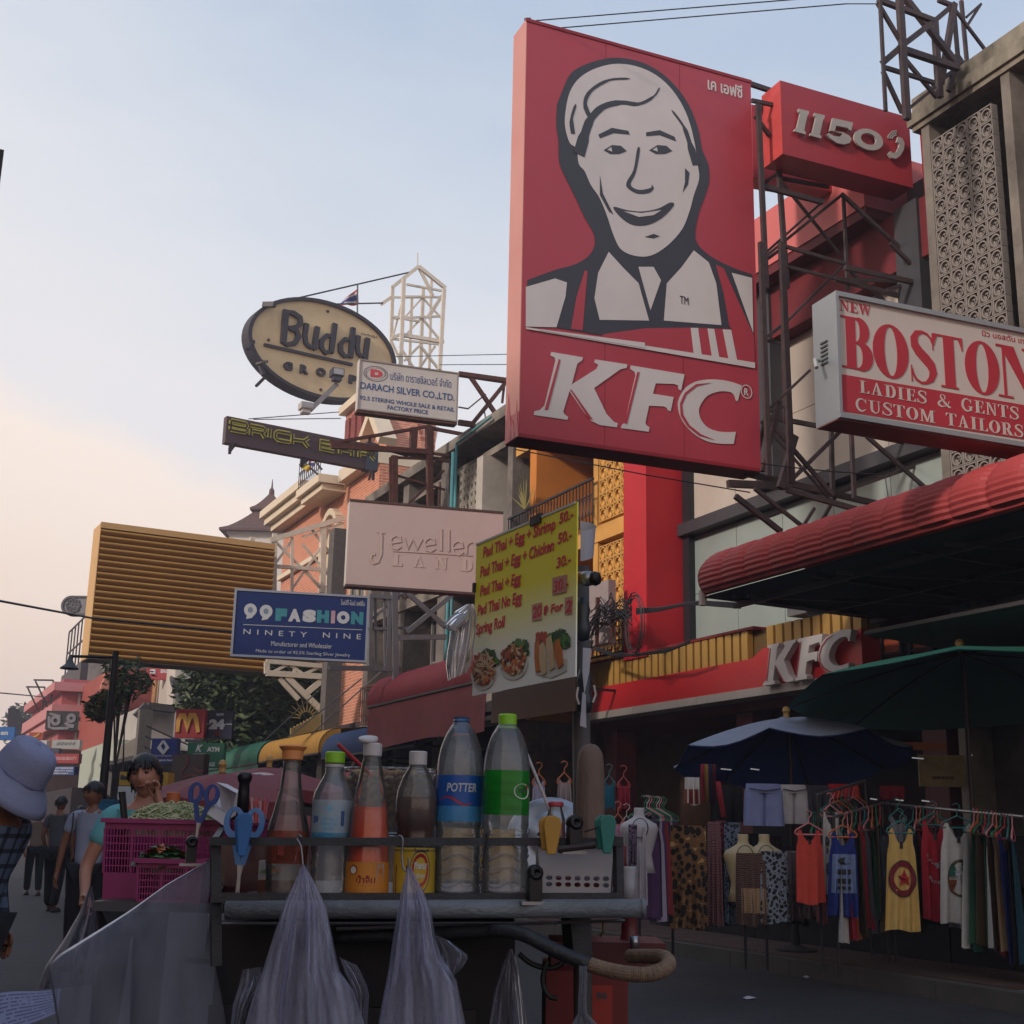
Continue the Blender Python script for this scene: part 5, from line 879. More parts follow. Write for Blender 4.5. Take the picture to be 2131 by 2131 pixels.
# ---- umbrellas
def umbrella(name, label, c, R0, zr, H, nr, outm, inm, tilt=(0, 0), pole=True, sag=.05, valance=0, droop=0, px=None, base_z=0., polem=None):
    """c = ground point of the pole; zr = rim height; H = crown height above rim"""
    T = thing(name, label, 'umbrella', c); Mt = Matrix.Translation((0, 0, zr-base_z)) @ Matrix.Rotation(tilt[0], 4, 'X') @ Matrix.Rotation(tilt[1], 4, 'Y')
    def f(u, v, off=0):
        t = 2*math.pi*u; k = u*nr % 1; s_ = math.sin(math.pi*k); r = R0*v*(1-.05*s_*v); z = H*(1-v**1.35) - sag*s_*v*(1-v*.3) - off
        return Mt @ V((math.cos(t)*r, math.sin(t)*r, z))
    MB().grid(nr*6, 10, lambda u, v: f(u, v)).build('canopy', outm, T, False, smooth=True)
    MB().grid(nr*6, 10, lambda u, v: f(u, v, .012)).build('canopy_lining', inm, T, False, smooth=True)
    if valance: MB().grid(nr*6, 2, lambda u, v: V(f(u, 1)) - V((0, 0, valance*v*(1-.25*abs(math.sin(math.pi*u*nr*2)))))).build('valance', outm, T, False)
    for k in range(nr): p = [Mt @ V((math.cos(2*math.pi*k/nr)*R0*q, math.sin(2*math.pi*k/nr)*R0*q, H*(1-q**1.35)-.025)) for q in (.02, .3, .6, .98)]; MB().tube(p, .008, 5).build('rib', black_st, T, False)
    if pole: MB().tube([(0, 0, 0), (0, 0, zr-base_z+H*.9)], .022, 8).build('pole', polem or M('dark_pole', '#38272c', .5), T, False); MB().lathe([(0, 0), (.22, 0), (.22, .05), (.05, .09), (.035, .3), (0, .3)], 16).build('base', M('dark_base', '#2c2a2c', .8), T, False, smooth=False)
    MB().lathe([(.0, -.02), (.035, 0), (.03, .05), (.045, .08), (.03, .12), (0, .13)], 10, Mt @ V((0, 0, H))).build('finial', M('wood_knob', '#b08a50', .5), T, False)
    return T
c = atZ(2046, 2045, .0); umbrella('green_umbrella', 'big dark green market umbrella on a pole beside the shirt racks', (c.x, c.y, 0), 1.75, 2.74, .42, 8, M('green_canvas', '#2c7a66', .8, .08, 3), M('green_canvas_lining', '#3c6a66', .9, .1, 3), tilt=(rad(-7), rad(2)), sag=.04)
c = atD(1642, 1500, 14.3); umbrella('blue_umbrella', 'faded blue umbrella with pale sun-bleached top and wooden knob', (c.x, c.y, .13), 1.28, c.z-.38, .42, 8, M('bleached_blue_canvas', '#8490a8', .8, .12, 2, dirt=.15), M('blue_canvas_lining', '#34509c', .85, .1, 2), tilt=(rad(-10), rad(3)), sag=.13, base_z=.13)
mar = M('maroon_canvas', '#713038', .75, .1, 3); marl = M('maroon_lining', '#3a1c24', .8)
for nm, lb, x, y, D, R_u in (('maroon_umbrella', 'maroon cafe umbrella with printed oval emblem behind the bottles', 560, 1600, 15.5, 1.05), ('maroon_umbrella', 'maroon cafe umbrella without emblem behind the noodle basket', 462, 1612, 13.6, .85)):
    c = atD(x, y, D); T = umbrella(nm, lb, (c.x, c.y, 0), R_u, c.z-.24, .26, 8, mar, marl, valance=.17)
    if x == 560:
        f = V((-FWD.x, -FWD.y, 0)); 
        em = MB().prism([(math.cos(t)*.17, math.sin(t)*.09) for t in [2*math.pi*k/20 for k in range(20)]], -.01, 0); q = T; Mx = Matrix.Translation(V((-FWD.x*.5, -FWD.y*.5, c.z-.12)) ) @ Matrix.Rotation(-YAW, 4, 'Z') @ Matrix.Rotation(rad(-55), 4, 'X')
        em.v = [tuple(Mx @ V(p)) for p in em.v]; em.build('emblem', M('emblem_pale', '#b9a9a4', .6), q, False)
        o = text('Kim', (-.11, -.045, .11, .045), M('print_navy', '#2a3a66', .5), q, y=-.012, bold=.04, shear=.2); o.matrix_basis = Mx
        o = text('OPEN', (-.2, 0, .2, .065), M('print_white', '#b5b8bd'), q, y=0, bold=.04); o.matrix_basis = Matrix.Translation(V((-FWD.x*(R_u+.01), -FWD.y*(R_u+.01), c.z-.24-.13))) @ Matrix.Rotation(-YAW, 4, 'Z')
# ---- wires
def wire(label, pts, r=.012, sag=0, mat=None, cat='cable', name='cable'):
    P_ = []
    for a, b in zip(pts, pts[1:]):
        a, b = V(a), V(b)
        for k in range(9):
            t = k/8
            if k < 8 or b == V(pts[-1]): P_.append(a.lerp(b, t) - V((0, 0, sag*4*t*(1-t))))
    return single(MB().tube([p - P_[0] for p in P_], r, 4), name, label, cat, mat or M('black_cable', '#26262c', .6), group='overhead wires') if False else _w(P_, r, name, label, cat, mat)
def _w(P_, r, name, label, cat, mat): return single(MB().tube(P_, r, 4), name, label, cat, mat or M('black_cable', '#26262c', .6), group='overhead wires', origin=P_[0])
wire('upper wire running from the top corner of the big red sign', [atY(*zp('z1', 275, 138), 13), atY(1700, -5, 11)], .009); wire('lower wire running from the big red sign to the roof mast', [atY(*zp('z1', 440, 187), 13), atY(1760, 8, 11.5), atY(1830, 8, 11)], .009)
wire('thick cable crossing the ribbed hoarding', [atY(-30, 1245, 20), atY(190, 1286, 24), atY(482, 1315, 26)], .018); wire('thin cable low across the sky at far left', [atY(-20, 1440, 40), atY(110, 1452, 60)], .02)
wire('stay wire from the oval sign to the lattice tower', [atY(*zp('z5', 530, 365), 44), atY(*zp('z5', 1290, 190), 46)], .03); wire('short chain from the lattice tower arm', [atY(*zp('z5', 780, 395), 44.5), atY(*zp('z5', 1090, 388), 46)], .03)
for k, (a, b) in enumerate((((1165, 720), (1860, 705)), ((1440, 770), (1860, 768)))): wire(('upper', 'lower')[k] + ' faint wire behind the silver shop sign', [atY(*zp('z5', *a), 40), atY(*zp('z5', *b), 38)], .014)
for k, (a, b) in enumerate((((260, 1105), (820, 1062)), ((290, 1108), (830, 1102)))): wire(('upper', 'lower')[k] + ' stay wire above the bar sign', [atY(*zp('z5', *a), 31), atY(*zp('z5', *b), 33)], .012)
for k, (x0, y0, x1, y1) in enumerate(((485, 1258, 840, 930), (640, 1240, 1135, 845), (800, 1215, 1290, 775))): wire(('left', 'middle', 'right')[k] + ' slanting white guy rope above the awnings', [atY(*zp('l2', x0, y0), 27), atY(*zp('l2', x1, y1), 24)], .018, 0, M('pale_rope', '#a9a8a8', .6))
wire('long thin wire below the big red sign', [atY(*zp('z2', 130, 1400), 15), atY(*zp('z2', 1000, 1570), 14), atY(*zp('z2', 1710, 1690), 13)], .008)
wire('sagging barbed looking wire in front of the cream panels', [atY(*zp('z4', 170, 1495), 12), atY(*zp('z4', 1000, 1570), 12), atY(*zp('z4', 1035, 1800), 12)], .008, .02)
T = thing('cable_bundle', 'tangled black telephone cables in front of the red column', 'cables', atX(*zp('l6', 300, 600), 10.4))
rr = random.Random(3); bc = M('black_cable', '#26262c', .6)
for k in range(30):
    p = [atX(*zp('l6', x, 400 + rr.gauss(0, 55) + (x < 100)*120), 10.3 + rr.uniform(-.2, .2)) for x in range(90, 440, 70)]; MB().tube(p, .009, 4).build('cable', bc, T)
for k in range(5): MB().tube([atX(*zp('l6', x, y), 10.3) for x, y in ((400, 375+k*9), (560, 370+k*5), (700, 345+k*3), (830, 325+k*6))] + [atX(*zp('l6', 1100, 340+k*8), 10.6)], .012, 5).build('cable', bc, T)
for k in range(6): MB().tube([atX(*zp('l6', x, y+rr.uniform(-12, 12)), 10.4) for x, y in ((110, 640), (250, 685), (400, 690), (600, 660), (760, 600))], .012, 5).build('cable', bc, T)
for k in range(4):
    c_ = zp('l6', 390 + rr.uniform(-20, 20), 470+rr.uniform(-30, 60)); q = atX(*c_, 10.2); MB().tube([q + V((0, math.cos(t)*.25, math.sin(t)*.45)) for t in [2*math.pi*j/14 for j in range(15)]], .01, 4).build('cable_coil', bc, T)
for (x0, y0, x1, y1) in ((140, 300, 135, 620), (80, 475, 260, 480), (240, 330, 240, 560)): MB().bar(atX(*zp('l6', x0, y0), 10.4), atX(*zp('l6', x1, y1), 10.4), .05).build('bracket', rust, T)
p = atX(*zp('l6', 110, 500), 10.6); g1, g2 = atX(*zp('l6', 220, 180), 10.6), atX(*zp('l6', 60, 640), 10.6); single(MB().box(p.x-.02, p.x+.12, g1.y, g2.y, g2.z, g1.z), 'grey_board', 'blank pinkish grey board behind the pole of the menu board', 'board', M('pinkish_grey_board', '#8f8482', .7), origin=p)
# ---- lamp post and utility pole (left)
T = thing('lamp_post', 'black street lamp post with bell shade at left', 'lamp post', atD(208, 2000, 17) * V((1, 1, 0)))
blk = M('black_iron', '#16161b', .5)
a, b = atD(209, 1700, 17), atD(236, 1395, 17); b = V((a.x, a.y, b.z)); MB().tube([(a.x, a.y, 0), (a.x, a.y, 1.2), (a.x, a.y, b.z+.25)], [.09, .06, .04], 10).build('post', blk, T)
q = atD(145, 1385, 17); MB().tube([(a.x, a.y, q.z+.12), tuple(V((q.x, q.y, q.z+.12)))], .02, 6).build('arm', blk, T)
MB().lathe([(.02, .14), (.035, .07), (.06, .015), (.115, -.03), (.12, -.045), (.03, -.045)], 16, V((q.x, q.y, q.z))).build('shade', M('lamp_shade_grey', '#4b4f55', .5), T, smooth=True)
T = thing('utility_pole', 'square concrete utility pole hung with tangled wires at left', 'pole', atY(*zp('m5', 1450, 1560), 42) * V((1, 1, 0)))
a = atY(*zp('m5', 1465, 1100), 42); MB().box(a.x-.2, a.x+.2, 41.8, 42.2, 0, a.z).build('post', gp, T)
MB().box(a.x+.3, a.x+1.4, 41.7, 42.4, a.z-3.0, a.z-1.2).build('transformer_box', M('dark_box', '#1e1e24', .6), T)
for k in range(9): MB().tube([(a.x, 41.7, a.z-.5-k*.32), (a.x+1.5, 41.6, a.z-1.1-k*.35), (a.x+3.4, 41.6, a.z-.9-k*.4)], .025, 4).build('cable', bc, T)
for k in range(5): MB().tube([(a.x+.3, 41.6, a.z-3+k*.1)] + [(a.x+.3+rr.uniform(-.4, .4), 41.6, a.z-3.4-j*.5) for j in range(5)], .03, 4).build('cable', bc, T)
# ---- trees
def leaf_mass(T, name, blobs, n, size, mats, seed=1):
    rr = random.Random(seed); 
    for mi, mm in enumerate(mats):
        mb = MB()
        for _ in range(n//len(mats)):
            c, R1 = rr.choice(blobs); d = V((rr.gauss(0, 1), rr.gauss(0, 1), rr.gauss(0, 1))).normalized()*R1*rr.uniform(.35, 1.08)**.6; p = V(c) + V((d.x, d.y, d.z*.8))
            a = V((rr.gauss(0, 1), rr.gauss(0, 1), rr.gauss(0, .5))).normalized()*size*rr.uniform(.6, 1.4); b = a.cross(V((rr.gauss(0, 1), rr.gauss(0, 1), rr.gauss(0, 1))).normalized()).normalized()*size*.35
            mb.add([p-a, p-a*.2+b, p+a, p-a*.2-b], [(0, 1, 2, 3)])
        mb.build(name, mm, T, kind='stuff')
lf = [M('leaf_dark', '#2c3d2c', .6, .3, 8), M('leaf_mid', '#374c2b', .6, .3, 8), M('leaf_olive', '#4c5a34', .6, .3, 8)]
def tree(label, base, blobs, n, size, seed, trunk_r=.2):
    T = thing('broadleaf_tree', label, 'tree', base); top = sum((V(b[0]) for b in blobs), V((0, 0, 0)))/len(blobs)
    MB().tube([base, V(base).lerp(top, .5)+V((.2, 0, 0)), top], [trunk_r, trunk_r*.7, trunk_r*.3], 8).build('trunk', M('bark', '#3a2e28', .9, .3), T)
    for b in blobs[:6]: MB().tube([V(base).lerp(top, .55), V(b[0])], [trunk_r*.5, .03], 6).build('limb', MATS['bark'], T)
    leaf_mass(T, 'crown', blobs, n, size, lf, seed); return T
bl = [(atY(*zp('l2', x, y), 39), r_) for x, y, r_ in ((200, 940, 1.4), (340, 900, 1.9), (500, 860, 2.0), (640, 930, 1.9), (420, 1060, 2.0), (600, 1080, 2.1), (250, 1060, 1.3), (480, 1190, 1.7), (640, 1190, 1.6), (350, 850, 1.3), (780, 1010, 1.4))]
tree('wide dark tree behind the blue sign and the green awning', atY(*zp('l2', 480, 1180), 39)*V((1, 1, 0)), bl, 15000, .15, 5, .3)
bl = [(atY(*zp('m5', x, y), 30), r_) for x, y, r_ in ((1230, 730, .4), (1330, 740, .5), (1220, 850, .42), (1330, 860, .42), (1150, 700, .3), (1190, 940, .28), (1400, 830, .32))]
tree('small leafy tree crown beside the top of the lamp post', atY(*zp('m5', 1160, 1200), 30)*V((1, 1, 0)), bl, 1100, .075, 6, .03)
bl = [(atY(*zp('m5', x, y), 29), r_) for x, y, r_ in ((1040, 1060, .4), (1000, 1100, .32), (1070, 1000, .3))]
T = thing('hanging_plant', 'brownish hanging plant clump on the lamp post', 'plant', bl[0][0]); leaf_mass(T, 'foliage', bl, 700, .1, [M('leaf_brown', '#5a4a30', .8, .3, 8), lf[1]], 8)
bl = [(atY(*zp('m5', x, y), 130), r_) for x, y, r_ in ((330, 1230, 2.5), (300, 1290, 3), (345, 1190, 1.5))]
T = thing('bare_tree', 'thin scruffy tree beside the far roof lattices', 'tree', bl[0][0]*V((1, 1, 0))); MB().tube([bl[0][0]*V((1, 1, 0)), bl[0][0]], .3, 6).build('trunk', MATS['bark'], T); leaf_mass(T, 'crown', bl, 500, .45, lf[:1], 9)
for k in range(3): p = [(1080, 1200), (1130, 1190), (60, 0)][k]
bl = [(atX(*zp('z2', x, y), 11.2), r_) for x, y, r_ in ((160, 1770, .12), (200, 1800, .16), (180, 1820, .12))]
T = thing('balcony_plant', 'spiky potted plant on the grey shophouse balcony', 'plant', bl[1][0])
for k in range(9): a = rr.uniform(-1.2, 1.2); MB().add([bl[1][0]+V((0, -.05, 0)), bl[1][0]+V((0, .05, 0)), bl[1][0]+V((rr.uniform(-.2, .2), math.sin(a)*.6, .15+math.cos(a)*.5))], [(0, 1, 2)]).build('leaf', M('leaf_yellowish', '#7a7442', .6), T)
# ---- flags
def flag(label, pole0, pole1, quad, cols):
    T = thing('flag', label, 'flag', pole0); MB().tube([pole0, pole1], .03, 6).build('pole', M('grey_pole', '#6a6a70', .5), T)
    a, b, c, d = quad; n = sum(k for _, k in cols); acc = 0
    for cm, k in cols:
        v0, v1 = acc/n, (acc+k)/n; acc += k
        def f(u, v): t = v0+(v1-v0)*v; p = a.lerp(b, u); q = d.lerp(c, u); return p.lerp(q, t)+V((0, .1*math.sin(u*7), 0))
        MB().grid(10, 1, f).build('stripe', cm, T)
fr, fw, fb = M('flag_red', '#b03a48', .7), M('flag_white', '#bdb8b8', .7), M('flag_blue', '#2c3a78', .7)
z5 = lambda x, y, Y: atY(*zp('z5', x, y), Y)
flag('striped flag flying between the oval sign and the lattice tower', z5(932, 470, 45), z5(934, 275, 45), [z5(937, 295, 45), z5(850, 365, 45), z5(815, 408, 45), z5(940, 398, 45)], [(fr, 1), (fw, 1), (fb, 2.4), (fw, 1), (fr, 1)])
flag('yellow flag on a slanting pole below the bar sign', z5(690, 1450, 36), z5(600, 1370, 36), [z5(600, 1370, 36), z5(650, 1412, 36), z5(620, 1440, 36), z5(583, 1395, 36)], [(M('flag_yellow', '#b09a3a', .7), 1)])
flag('small striped flag on a slanting pole below the bar sign', z5(715, 1420, 36), z5(650, 1340, 36), [z5(632, 1355, 36), z5(680, 1362, 36), z5(660, 1410, 36), z5(628, 1385, 36)], [(fr, 1), (fw, 1), (fb, 2)])
# ---- far signs on the left
def sg(name, label, zone, x0, y0, x1, y1, Y, face, **k):
    return sign(name, label, [zp(zone, x0, y0), zp(zone, x1, y0+(x1-x0)*k.pop('sl', .02)), zp(zone, x1, y1), zp(zone, x0, y1)], Y=Y, thick=.2, face=face, cab=k.pop('cab', face), **k)
gold = M('sign_gold', '#b98a3a', .5); mred = M('sign_dark_red', '#8c2028', .5, .08)
T, r = sg('burger_sign', 'dark red sign with two golden arches', 'l1', 1175, 1368, 1368, 1565, 36, mred)
MB().stroke(lpoly(r, 'l1', [(1192, 1525), (1200, 1450), (1218, 1412), (1235, 1412), (1250, 1450), (1258, 1520), (1268, 1450), (1285, 1410), (1303, 1410), (1320, 1450), (1332, 1528)]), [.1, .12, .14, .14, .12, .1, .12, .14, .14, .12, .1], -.05, 0).build('arches', gold, T, False)
T, r = sg('open_hours_sign', 'navy sign reading 24 beside the golden arches', 'l1', 1370, 1378, 1555, 1568, 36, M('night_navy', '#191c38', .5)); row('24', (1398, 1505), (1503, 1508), 68, wh, 0, 'l1', T, r, .08); MB().box(.0, r.w*.14, -.01, 0, r.h*.5, r.h*.53).box(r.w*.75, r.w, -.01, 0, r.h*.5, r.h*.53).build('rule', wh, T, False)
row('open', (1448, 1420), (1500, 1422), 22, wh, 0, 'l1', T, r); MB().stroke(lpoly(r, 'l1', [(1435, 1555), (1440, 1525), (1448, 1520), (1455, 1550), (1462, 1520), (1470, 1525), (1475, 1555)]), .05, -.03, 0).build('arches', M('dim_red_mark', '#6c2630', .5), T, False)
T, r = sg('blue_bank_sign', 'blue bank sign with white lotus-like diamond emblem', 'l1', 1010, 1565, 1185, 1735, 34, M('bank_blue', '#1f2f72', .45, .05))
for pts in ([(1097, 1585), (1130, 1632), (1097, 1670), (1062, 1632), (1097, 1585)], [(1072, 1622), (1097, 1668)], [(1122, 1622), (1097, 1668)]): MB().stroke(lpoly(r, 'l1', pts), .06, -.03-len(pts)*.001, 0).build('emblem', wh, T, False)
row('ธนาคารกรุงเทพ', (1040, 1693), (1150, 1695), 16, wh, 0, 'l1', T, r, 0); row('Bangkok Bank', (1040, 1722), (1160, 1724), 18, wh, 0, 'l1', T, r, .03)
T, r = sg('green_atm_sign', 'green cash machine and exchange sign with big white letter', 'l1', 1253, 1590, 1500, 1765, 35, M('bank_green', '#1d5a44', .45, .06), sl=.04)
row('K', (1310, 1655), (1358, 1658), 48, wh, 0, 'l1', T, r, .03, shear=.3); row('ATM', (1386, 1655), (1470, 1658), 32, wh, 0, 'l1', T, r, .05); row('EXCHANGE', (1303, 1752), (1440, 1756), 28, wh, 0, 'l1', T, r, .03); row('ธนาคารกสิกรไทย', (1295, 1675), (1375, 1677), 14, wh, 0, 'l1', T, r, 0); row('แลกเงิน บริการ', (1290, 1700), (1405, 1702), 20, wh, 0, 'l1', T, r, .02)
T, r = sg('dark_brown_sign', 'dark brown sign with thin red curved line drawing', 'l1', 1142, 1672, 1370, 1862, 33, M('dark_brown_panel', '#241820', .5)); MB().stroke(lpoly(r, 'l1', [(1255, 1680), (1262, 1740), (1215, 1800), (1225, 1830), (1290, 1810), (1350, 1830)]), .02, -.02, 0).stroke(lpoly(r, 'l1', [(1300, 1760), (1330, 1785), (1368, 1780)]), .02, -.021, 0).build('line_drawing', M('line_red', '#8a3038', .5), T, False)
T, r = sg('exchange_sign', 'red money exchange sign high on the terracotta building', 'm5', 1470, 670, 1850, 795, 60, mred); row('EXCHANGE', (1615, 722), (1830, 735), 36, wh, 0, 'm5', T, r, .05); MB().box(r.w*.1, r.w*.24, -.02, 0, r.h*.5, r.h*.85).build('logo', wh, T, False); row('OPEN', (1770, 785), (1828, 788), 16, wh, 0, 'm5', T, r)
T, r = sg('guesthouse_sign', 'white sign with red capitals at far left', 'm5', 150, 1400, 470, 1500, 50, M('dull_white_sign', '#a8a3a4', .6)); row('NAT', (230, 1442), (385, 1444), 36, M('print_red', '#a8303a', .5), 0, 'm5', T, r, .06, ); row('เกสต์เฮาส์ แนท', (180, 1470), (455, 1472), 20, kdk, 0, 'm5', T, r); MB().box(0, r.w*.75, -.02, 0, -.3, .16).build('red_strip', M('print_red', '#a8303a', .5), T, False); row('GUEST-HOUSE', (215, 1500), (385, 1500), 18, wh, 0, 'm5', T, r, .04, y=-.03)
T, r = sg('black_ornate_sign', 'black sign with grey rings and scrollwork before the pink building', 'm5', 458, 1105, 780, 1300, 54, M('black_panel', '#2a2a2e', .6, .3, 2))
og = M('ornament_grey', '#77747a', .5)
for cx, cy, rx in ((560, 1205, 36), (718, 1182, 32)): MB().stroke(lpoly(r, 'm5', [(cx+math.cos(t)*rx, cy+math.sin(t)*rx) for t in [2*math.pi*k/20 for k in range(21)]]), .12, -.04, 0).build('ring', og, T, False)
MB().stroke(lpoly(r, 'm5', [(495, 1160), (495, 1270), (540, 1285), (690, 1282)]), .1, -.03, 0).stroke(lpoly(r, 'm5', [(500, 1135), (560, 1150), (610, 1165)]), .08, -.033, 0).stroke(lpoly(r, 'm5', [(660, 1225), (700, 1260), (745, 1262)]), .14, -.036, 0).build('scrollwork', og, T, False)
T, r = sg('pale_script_sign', 'pale grey sign with faint handwriting under the black sign', 'm5', 520, 1395, 800, 1490, 50, M('pale_grey_sign', '#8f9090', .6)); MB().stroke(lpoly(r, 'm5', [(570+k*8, 1435+math.sin(k*1.3)*14) for k in range(24)]), .05, -.02, 0).build('handwriting', M('script_grey', '#6f7274', .5), T, False)
T, r = sg('massage_sign', 'red massage and beauty sign at far left', 'm5', 520, 1535, 790, 1635, 42, mred); row('MASSAGE-BEAUTY', (532, 1598), (770, 1606), 34, M('print_pinkish', '#b08488', .5), 0, 'm5', T, r, .05)
T, r = sg('blue_parlour_sign', 'blue sign with three rows of pale print under the massage sign', 'm5', 508, 1665, 745, 1750, 40, M('parlour_blue', '#22407a', .5)); row('THAI MASSAGE', (520, 1690), (735, 1692), 18, wh, 0, 'm5', T, r, .03); row('& BEAUTY HALL', (520, 1716), (735, 1718), 16, wh, 0, 'm5', T, r, .03); row('OPEN DAILY', (530, 1742), (690, 1744), 14, wh, 0, 'm5', T, r, .03)
T, r = sg('bright_blue_sign', 'bright blue sign cut by the left edge of the photo', 'm5', -120, 1265, 148, 1400, 44, M('bright_blue', '#1e5c9c', .5)); row('an', (5, 1350), (80, 1350), 34, wh, 0, 'm5', T, r, .04)
T, r = sg('orange_swirl_sign', 'small orange red sign below the far roof lattice', 'm5', 292, 1322, 430, 1398, 56, M('orange_red_sign', '#94402c', .5)); MB().stroke(lpoly(r, 'm5', [(330, 1375), (370, 1360), (400, 1335)]), .08, -.03, 0).build('swirl', gold, T, False)
T, r = sg('small_atm_sign', 'small navy cash machine sign under the guesthouse sign', 'm5', 390, 1480, 590, 1535, 46, M('atm_navy', '#1c2440', .5)); row('ATM', (405, 1522), (495, 1523), 30, wh, 0, 'm5', T, r, .05)
T, r = sg('blue_lodging_sign', 'dark blue sign partly behind the sun hat', 'm5', 230, 1505, 410, 1600, 48, M('dark_blue_sign', '#182c5c', .5))
T, r = sg('yellow_poster', 'yellow poster with bold black word behind the woman', 'm5', 1195, 1718, 1690, 1860, 14.5, M('poster_yellow', '#a98838', .6)); row('Buddy', (1210, 1812), (1400, 1815), 60, kdk, 0, 'm5', T, r, .08); flat(r, 'm5', [(1615, 1750), (1650, 1780), (1615, 1815)], mred, T, -.01, .01, 'red_mark'); MB().box(0, r.w, -.01, 0.001, -.25, -.01).build('white_strip', wh, T, False)
# low shop boxes that fill the left distance
for k, (x0, y0, x1, Y, colr, lb) in enumerate(((-60, 1640, 118, 90, '#33282e', 'dim maroon shop front at far left'), (92, 1560, 180, 60, '#3c2826', 'brick-coloured shop front behind the hanging signs'), (150, 1640, 232, 45, '#241c22', 'dark shop front left of the lamp post'))):
    px_box(x0, x1, y0, Y, 8, 'low_shop', lb, M('shop_'+str(k), colr, .8, .5, 1.5))
# lattice masts and railing on far roofs
lat = []
for (x0, y0, x1, y1, n) in ((92, 1270, 160, 1085, 5), (165, 1390, 305, 1200, 3), (835, 1300, 890, 1090, 5)):
    for k in range(n+1): y = y0+(y1-y0)*k/n; lat.append((x0+(k*8 if x0 < 100 else 0)*.3, y, x1, y, .12))
    for k in range(n): ya_ = y0+(y1-y0)*k/n; yb2_ = y0+(y1-y0)*(k+1)/n; lat += [(x0, ya_, x1, yb2_, .1), (x1, ya_, x0, yb2_, .1)]
    lat += [(x0, y0, x0+8, y1, .16), (x1, y0, x1, y1, .16)]
lat.append((165, 1090, 210, 1200, .16))
truss('roof_lattice', 'black steel lattices standing on far roofs at left', 'steel frame', [('m5', a, b, c, d, 100, 100, w*1.5) for a, b, c, d, w in lat], black_st, base=(6, 100, 8))
# satellite dish
c = atY(*zp('m5', 1800, 940), 56); ax = Matrix.Rotation(rad(60), 3, 'Y'); T = thing('satellite_dish', 'tilted satellite dish on the side of the white block', 'satellite dish', c)
solid(MB().lathe([(0, .28), (.35, .22), (.65, .1), (.85, 0)], 20, c, ax=ax).build('dish', M('dish_grey', '#5f6066', .5), T, smooth=True), .02); MB().bar(c, c+V((1.6, 0, -1.9)), .12).bar(c+V((.4, 0, -1.9)), c+V((1.7, 0, -1.9)), .12).build('bracket', black_st, T)
# plain stone face profile on the terracotta wall
T = thing('wall_relief', 'large terracotta face relief in profile beside the lamp post', 'relief', atY(*zp('m5', 1050, 960), 61.5))
pts = [atY(*zp('m5', x, y), 61.5) for x, y in ((1040, 740), (1035, 790), (1020, 830), (1010, 850), (1000, 890), (1015, 905), (1000, 930), (1008, 945), (1000, 970), (1030, 985), (1080, 960), (1095, 860), (1080, 790))]
MB().prism([(p.x, p.z) for p in pts], 61.0, 61.6).build('face', M('relief_terracotta', '#b0705a', .7, .1, 2), T)
# gold sunburst over a yellow fence near the tree
T = thing('sunburst_gate', 'yellow picket gate topped by a gilt sunburst under the tree', 'gate', atY(*zp('l2', 760, 1180), 30))
for k in range(9):
    a = atY(*zp('l2', 670+k*22, 1235-k*6), 30); b = atY(*zp('l2', 672+k*22, 1175-k*12), 30); MB().bar(a, b, .09).build('picket', M('picket_yellow', '#a08a5a', .6), T)
c = atY(*zp('l2', 765, 1110), 30)
for k in range(11): t = rad(180*k/10); MB().add([c+V((math.cos(t+.12)*.15, 0, math.sin(t+.12)*.15)), c+V((math.cos(t-.12)*.15, 0, math.sin(t-.12)*.15)), c+V((math.cos(t)*.52, 0, math.sin(t)*.52))], [(0, 1, 2)]).build('ray', M('picket_yellow', '#a08a5a', .6), T)
# dark canopy corner at the far left edge
p = atY(4, 350, 9); single(MB().box(p.x-.5, p.x, 9, 9.15, p.z-.22, p.z+.14), 'dark_lamp_housing', 'dark object cut by the left edge of the sky', 'lamp', blk, origin=p)
# ================================================================ clothes stall
CAMR = Matrix.Rotation(-YAW, 4, 'Z')
def facing(c, extra=0): return Matrix.Translation(V(c)) @ Matrix.Rotation(-YAW + rad(extra), 4, 'Z')
def spx(x0, y0, x1, y1, D):
    """size in metres of a pixel box at forward distance D"""
    a, b = atD(x0, y1, D), atD(x1, y0, D); return (a+(b-a)*.5), abs((b-a).dot(RGT)), b.z-a.z
def cloth(w0, w1, h, neck='tank', fold=.03, nf=4, seed=0, nu=22, nv=16, skew=0, thick=.03):
    """hanging garment in local x,z; top edge at z=0; front and back sheets"""
    rr = random.Random(seed); ph = [rr.uniform(0, 6) for _ in range(4)]; mb = MB()
    def top(u):
        a = abs(2*u-1)
        if neck == 'tank': return -.16*h*(max(0, 1-(a/.62)**2)**.8) - (.03*h if a > .9 else 0)
        if neck == 'strap': return -.2*h*(1 if a < .6 else 0)
        return 0
    def f(u, v, s_=1):
        a = (2*u-1); wid = (w0+(w1-w0)*(v**.8)) - (.14*w0*math.exp(-((v-.1)/.08)**2) if neck == 'tank' else 0)
        z = top(u)*(1-v) - h*v - (.012*math.sin(u*7+ph[2])*v); y = s_*thick*(.4+.6*v)*(1-a*a) * -1 + fold*v*math.sin(a*nf*2.2+ph[0]+v*1.2) + fold*.5*math.sin(a*9+ph[1])*v
        return (a*wid/2 + skew*v, y, z)
    mb.grid(nu, nv, lambda u, v: f(u, v, 1)); mb.grid(nu, nv, lambda u, v: f(u, v, -1), 1); return mb, f
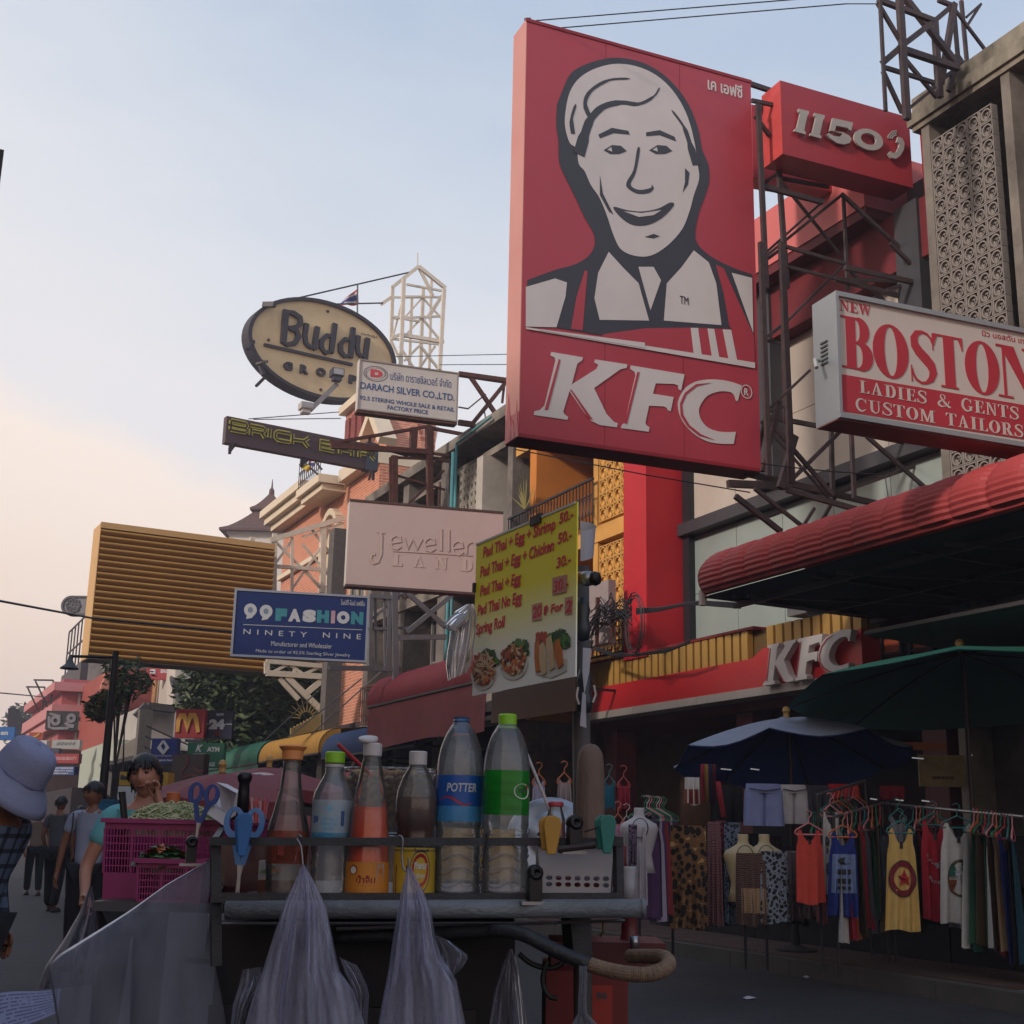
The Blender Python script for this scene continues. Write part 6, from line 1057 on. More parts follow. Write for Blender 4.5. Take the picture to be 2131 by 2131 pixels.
def hanger(parent_mx, w, mat, label, group='plastic hangers on the stall', drop=.0):
    t = MB().tube([(-w/2, 0, -.06), (-w*.45, 0, -.035), (0, 0, .03), (w*.45, 0, -.035), (w/2, 0, -.06), (w*.45, 0, -.075), (-w*.45, 0, -.075), (-w/2, 0, -.06)], .008, 5)
    t.tube([(0, 0, .03), (0, 0, .07), (.025, 0, .095), (.03, 0, .12), (.0, 0, .14), (-.03, 0, .125)], .005, 5)
    o = put('clothes_hanger', t.mesh('clothes_hanger', mat), None, parent_mx, label=label, category='hanger', group=group); return o
hc = {'pink': M('hanger_pink', '#c47a80', .5), 'orange': M('hanger_orange', '#b8643c', .5), 'teal': M('hanger_teal', '#2f6a68', .5), 'red': M('hanger_red', '#a03840', .5), 'green': M('hanger_green', '#2c6a50', .5), 'white': M('hanger_white', '#a8a4a4', .5)}
def garment(name, label, cat, x0, y0, x1, y1, D, mat, neck='tank', flare=1.15, rot=0, seed=0, hang=None, prints=None, skew=0, group=None, nf=4, fold=.03, hlabel=None):
    c, w, h = spx(x0, y0, x1, y1, D); top = V((c.x, c.y, c.z+h/2)); mx = facing(top, rot); T = thing(name, label, cat, mx, group)
    mb, f = cloth(w/flare if flare > 1 else w, w, h, neck, fold, nf, seed, skew=skew); mb.build('cloth', mat if isinstance(mat, list) else [mat, mat], T, False, smooth=True)
    if prints: prints(T, f, w, h)
    if hang: hanger(mx @ Matrix.Translation((0, 0, .035)), w/flare*1.12, hc[hang], hlabel or ('%s hanger holding the %s' % (hang, label.split(' on ')[0].split(' with ')[0])))
    return T
def flatz(f): h_ = -f(.03, 1)[2]; return lambda u, v: (f(u, v)[0], f(u, v)[1], -h_*v)
def patch(T, f, u0, u1, v0, v1, mat, name='print', n=8, shape=None, d=.006):
    """piece of print lying on the cloth surface f"""
    f = flatz(f); mb = MB()
    if shape:
        c = f((u0+u1)/2, (v0+v1)/2); vs = [V(f(u0+(u1-u0)*(.5+p[0]/2), v0+(v1-v0)*(.5-p[1]/2))) + V((0, -d, 0)) for p in shape]; tr = tessellate_polygon([[V((v.x, v.z, 0)) for v in vs]]); mb.add(vs, [t if (vs[t[1]].x-vs[t[0]].x)*(vs[t[2]].z-vs[t[0]].z)-(vs[t[1]].z-vs[t[0]].z)*(vs[t[2]].x-vs[t[0]].x) > 0 else t[::-1] for t in tr])
    else: mb.grid(n, n, lambda u, v: V(f(u0+(u1-u0)*u, v0+(v1-v0)*v)) + V((0, -d, 0)))
    return mb.build(name, mat, T, False)
star = [(math.cos(math.pi/2+math.pi*k/5)*(1 if k % 2 == 0 else .42), math.sin(math.pi/2+math.pi*k/5)*(1 if k % 2 == 0 else .42)) for k in range(10)]
disc = [(math.cos(2*math.pi*k/20), math.sin(2*math.pi*k/20)) for k in range(20)]
def ringp(T, f, u0, u1, v0, v1, k_, mat, name='printed_ring', n=30, d=.008):
    f = flatz(f); uc, vc, du, dv = (u0+u1)/2, (v0+v1)/2, (u1-u0)/2, (v1-v0)/2; mb = MB()
    mb.grid(n, 1, lambda a, b: V(f(uc+math.cos(2*math.pi*a)*du*(1-k_*b), vc-math.sin(2*math.pi*a)*dv*(1-k_*b))) + V((0, -d, 0))); mb.build(name, mat, T, False)
cl = lambda n, c, v=.1: M('cloth_'+n, c, .9, v, 12, .15, bscale=60)
def patt(name, c1, c2, c3, scale=28, kind='vor'):
    if name in MATS: return MATS[name]
    m = M(name, c1, .9, .1); nt = m.node_tree; N = nt.nodes; L = nt.links; b = N['Principled BSDF']; tc = N.new('ShaderNodeTexCoord')
    v = N.new('ShaderNodeTexVoronoi' if kind == 'vor' else 'ShaderNodeTexWave'); v.inputs['Scale'].default_value = scale; L.new(tc.outputs['Object'], v.inputs[0])
    if kind != 'vor': v.inputs['Distortion'].default_value = 6; v.inputs['Detail'].default_value = 3; v.bands_direction = 'Z'
    r = N.new('ShaderNodeValToRGB'); L.new(v.outputs[0], r.inputs[0]); e = r.color_ramp.elements; e[0].color = lin(c1); e[0].position = .15; e[1].color = lin(c3); e[1].position = .8; x = e.new(.45); x.color = lin(c2); r.color_ramp.interpolation = 'CONSTANT'
    L.new(r.outputs[0], b.inputs['Base Color']); return m
D1 = 12.2
tag = lambda T, f: patch(T, f, .44, .56, .13, .2, M('tag_dark', '#22222a', .6), 'size_tag')
def p_red(T, f, w, h): tag(T, f)
coral = cl('coral', '#c04438'); garment('tank_top', 'coral red vest hanging at the front left of the shirt stall', 'vest', 1657, 1728, 1714, 1880, D1, coral, 'tank', 1.15, 4, 1, 'pink', p_red)
def p_photo(T, f, w, h):
    for u0, u1, v0, v1 in ((.1, .35, .3, .42), (.2, .8, .4, .55), (.5, .9, .28, .38), (.15, .5, .62, .78), (.55, .75, .6, .7)): patch(T, f, u0, u1, v0, v1, M('ink_grey', '#4a484c', .7, .6, 30), 'photo_print', shape=disc)
    tag(T, f)
garment('tank_top', 'white vest with black photo print behind the coral vest', 'vest', 1712, 1690, 1750, 1858, D1+.35, cl('white', '#b9b6b4'), 'tank', 1.1, 12, 2, 'pink', p_photo)
def p_blue(T, f, w, h):
    patch(T, f, .12, .95, .26, .72, M('print_pale_blue', '#6d7ea4', .7, .2, 20), 'printed_panel')
    for k, (v0, v1) in enumerate(((.3, .38), (.44, .5), (.55, .61), (.64, .68))): patch(T, f, .3, .8, v0, v1, M('tag_dark', '#22222a', .6), 'printed_mark', shape=disc if k == 0 else None, d=.01, n=4)
garment('tank_top', 'royal blue vest with pale poster print on an orange hanger', 'vest', 1729, 1733, 1785, 1906, D1-.15, cl('royal', '#1c2c72'), 'tank', 1.2, -6, 3, 'orange', p_blue, skew=-.03)
def p_yel(T, f, w, h):
    ringp(T, f, .1, .95, .32, .66, .32, cl('maroon', '#7a2830')); ringp(T, f, .08, .97, .31, .67, .06, M('tag_dark', '#22222a'), d=.011); patch(T, f, .32, .82, .4, .58, cl('starred', '#a82a34'), 'printed_star', shape=star, d=.012); tag(T, f)
garment('tank_top', 'pale yellow vest with big red star inside a dark ring', 'vest', 1848, 1725, 1910, 1936, D1-.3, cl('yellow', '#c4a460'), 'tank', 1.35, 0, 4, 'teal', p_yel, skew=-.03)
def arctext(T, f, s_, u0, u1, v, mat, hgt=.02, bend=.03):
    n = len(s_)
    for i, ch in enumerate(s_):
        u = u0+(u1-u0)*(i+.5)/n; p = V(f(u, v-bend*(1-((i+.5)/n*2-1)**2))); q = text(ch, (p.x-.011, p.z, p.x+.011, p.z+hgt), mat, T, y=p.y-.012, name='printed_letter')
def p_star(T, f, w, h):
    patch(T, f, .42, .62, .42, .5, M('print_white', '#b5b8bd'), 'printed_star', shape=star, d=.01); arctext(T, f, 'THAILAND', .12, .9, .38, M('print_white', '#b5b8bd'), .022, .035); arctext(T, f, 'Bangkok', .2, .8, .56, M('print_white', '#b5b8bd'), .026, 0); tag(T, f)
garment('tank_top', 'crimson vest with white star and arched lettering', 'vest', 1924, 1708, 1972, 1915, D1+.1, cl('crimson', '#a42434'), 'tank', 1.1, 0, 5, 'teal', p_star)
def p_eleph(T, f, w, h):
    ringp(T, f, .16, .9, .36, .74, .1, cl('olive', '#5a4a34')); patch(T, f, .2, .86, .38, .55, cl('bottle', '#1f5448'), 'printed_field', shape=[(math.cos(math.pi*k/12), -.8+1.8*math.sin(math.pi*k/12)) for k in range(13)], d=.008); patch(T, f, .2, .86, .55, .72, cl('rustprint', '#7a4428'), 'printed_field', shape=[(math.cos(math.pi*k/12), .8-1.8*math.sin(math.pi*k/12)) for k in range(13)], d=.008)
    for u in (.32, .5): patch(T, f, u, u+.18, .48, .545, M('print_white', '#b5b8bd'), 'printed_animal', shape=[(-1, .6), (-.6, 1), (.4, 1), (.8, .7), (1, .1), (1, -.6), (.8, -.6), (.75, 0), (.5, -.1), (.5, -1), (.2, -1), (.1, -.3), (-.4, -.3), (-.4, -1), (-.75, -1), (-.8, 0)], d=.012)
    tag(T, f)
garment('tank_top', 'white vest with green and brown oval badge of two elephants', 'vest', 1962, 1714, 2034, 1922, D1-.2, cl('white', '#b9b6b4'), 'tank', 1.3, 0, 6, 'teal', p_eleph, skew=-.02)
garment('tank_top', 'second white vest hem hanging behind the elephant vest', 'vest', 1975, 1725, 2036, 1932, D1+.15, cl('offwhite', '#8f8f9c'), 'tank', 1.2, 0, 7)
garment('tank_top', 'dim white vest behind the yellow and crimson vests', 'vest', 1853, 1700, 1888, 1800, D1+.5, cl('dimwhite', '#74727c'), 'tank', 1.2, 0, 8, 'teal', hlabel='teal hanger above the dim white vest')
def rail(name, label, a, b, legs=True, r=.015):
    T = thing(name, label, 'clothes rack', ((a.x+b.x)/2, (a.y+b.y)/2, .13)); MB().tube([a, b], r, 8).build('rail', M('chrome', '#8a8a90', .3, .1, metal=.7), T)
    if legs:
        for p in (a, b): MB().tube([p, (p.x, p.y, .13)], .014, 6).build('leg', black_st, T)
    return T
def fan(n, xy0, xy1, Da, Db, hpx, cols, word, seed, ang=(55, 75), spread=0, h=.95, hcol=('teal', 'pink', 'orange', 'green', 'red'), w=.34):
    """shirts packed on a rail, seen nearly edge on, each with its own hanger"""
    rr = random.Random(seed); a, b = atD(*xy0, Da), atD(*xy1, Db)
    for i in range(n):
        t = (i+.5)/n; p = a.lerp(b, t); cn = cols[i % len(cols)]; m_ = cl(cn, {'green': '#1f4c38', 'white': '#b9b6b4', 'orange': '#b0642c', 'black': '#1c1a20', 'maroon': '#4c1a26', 'bottle': '#16403a', 'olive': '#54503a', 'royal': '#1c2c72', 'crimson': '#a42434', 'grey': '#5a5860', 'purple': '#4c3058', 'teal': '#1c4c60', 'brown': '#4a342a', 'tan': '#8a7458', 'pinkc': '#b88094', 'lilac': '#9a90a8'}.get(cn, '#555555'))
        mx = Matrix.Translation(p - V((0, 0, .13))) @ Matrix.Rotation(-YAW + rad(rr.uniform(*ang)), 4, 'Z'); ord_ = ['nearest', 'second', 'third', 'fourth', 'fifth', 'sixth', 'seventh', 'eighth', 'ninth', 'tenth', 'eleventh', 'twelfth', 'thirteenth', 'fourteenth'][i]
        T = thing('hanging_shirt', '%s shirt, %s %s' % (cn.replace('pinkc', 'pink'), ord_, word), 'shirt', mx, 'shirts packed on ' + word.split(' on ')[-1])
        mb, f = cloth(w, w*1.15, h*rr.uniform(.92, 1.05), 'tank', .02, 3, seed*50+i, 8, 8, skew=spread*(t-.5)); mb.build('cloth', [m_, m_], T, False, smooth=True)
        c_ = hcol[i % len(hcol)]; hanger(mx @ Matrix.Translation((0, 0, .03)), w*1.1, hc[c_], '%s hanger, %s %s' % (c_, ord_, word), 'hangers on ' + word.split(' on ')[-1])
fan(10, (1750, 1703), (1835, 1680), 12.2, 12.9, 0, ['white', 'crimson', 'orange', 'black', 'olive', 'crimson', 'grey', 'green', 'tan', 'bottle'], 'right of the blue vest on the middle rack', 11, (58, 78), .3)
fan(8, (1722, 1655), (1785, 1640), 12.6, 13.3, 0, ['grey', 'bottle', 'black', 'teal'], 'above the photo vest on the upper rack', 12, (40, 60), 0, .4)
fan(12, (2015, 1690), (2110, 1705), 12.0, 11.2, 0, ['white', 'bottle', 'green', 'olive', 'green', 'white', 'brown', 'maroon', 'tan', 'royal', 'black', 'teal'], 'at the right edge on the long rack', 13, (45, 70), .35, 1.0)
fan(9, (1895, 1690), (1960, 1680), 12.4, 13.0, 0, ['royal', 'black', 'maroon', 'bottle'], 'beside the yellow vest on the rear rack', 14, (50, 75), 0, .9)
fan(5, (1690, 1700), (1712, 1692), 12.5, 13.0, 0, ['grey', 'black', 'green', 'lilac'], 'behind the coral vest on the left rack', 15, (50, 70), 0, .5, ('green', 'green', 'teal'))
rail('clothes_rack', 'chrome rail holding the fan of shirts beside the blue vest', atD(1735, 1700, 12.1), atD(1850, 1668, 13.2)); rail('clothes_rack', 'chrome rail with the star and elephant vests', atD(1835, 1672, 13.2), atD(2131, 1700, 11.6)); rail('clothes_rack', 'upper chrome rail above the white photo vest', atD(1700, 1655, 12.4), atD(1800, 1625, 13.4))
# shorts, trousers, dresses, busts
def shorts(label, x0, y0, x1, y1, D, mat, rot=0):
    c, w, h = spx(x0, y0, x1, y1, D); T = thing('shorts', label, 'shorts', facing(c, rot)); mb = MB()
    for s_ in (-1, 1):
        def f(u, v): a = 2*math.pi*u; top = v; rx = w*(.25+.03*v) ; return (s_*w*(.24+.02*v) + math.cos(a)*rx, math.sin(a)*.06+.012*math.sin(a*4+v*3)*v, h/2-h*(.15+.85*v) + (0.0))
        mb.grid(20, 6, f)
    mb.build('leg_cloth', mat, T, False, smooth=True); MB().grid(24, 3, lambda u, v: (math.cos(2*math.pi*u)*w*(.44+.05*v), math.sin(2*math.pi*u)*.065-.002, h/2-h*.22*v)).build('waistband', mat, T, False, smooth=True)
    MB().tube([(-w*.4, -.075, h*.38), (0, -.08, h*.33), (w*.4, -.075, h*.38)], .006, 5).build('drawstring', kdk, T, False); return T
shorts('lavender blue shorts clipped under the blue umbrella', 1550, 1632, 1628, 1718, 12.8, cl('lavender', '#7780ac')); shorts('off-white shorts beside the lavender shorts', 1622, 1634, 1680, 1714, 12.9, cl('cream', '#a6a2a6'))
garment('skirt', 'white and rust skirt hanging left of the blue umbrella', 'skirt', 1425, 1618, 1456, 1674, 13, cl('white', '#b9b6b4'), 'none', 1.05, 0, 10, prints=lambda T, f, w, h: patch(T, f, 0, 1, .45, 1, cl('rustcloth', '#7c3a2c'), 'rust_panel'))
for k, (x, cn, hx) in enumerate(((1462, '#8e2838', 'crimson'), (1470, '#8a6c3c', 'mustard'), (1478, '#2a2a50', 'indigo'), (1486, '#5a2634', 'plum'))): garment('scarf', hx + ' scarf strip hanging beside the white and rust skirt', 'scarf', x-3, 1590, x+4, 1668, 13.05, cl('scarf'+hx, cn), 'none', 1, 0, 20+k, group='scarf strips by the skirt')
garment('scarf', 'long red scarf hanging in the dark left of the busts', 'scarf', 1490, 1626, 1500, 1700, 13, cl('scarfred', '#94303c'), 'none', 1, 0, 26, skew=.05)
br = patt('pattern_brown', '#15100f', '#6b4c30', '#a8875c', 16); ornt = patt('pattern_stripe', '#55303c', '#8a6c68', '#6b4450', 14, 'wave'); bw = patt('pattern_bw', '#17171e', '#7a8290', '#262a34', 26); fl_ = patt('pattern_floral', '#6f5c5e', '#8c7a74', '#4a3c42', 38); eth = patt('pattern_ethnic', '#1a1418', '#7c6a54', '#5a3038', 18, 'wave')
garment('trousers', 'brown and black chain patterned trousers at the left of the stall', 'trousers', 1395, 1718, 1470, 1932, 12.3, br, 'none', 1.05, -5, 31, nf=3, fold=.04)
garment('dress', 'pink and grey striped long dress beside the chain patterned trousers', 'dress', 1472, 1710, 1502, 1925, 12.5, ornt, 'none', 1.3, -10, 32, nf=5)
garment('dress', 'dark red flowered dress between the striped dress and the busts', 'dress', 1490, 1708, 1512, 1900, 12.7, patt('pattern_red', '#2a1016', '#7a3440', '#3a2a48', 30), 'none', 1.2, -10, 33)
garment('dress', 'slate blue patterned dress just left of the first cream bust', 'dress', 1508, 1712, 1542, 1922, 12.6, patt('pattern_slate', '#1e2430', '#5c6a80', '#2c2a3a', 30), 'none', 1.2, -5, 34)
garment('dress', 'dark dress with ethnic bands on the first cream bust', 'dress', 1532, 1776, 1596, 1925, 12.4, eth, 'none', 1.1, 0, 35, prints=lambda T, f, w, h: patch(T, f, .15, .95, .5, .85, patt('pattern_bands', '#9a7858', '#6c3a38', '#b0a080', 22, 'wave'), 'woven_panel'))
garment('dress', 'black and pale flower dress on the second cream bust', 'dress', 1582, 1772, 1642, 1920, 12.4, bw, 'none', 1.15, 0, 36, nf=5)
garment('dress', 'rosy floral dress right of the busts', 'dress', 1628, 1772, 1700, 1908, 12.8, fl_, 'none', 1.4, 0, 37, nf=6)
garment('shorts', 'salmon striped trouser leg below the coral vest', 'trousers', 1700, 1880, 1722, 1922, 12.6, cl('salmon', '#a0605c'), 'none', 1, 0, 38)
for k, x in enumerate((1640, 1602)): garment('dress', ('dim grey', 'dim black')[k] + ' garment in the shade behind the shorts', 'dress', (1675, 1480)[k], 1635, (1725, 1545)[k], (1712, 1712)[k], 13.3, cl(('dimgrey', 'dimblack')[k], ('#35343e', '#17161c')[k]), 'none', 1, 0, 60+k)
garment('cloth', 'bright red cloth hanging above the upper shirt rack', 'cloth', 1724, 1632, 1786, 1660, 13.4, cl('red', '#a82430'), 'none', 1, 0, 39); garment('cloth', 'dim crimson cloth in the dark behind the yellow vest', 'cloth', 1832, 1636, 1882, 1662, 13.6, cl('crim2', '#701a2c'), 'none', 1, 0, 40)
def bust(label, x, ytop, D, mat, sc_=1.0, necklace=True):
    c = atD(x, ytop, D); T = thing('mannequin', label, 'mannequin', facing((c.x, c.y, c.z)))
    pr = [(0, 0), (.045, 0), (.05, -.01), (.048, -.06), (.06, -.09), (.1, -.115), (.165, -.15), (.185, -.19), (.17, -.25), (.15, -.33), (.12, -.43), (.13, -.5), (.155, -.6), (.0, -.6)]
    MB().lathe([(r_*sc_, z*sc_) for r_, z in pr], 22, sy=.58).build('torso', mat, T, False, smooth=True)
    MB().tube([(0, 0, -.6*sc_), (0, 0, -(c.z-.13))], .015, 6).build('stand', black_st, T, False)
    if necklace: MB().tube([(math.sin(t)*.075*sc_, -.075-.03*math.cos(t)*0-.02, -.1*sc_-.09*sc_*(1+math.cos(t))) for t in [2*math.pi*k/16 for k in range(17)]], .004, 4).build('necklace', kdk, T, False)
    return T
bcr = M('bust_cream', '#a89878', .5, .05); bust('cream mannequin bust wearing the ethnic band dress', 1546, 1736, 12.5, bcr); bust('cream mannequin bust wearing the black flower dress', 1590, 1736, 12.5, bcr)
bwh = M('bust_white', '#aaa6ac', .5, .05); bust('white mannequin in a long pale dress behind the white basket', 1330, 1681, 11.6, bwh, .9)
garment('dress', 'long white dress on the white mannequin', 'dress', 1308, 1722, 1347, 1880, 11.5, cl('whitedress', '#9c98a2'), 'strap', 1.2, 0, 41); garment('scarf', 'purple patterned scarf over the white mannequin dress', 'scarf', 1308, 1716, 1326, 1800, 11.38, patt('pattern_purple', '#2c2034', '#6c5c74', '#40304c', 40), 'none', 1, 0, 42)
bust('half hidden cream bust at the left of the chain patterned trousers', 1398, 1730, 12.7, bcr, .8, False)
fan(9, (1338, 1664), (1384, 1668), 11.9, 12.5, 0, ['purple', 'black', 'lilac', 'purple', 'maroon'], 'by the white mannequin on the small rack', 16, (20, 45), 0, .9, ('green', 'white', 'pink', 'green'), .3)
for k, (x0, y0, x1, y1, nm, c_) in enumerate(((1272, 1708, 1300, 1770, 'pale pink', '#b47e94'), (1292, 1712, 1316, 1775, 'pink striped', '#a8687c'), (1106, 1625, 1136, 1690, 'lilac', '#9490a8'), (1158, 1622, 1190, 1680, 'white and brown', '#94888a'), (1255, 1628, 1280, 1682, 'teal', '#1c5c74'), (1284, 1630, 1312, 1685, 'crimson', '#8c2438'))):
    garment('tank_top', nm + ' vest in the far group beside the grey post', 'vest', x0, y0, x1, y1, 12.6 + k*.12, cl('far%d' % k, c_), 'tank', 1.2, 0, 70+k, ('orange', 'white', 'orange', 'orange', 'teal', 'red')[k])
garment('cloth', 'striped red cloth strips hanging behind the right cart post', 'cloth', 1286, 1760, 1304, 1850, 11.4, patt('pattern_redstripe', '#7c3c44', '#a05c64', '#5c2430', 30, 'wave'), 'none', 1, 0, 80)
# light box picture, lamps, stall table
c, w, h = spx(1915, 1572, 2008, 1636, 15.5); T = thing('picture_panel', 'dim cream picture panel deep in the stall', 'picture', facing(c)); MB().box(-w/2, w/2, 0, .04, -h/2, h/2).build('panel', M('dim_picture', '#7a6c48', .6, .5, 3), T, False)
for k in range(5): MB().prism([(-.1+k*.05+math.cos(t)*.03, -.08+math.sin(t)*.02) for t in [2*math.pi*j/8 for j in range(8)]], -.004, -.001).build('blot', M('dim_blot', '#4a3428', .6), T, False)
c, w, h = spx(1872, 1546, 1970, 1560, 15.5); T = thing('shop_lintel', 'dull orange strip above the picture panel', 'panel', facing(c)); MB().box(-w/2, w/2, 0, .04, -h/2, h/2).build('strip', M('dull_orange', '#8a4c30', .6), T, False); MB().box(-w*.62, -w*.55, 0, .04, -h/2, h/2).build('strip_end', M('dull_orange', '#8a4c30'), T, False)  # row of lamps, their glow given only as dull orange colour
em = bpy.data.materials.new('tube_light'); em.use_nodes = True; em.node_tree.nodes['Principled BSDF'].inputs['Emission Color'].default_value = (.9, .95, 1, 1); em.node_tree.nodes['Principled BSDF'].inputs['Emission Strength'].default_value = .2
for k, (x0, x1, y) in enumerate(((1811, 1825, 1662), (1864, 1880, 1664), (1918, 1934, 1666), (1898, 1922, 1577), (2014, 2023, 1570), (1500, 1522, 1600), (1562, 1580, 1600))):
    a, b = atD(x0, y, 14.2), atD(x1, y+2, 14.2); single(MB().tube([a, b], .007, 6), 'tube_lamp', ('first', 'second', 'third', 'high left', 'high right', 'far left', 'left')[k] + ' small lit tube glinting in the dark stall', 'lamp', em, 'small lit tubes in the stall', origin=a)
T = thing('stall_table', 'dark draped table along the foot of the clothes stall', 'table', (9.3, 10.5, .13)); 
for k in range(9): MB().box(9.5, 9.52, 8.6+k*.8, 9.38+k*.8, .14, 1.35+.1*(k % 2)).build('drape', M('black_drape', '#141318', .95, .3, 4), T)
MB().box(9.4, 10.3, 8.5, 15.8, .9, .93).build('table_top', dark, T)
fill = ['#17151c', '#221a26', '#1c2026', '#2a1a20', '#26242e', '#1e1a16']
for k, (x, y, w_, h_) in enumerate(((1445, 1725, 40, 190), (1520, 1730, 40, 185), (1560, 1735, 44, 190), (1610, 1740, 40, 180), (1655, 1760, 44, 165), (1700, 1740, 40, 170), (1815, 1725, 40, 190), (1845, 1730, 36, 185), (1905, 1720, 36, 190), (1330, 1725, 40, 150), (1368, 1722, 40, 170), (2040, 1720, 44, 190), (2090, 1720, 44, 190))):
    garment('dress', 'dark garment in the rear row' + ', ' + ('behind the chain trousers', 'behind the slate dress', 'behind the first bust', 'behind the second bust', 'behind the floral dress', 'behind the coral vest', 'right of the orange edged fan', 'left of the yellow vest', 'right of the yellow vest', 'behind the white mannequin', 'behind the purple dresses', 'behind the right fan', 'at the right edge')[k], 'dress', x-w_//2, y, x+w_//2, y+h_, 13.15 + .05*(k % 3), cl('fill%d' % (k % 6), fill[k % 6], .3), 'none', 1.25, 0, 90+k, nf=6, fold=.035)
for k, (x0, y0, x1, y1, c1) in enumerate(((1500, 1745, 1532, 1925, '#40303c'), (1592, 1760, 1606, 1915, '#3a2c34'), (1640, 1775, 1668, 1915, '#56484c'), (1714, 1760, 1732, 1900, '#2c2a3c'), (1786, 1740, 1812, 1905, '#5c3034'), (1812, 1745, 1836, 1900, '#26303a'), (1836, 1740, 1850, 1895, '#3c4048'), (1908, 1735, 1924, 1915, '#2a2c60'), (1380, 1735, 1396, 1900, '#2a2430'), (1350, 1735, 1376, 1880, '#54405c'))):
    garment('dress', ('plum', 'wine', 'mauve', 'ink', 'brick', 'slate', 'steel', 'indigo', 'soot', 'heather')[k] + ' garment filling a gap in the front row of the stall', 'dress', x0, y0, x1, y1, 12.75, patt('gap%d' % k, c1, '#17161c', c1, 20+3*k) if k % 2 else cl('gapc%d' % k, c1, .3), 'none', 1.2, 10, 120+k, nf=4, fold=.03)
# ================================================================ people
skin = M('skin', '#a87460', .55, .06, 10); skin2 = M('skin_shade', '#7c503c', .55, .06, 10); hairm = M('black_hair', '#17141a', .45, .3, 30, stretch=(1, 1, .2)); lipm = M('lips', '#7c403a', .5); eyem = M('eye_dark', '#15121a', .3)
def skinmesh(name, joints, edges, mat, T, sub=2, w=1.0):
    """joints: {key: (x,y,z,rx[,ry])}; one continuous skinned surface"""
    ks = list(joints); me = bpy.data.meshes.new(name); me.from_pydata([joints[k][:3] for k in ks], [(ks.index(a), ks.index(b)) for a, b in edges], []); me.materials.append(mat)
    o = put(name, me, T); md = o.modifiers.new('skin', 'SKIN'); md.use_smooth_shade = True; md.branch_smoothing = .4
    for i, k in enumerate(ks):
        j = joints[k]; sv = me.skin_vertices[0].data[i]; sv.radius = (j[3], j[4] if len(j) > 4 else j[3]); sv.use_root = (i == 0)
    md2 = o.modifiers.new('smooth', 'SUBSURF'); md2.levels = md2.render_levels = sub; return o
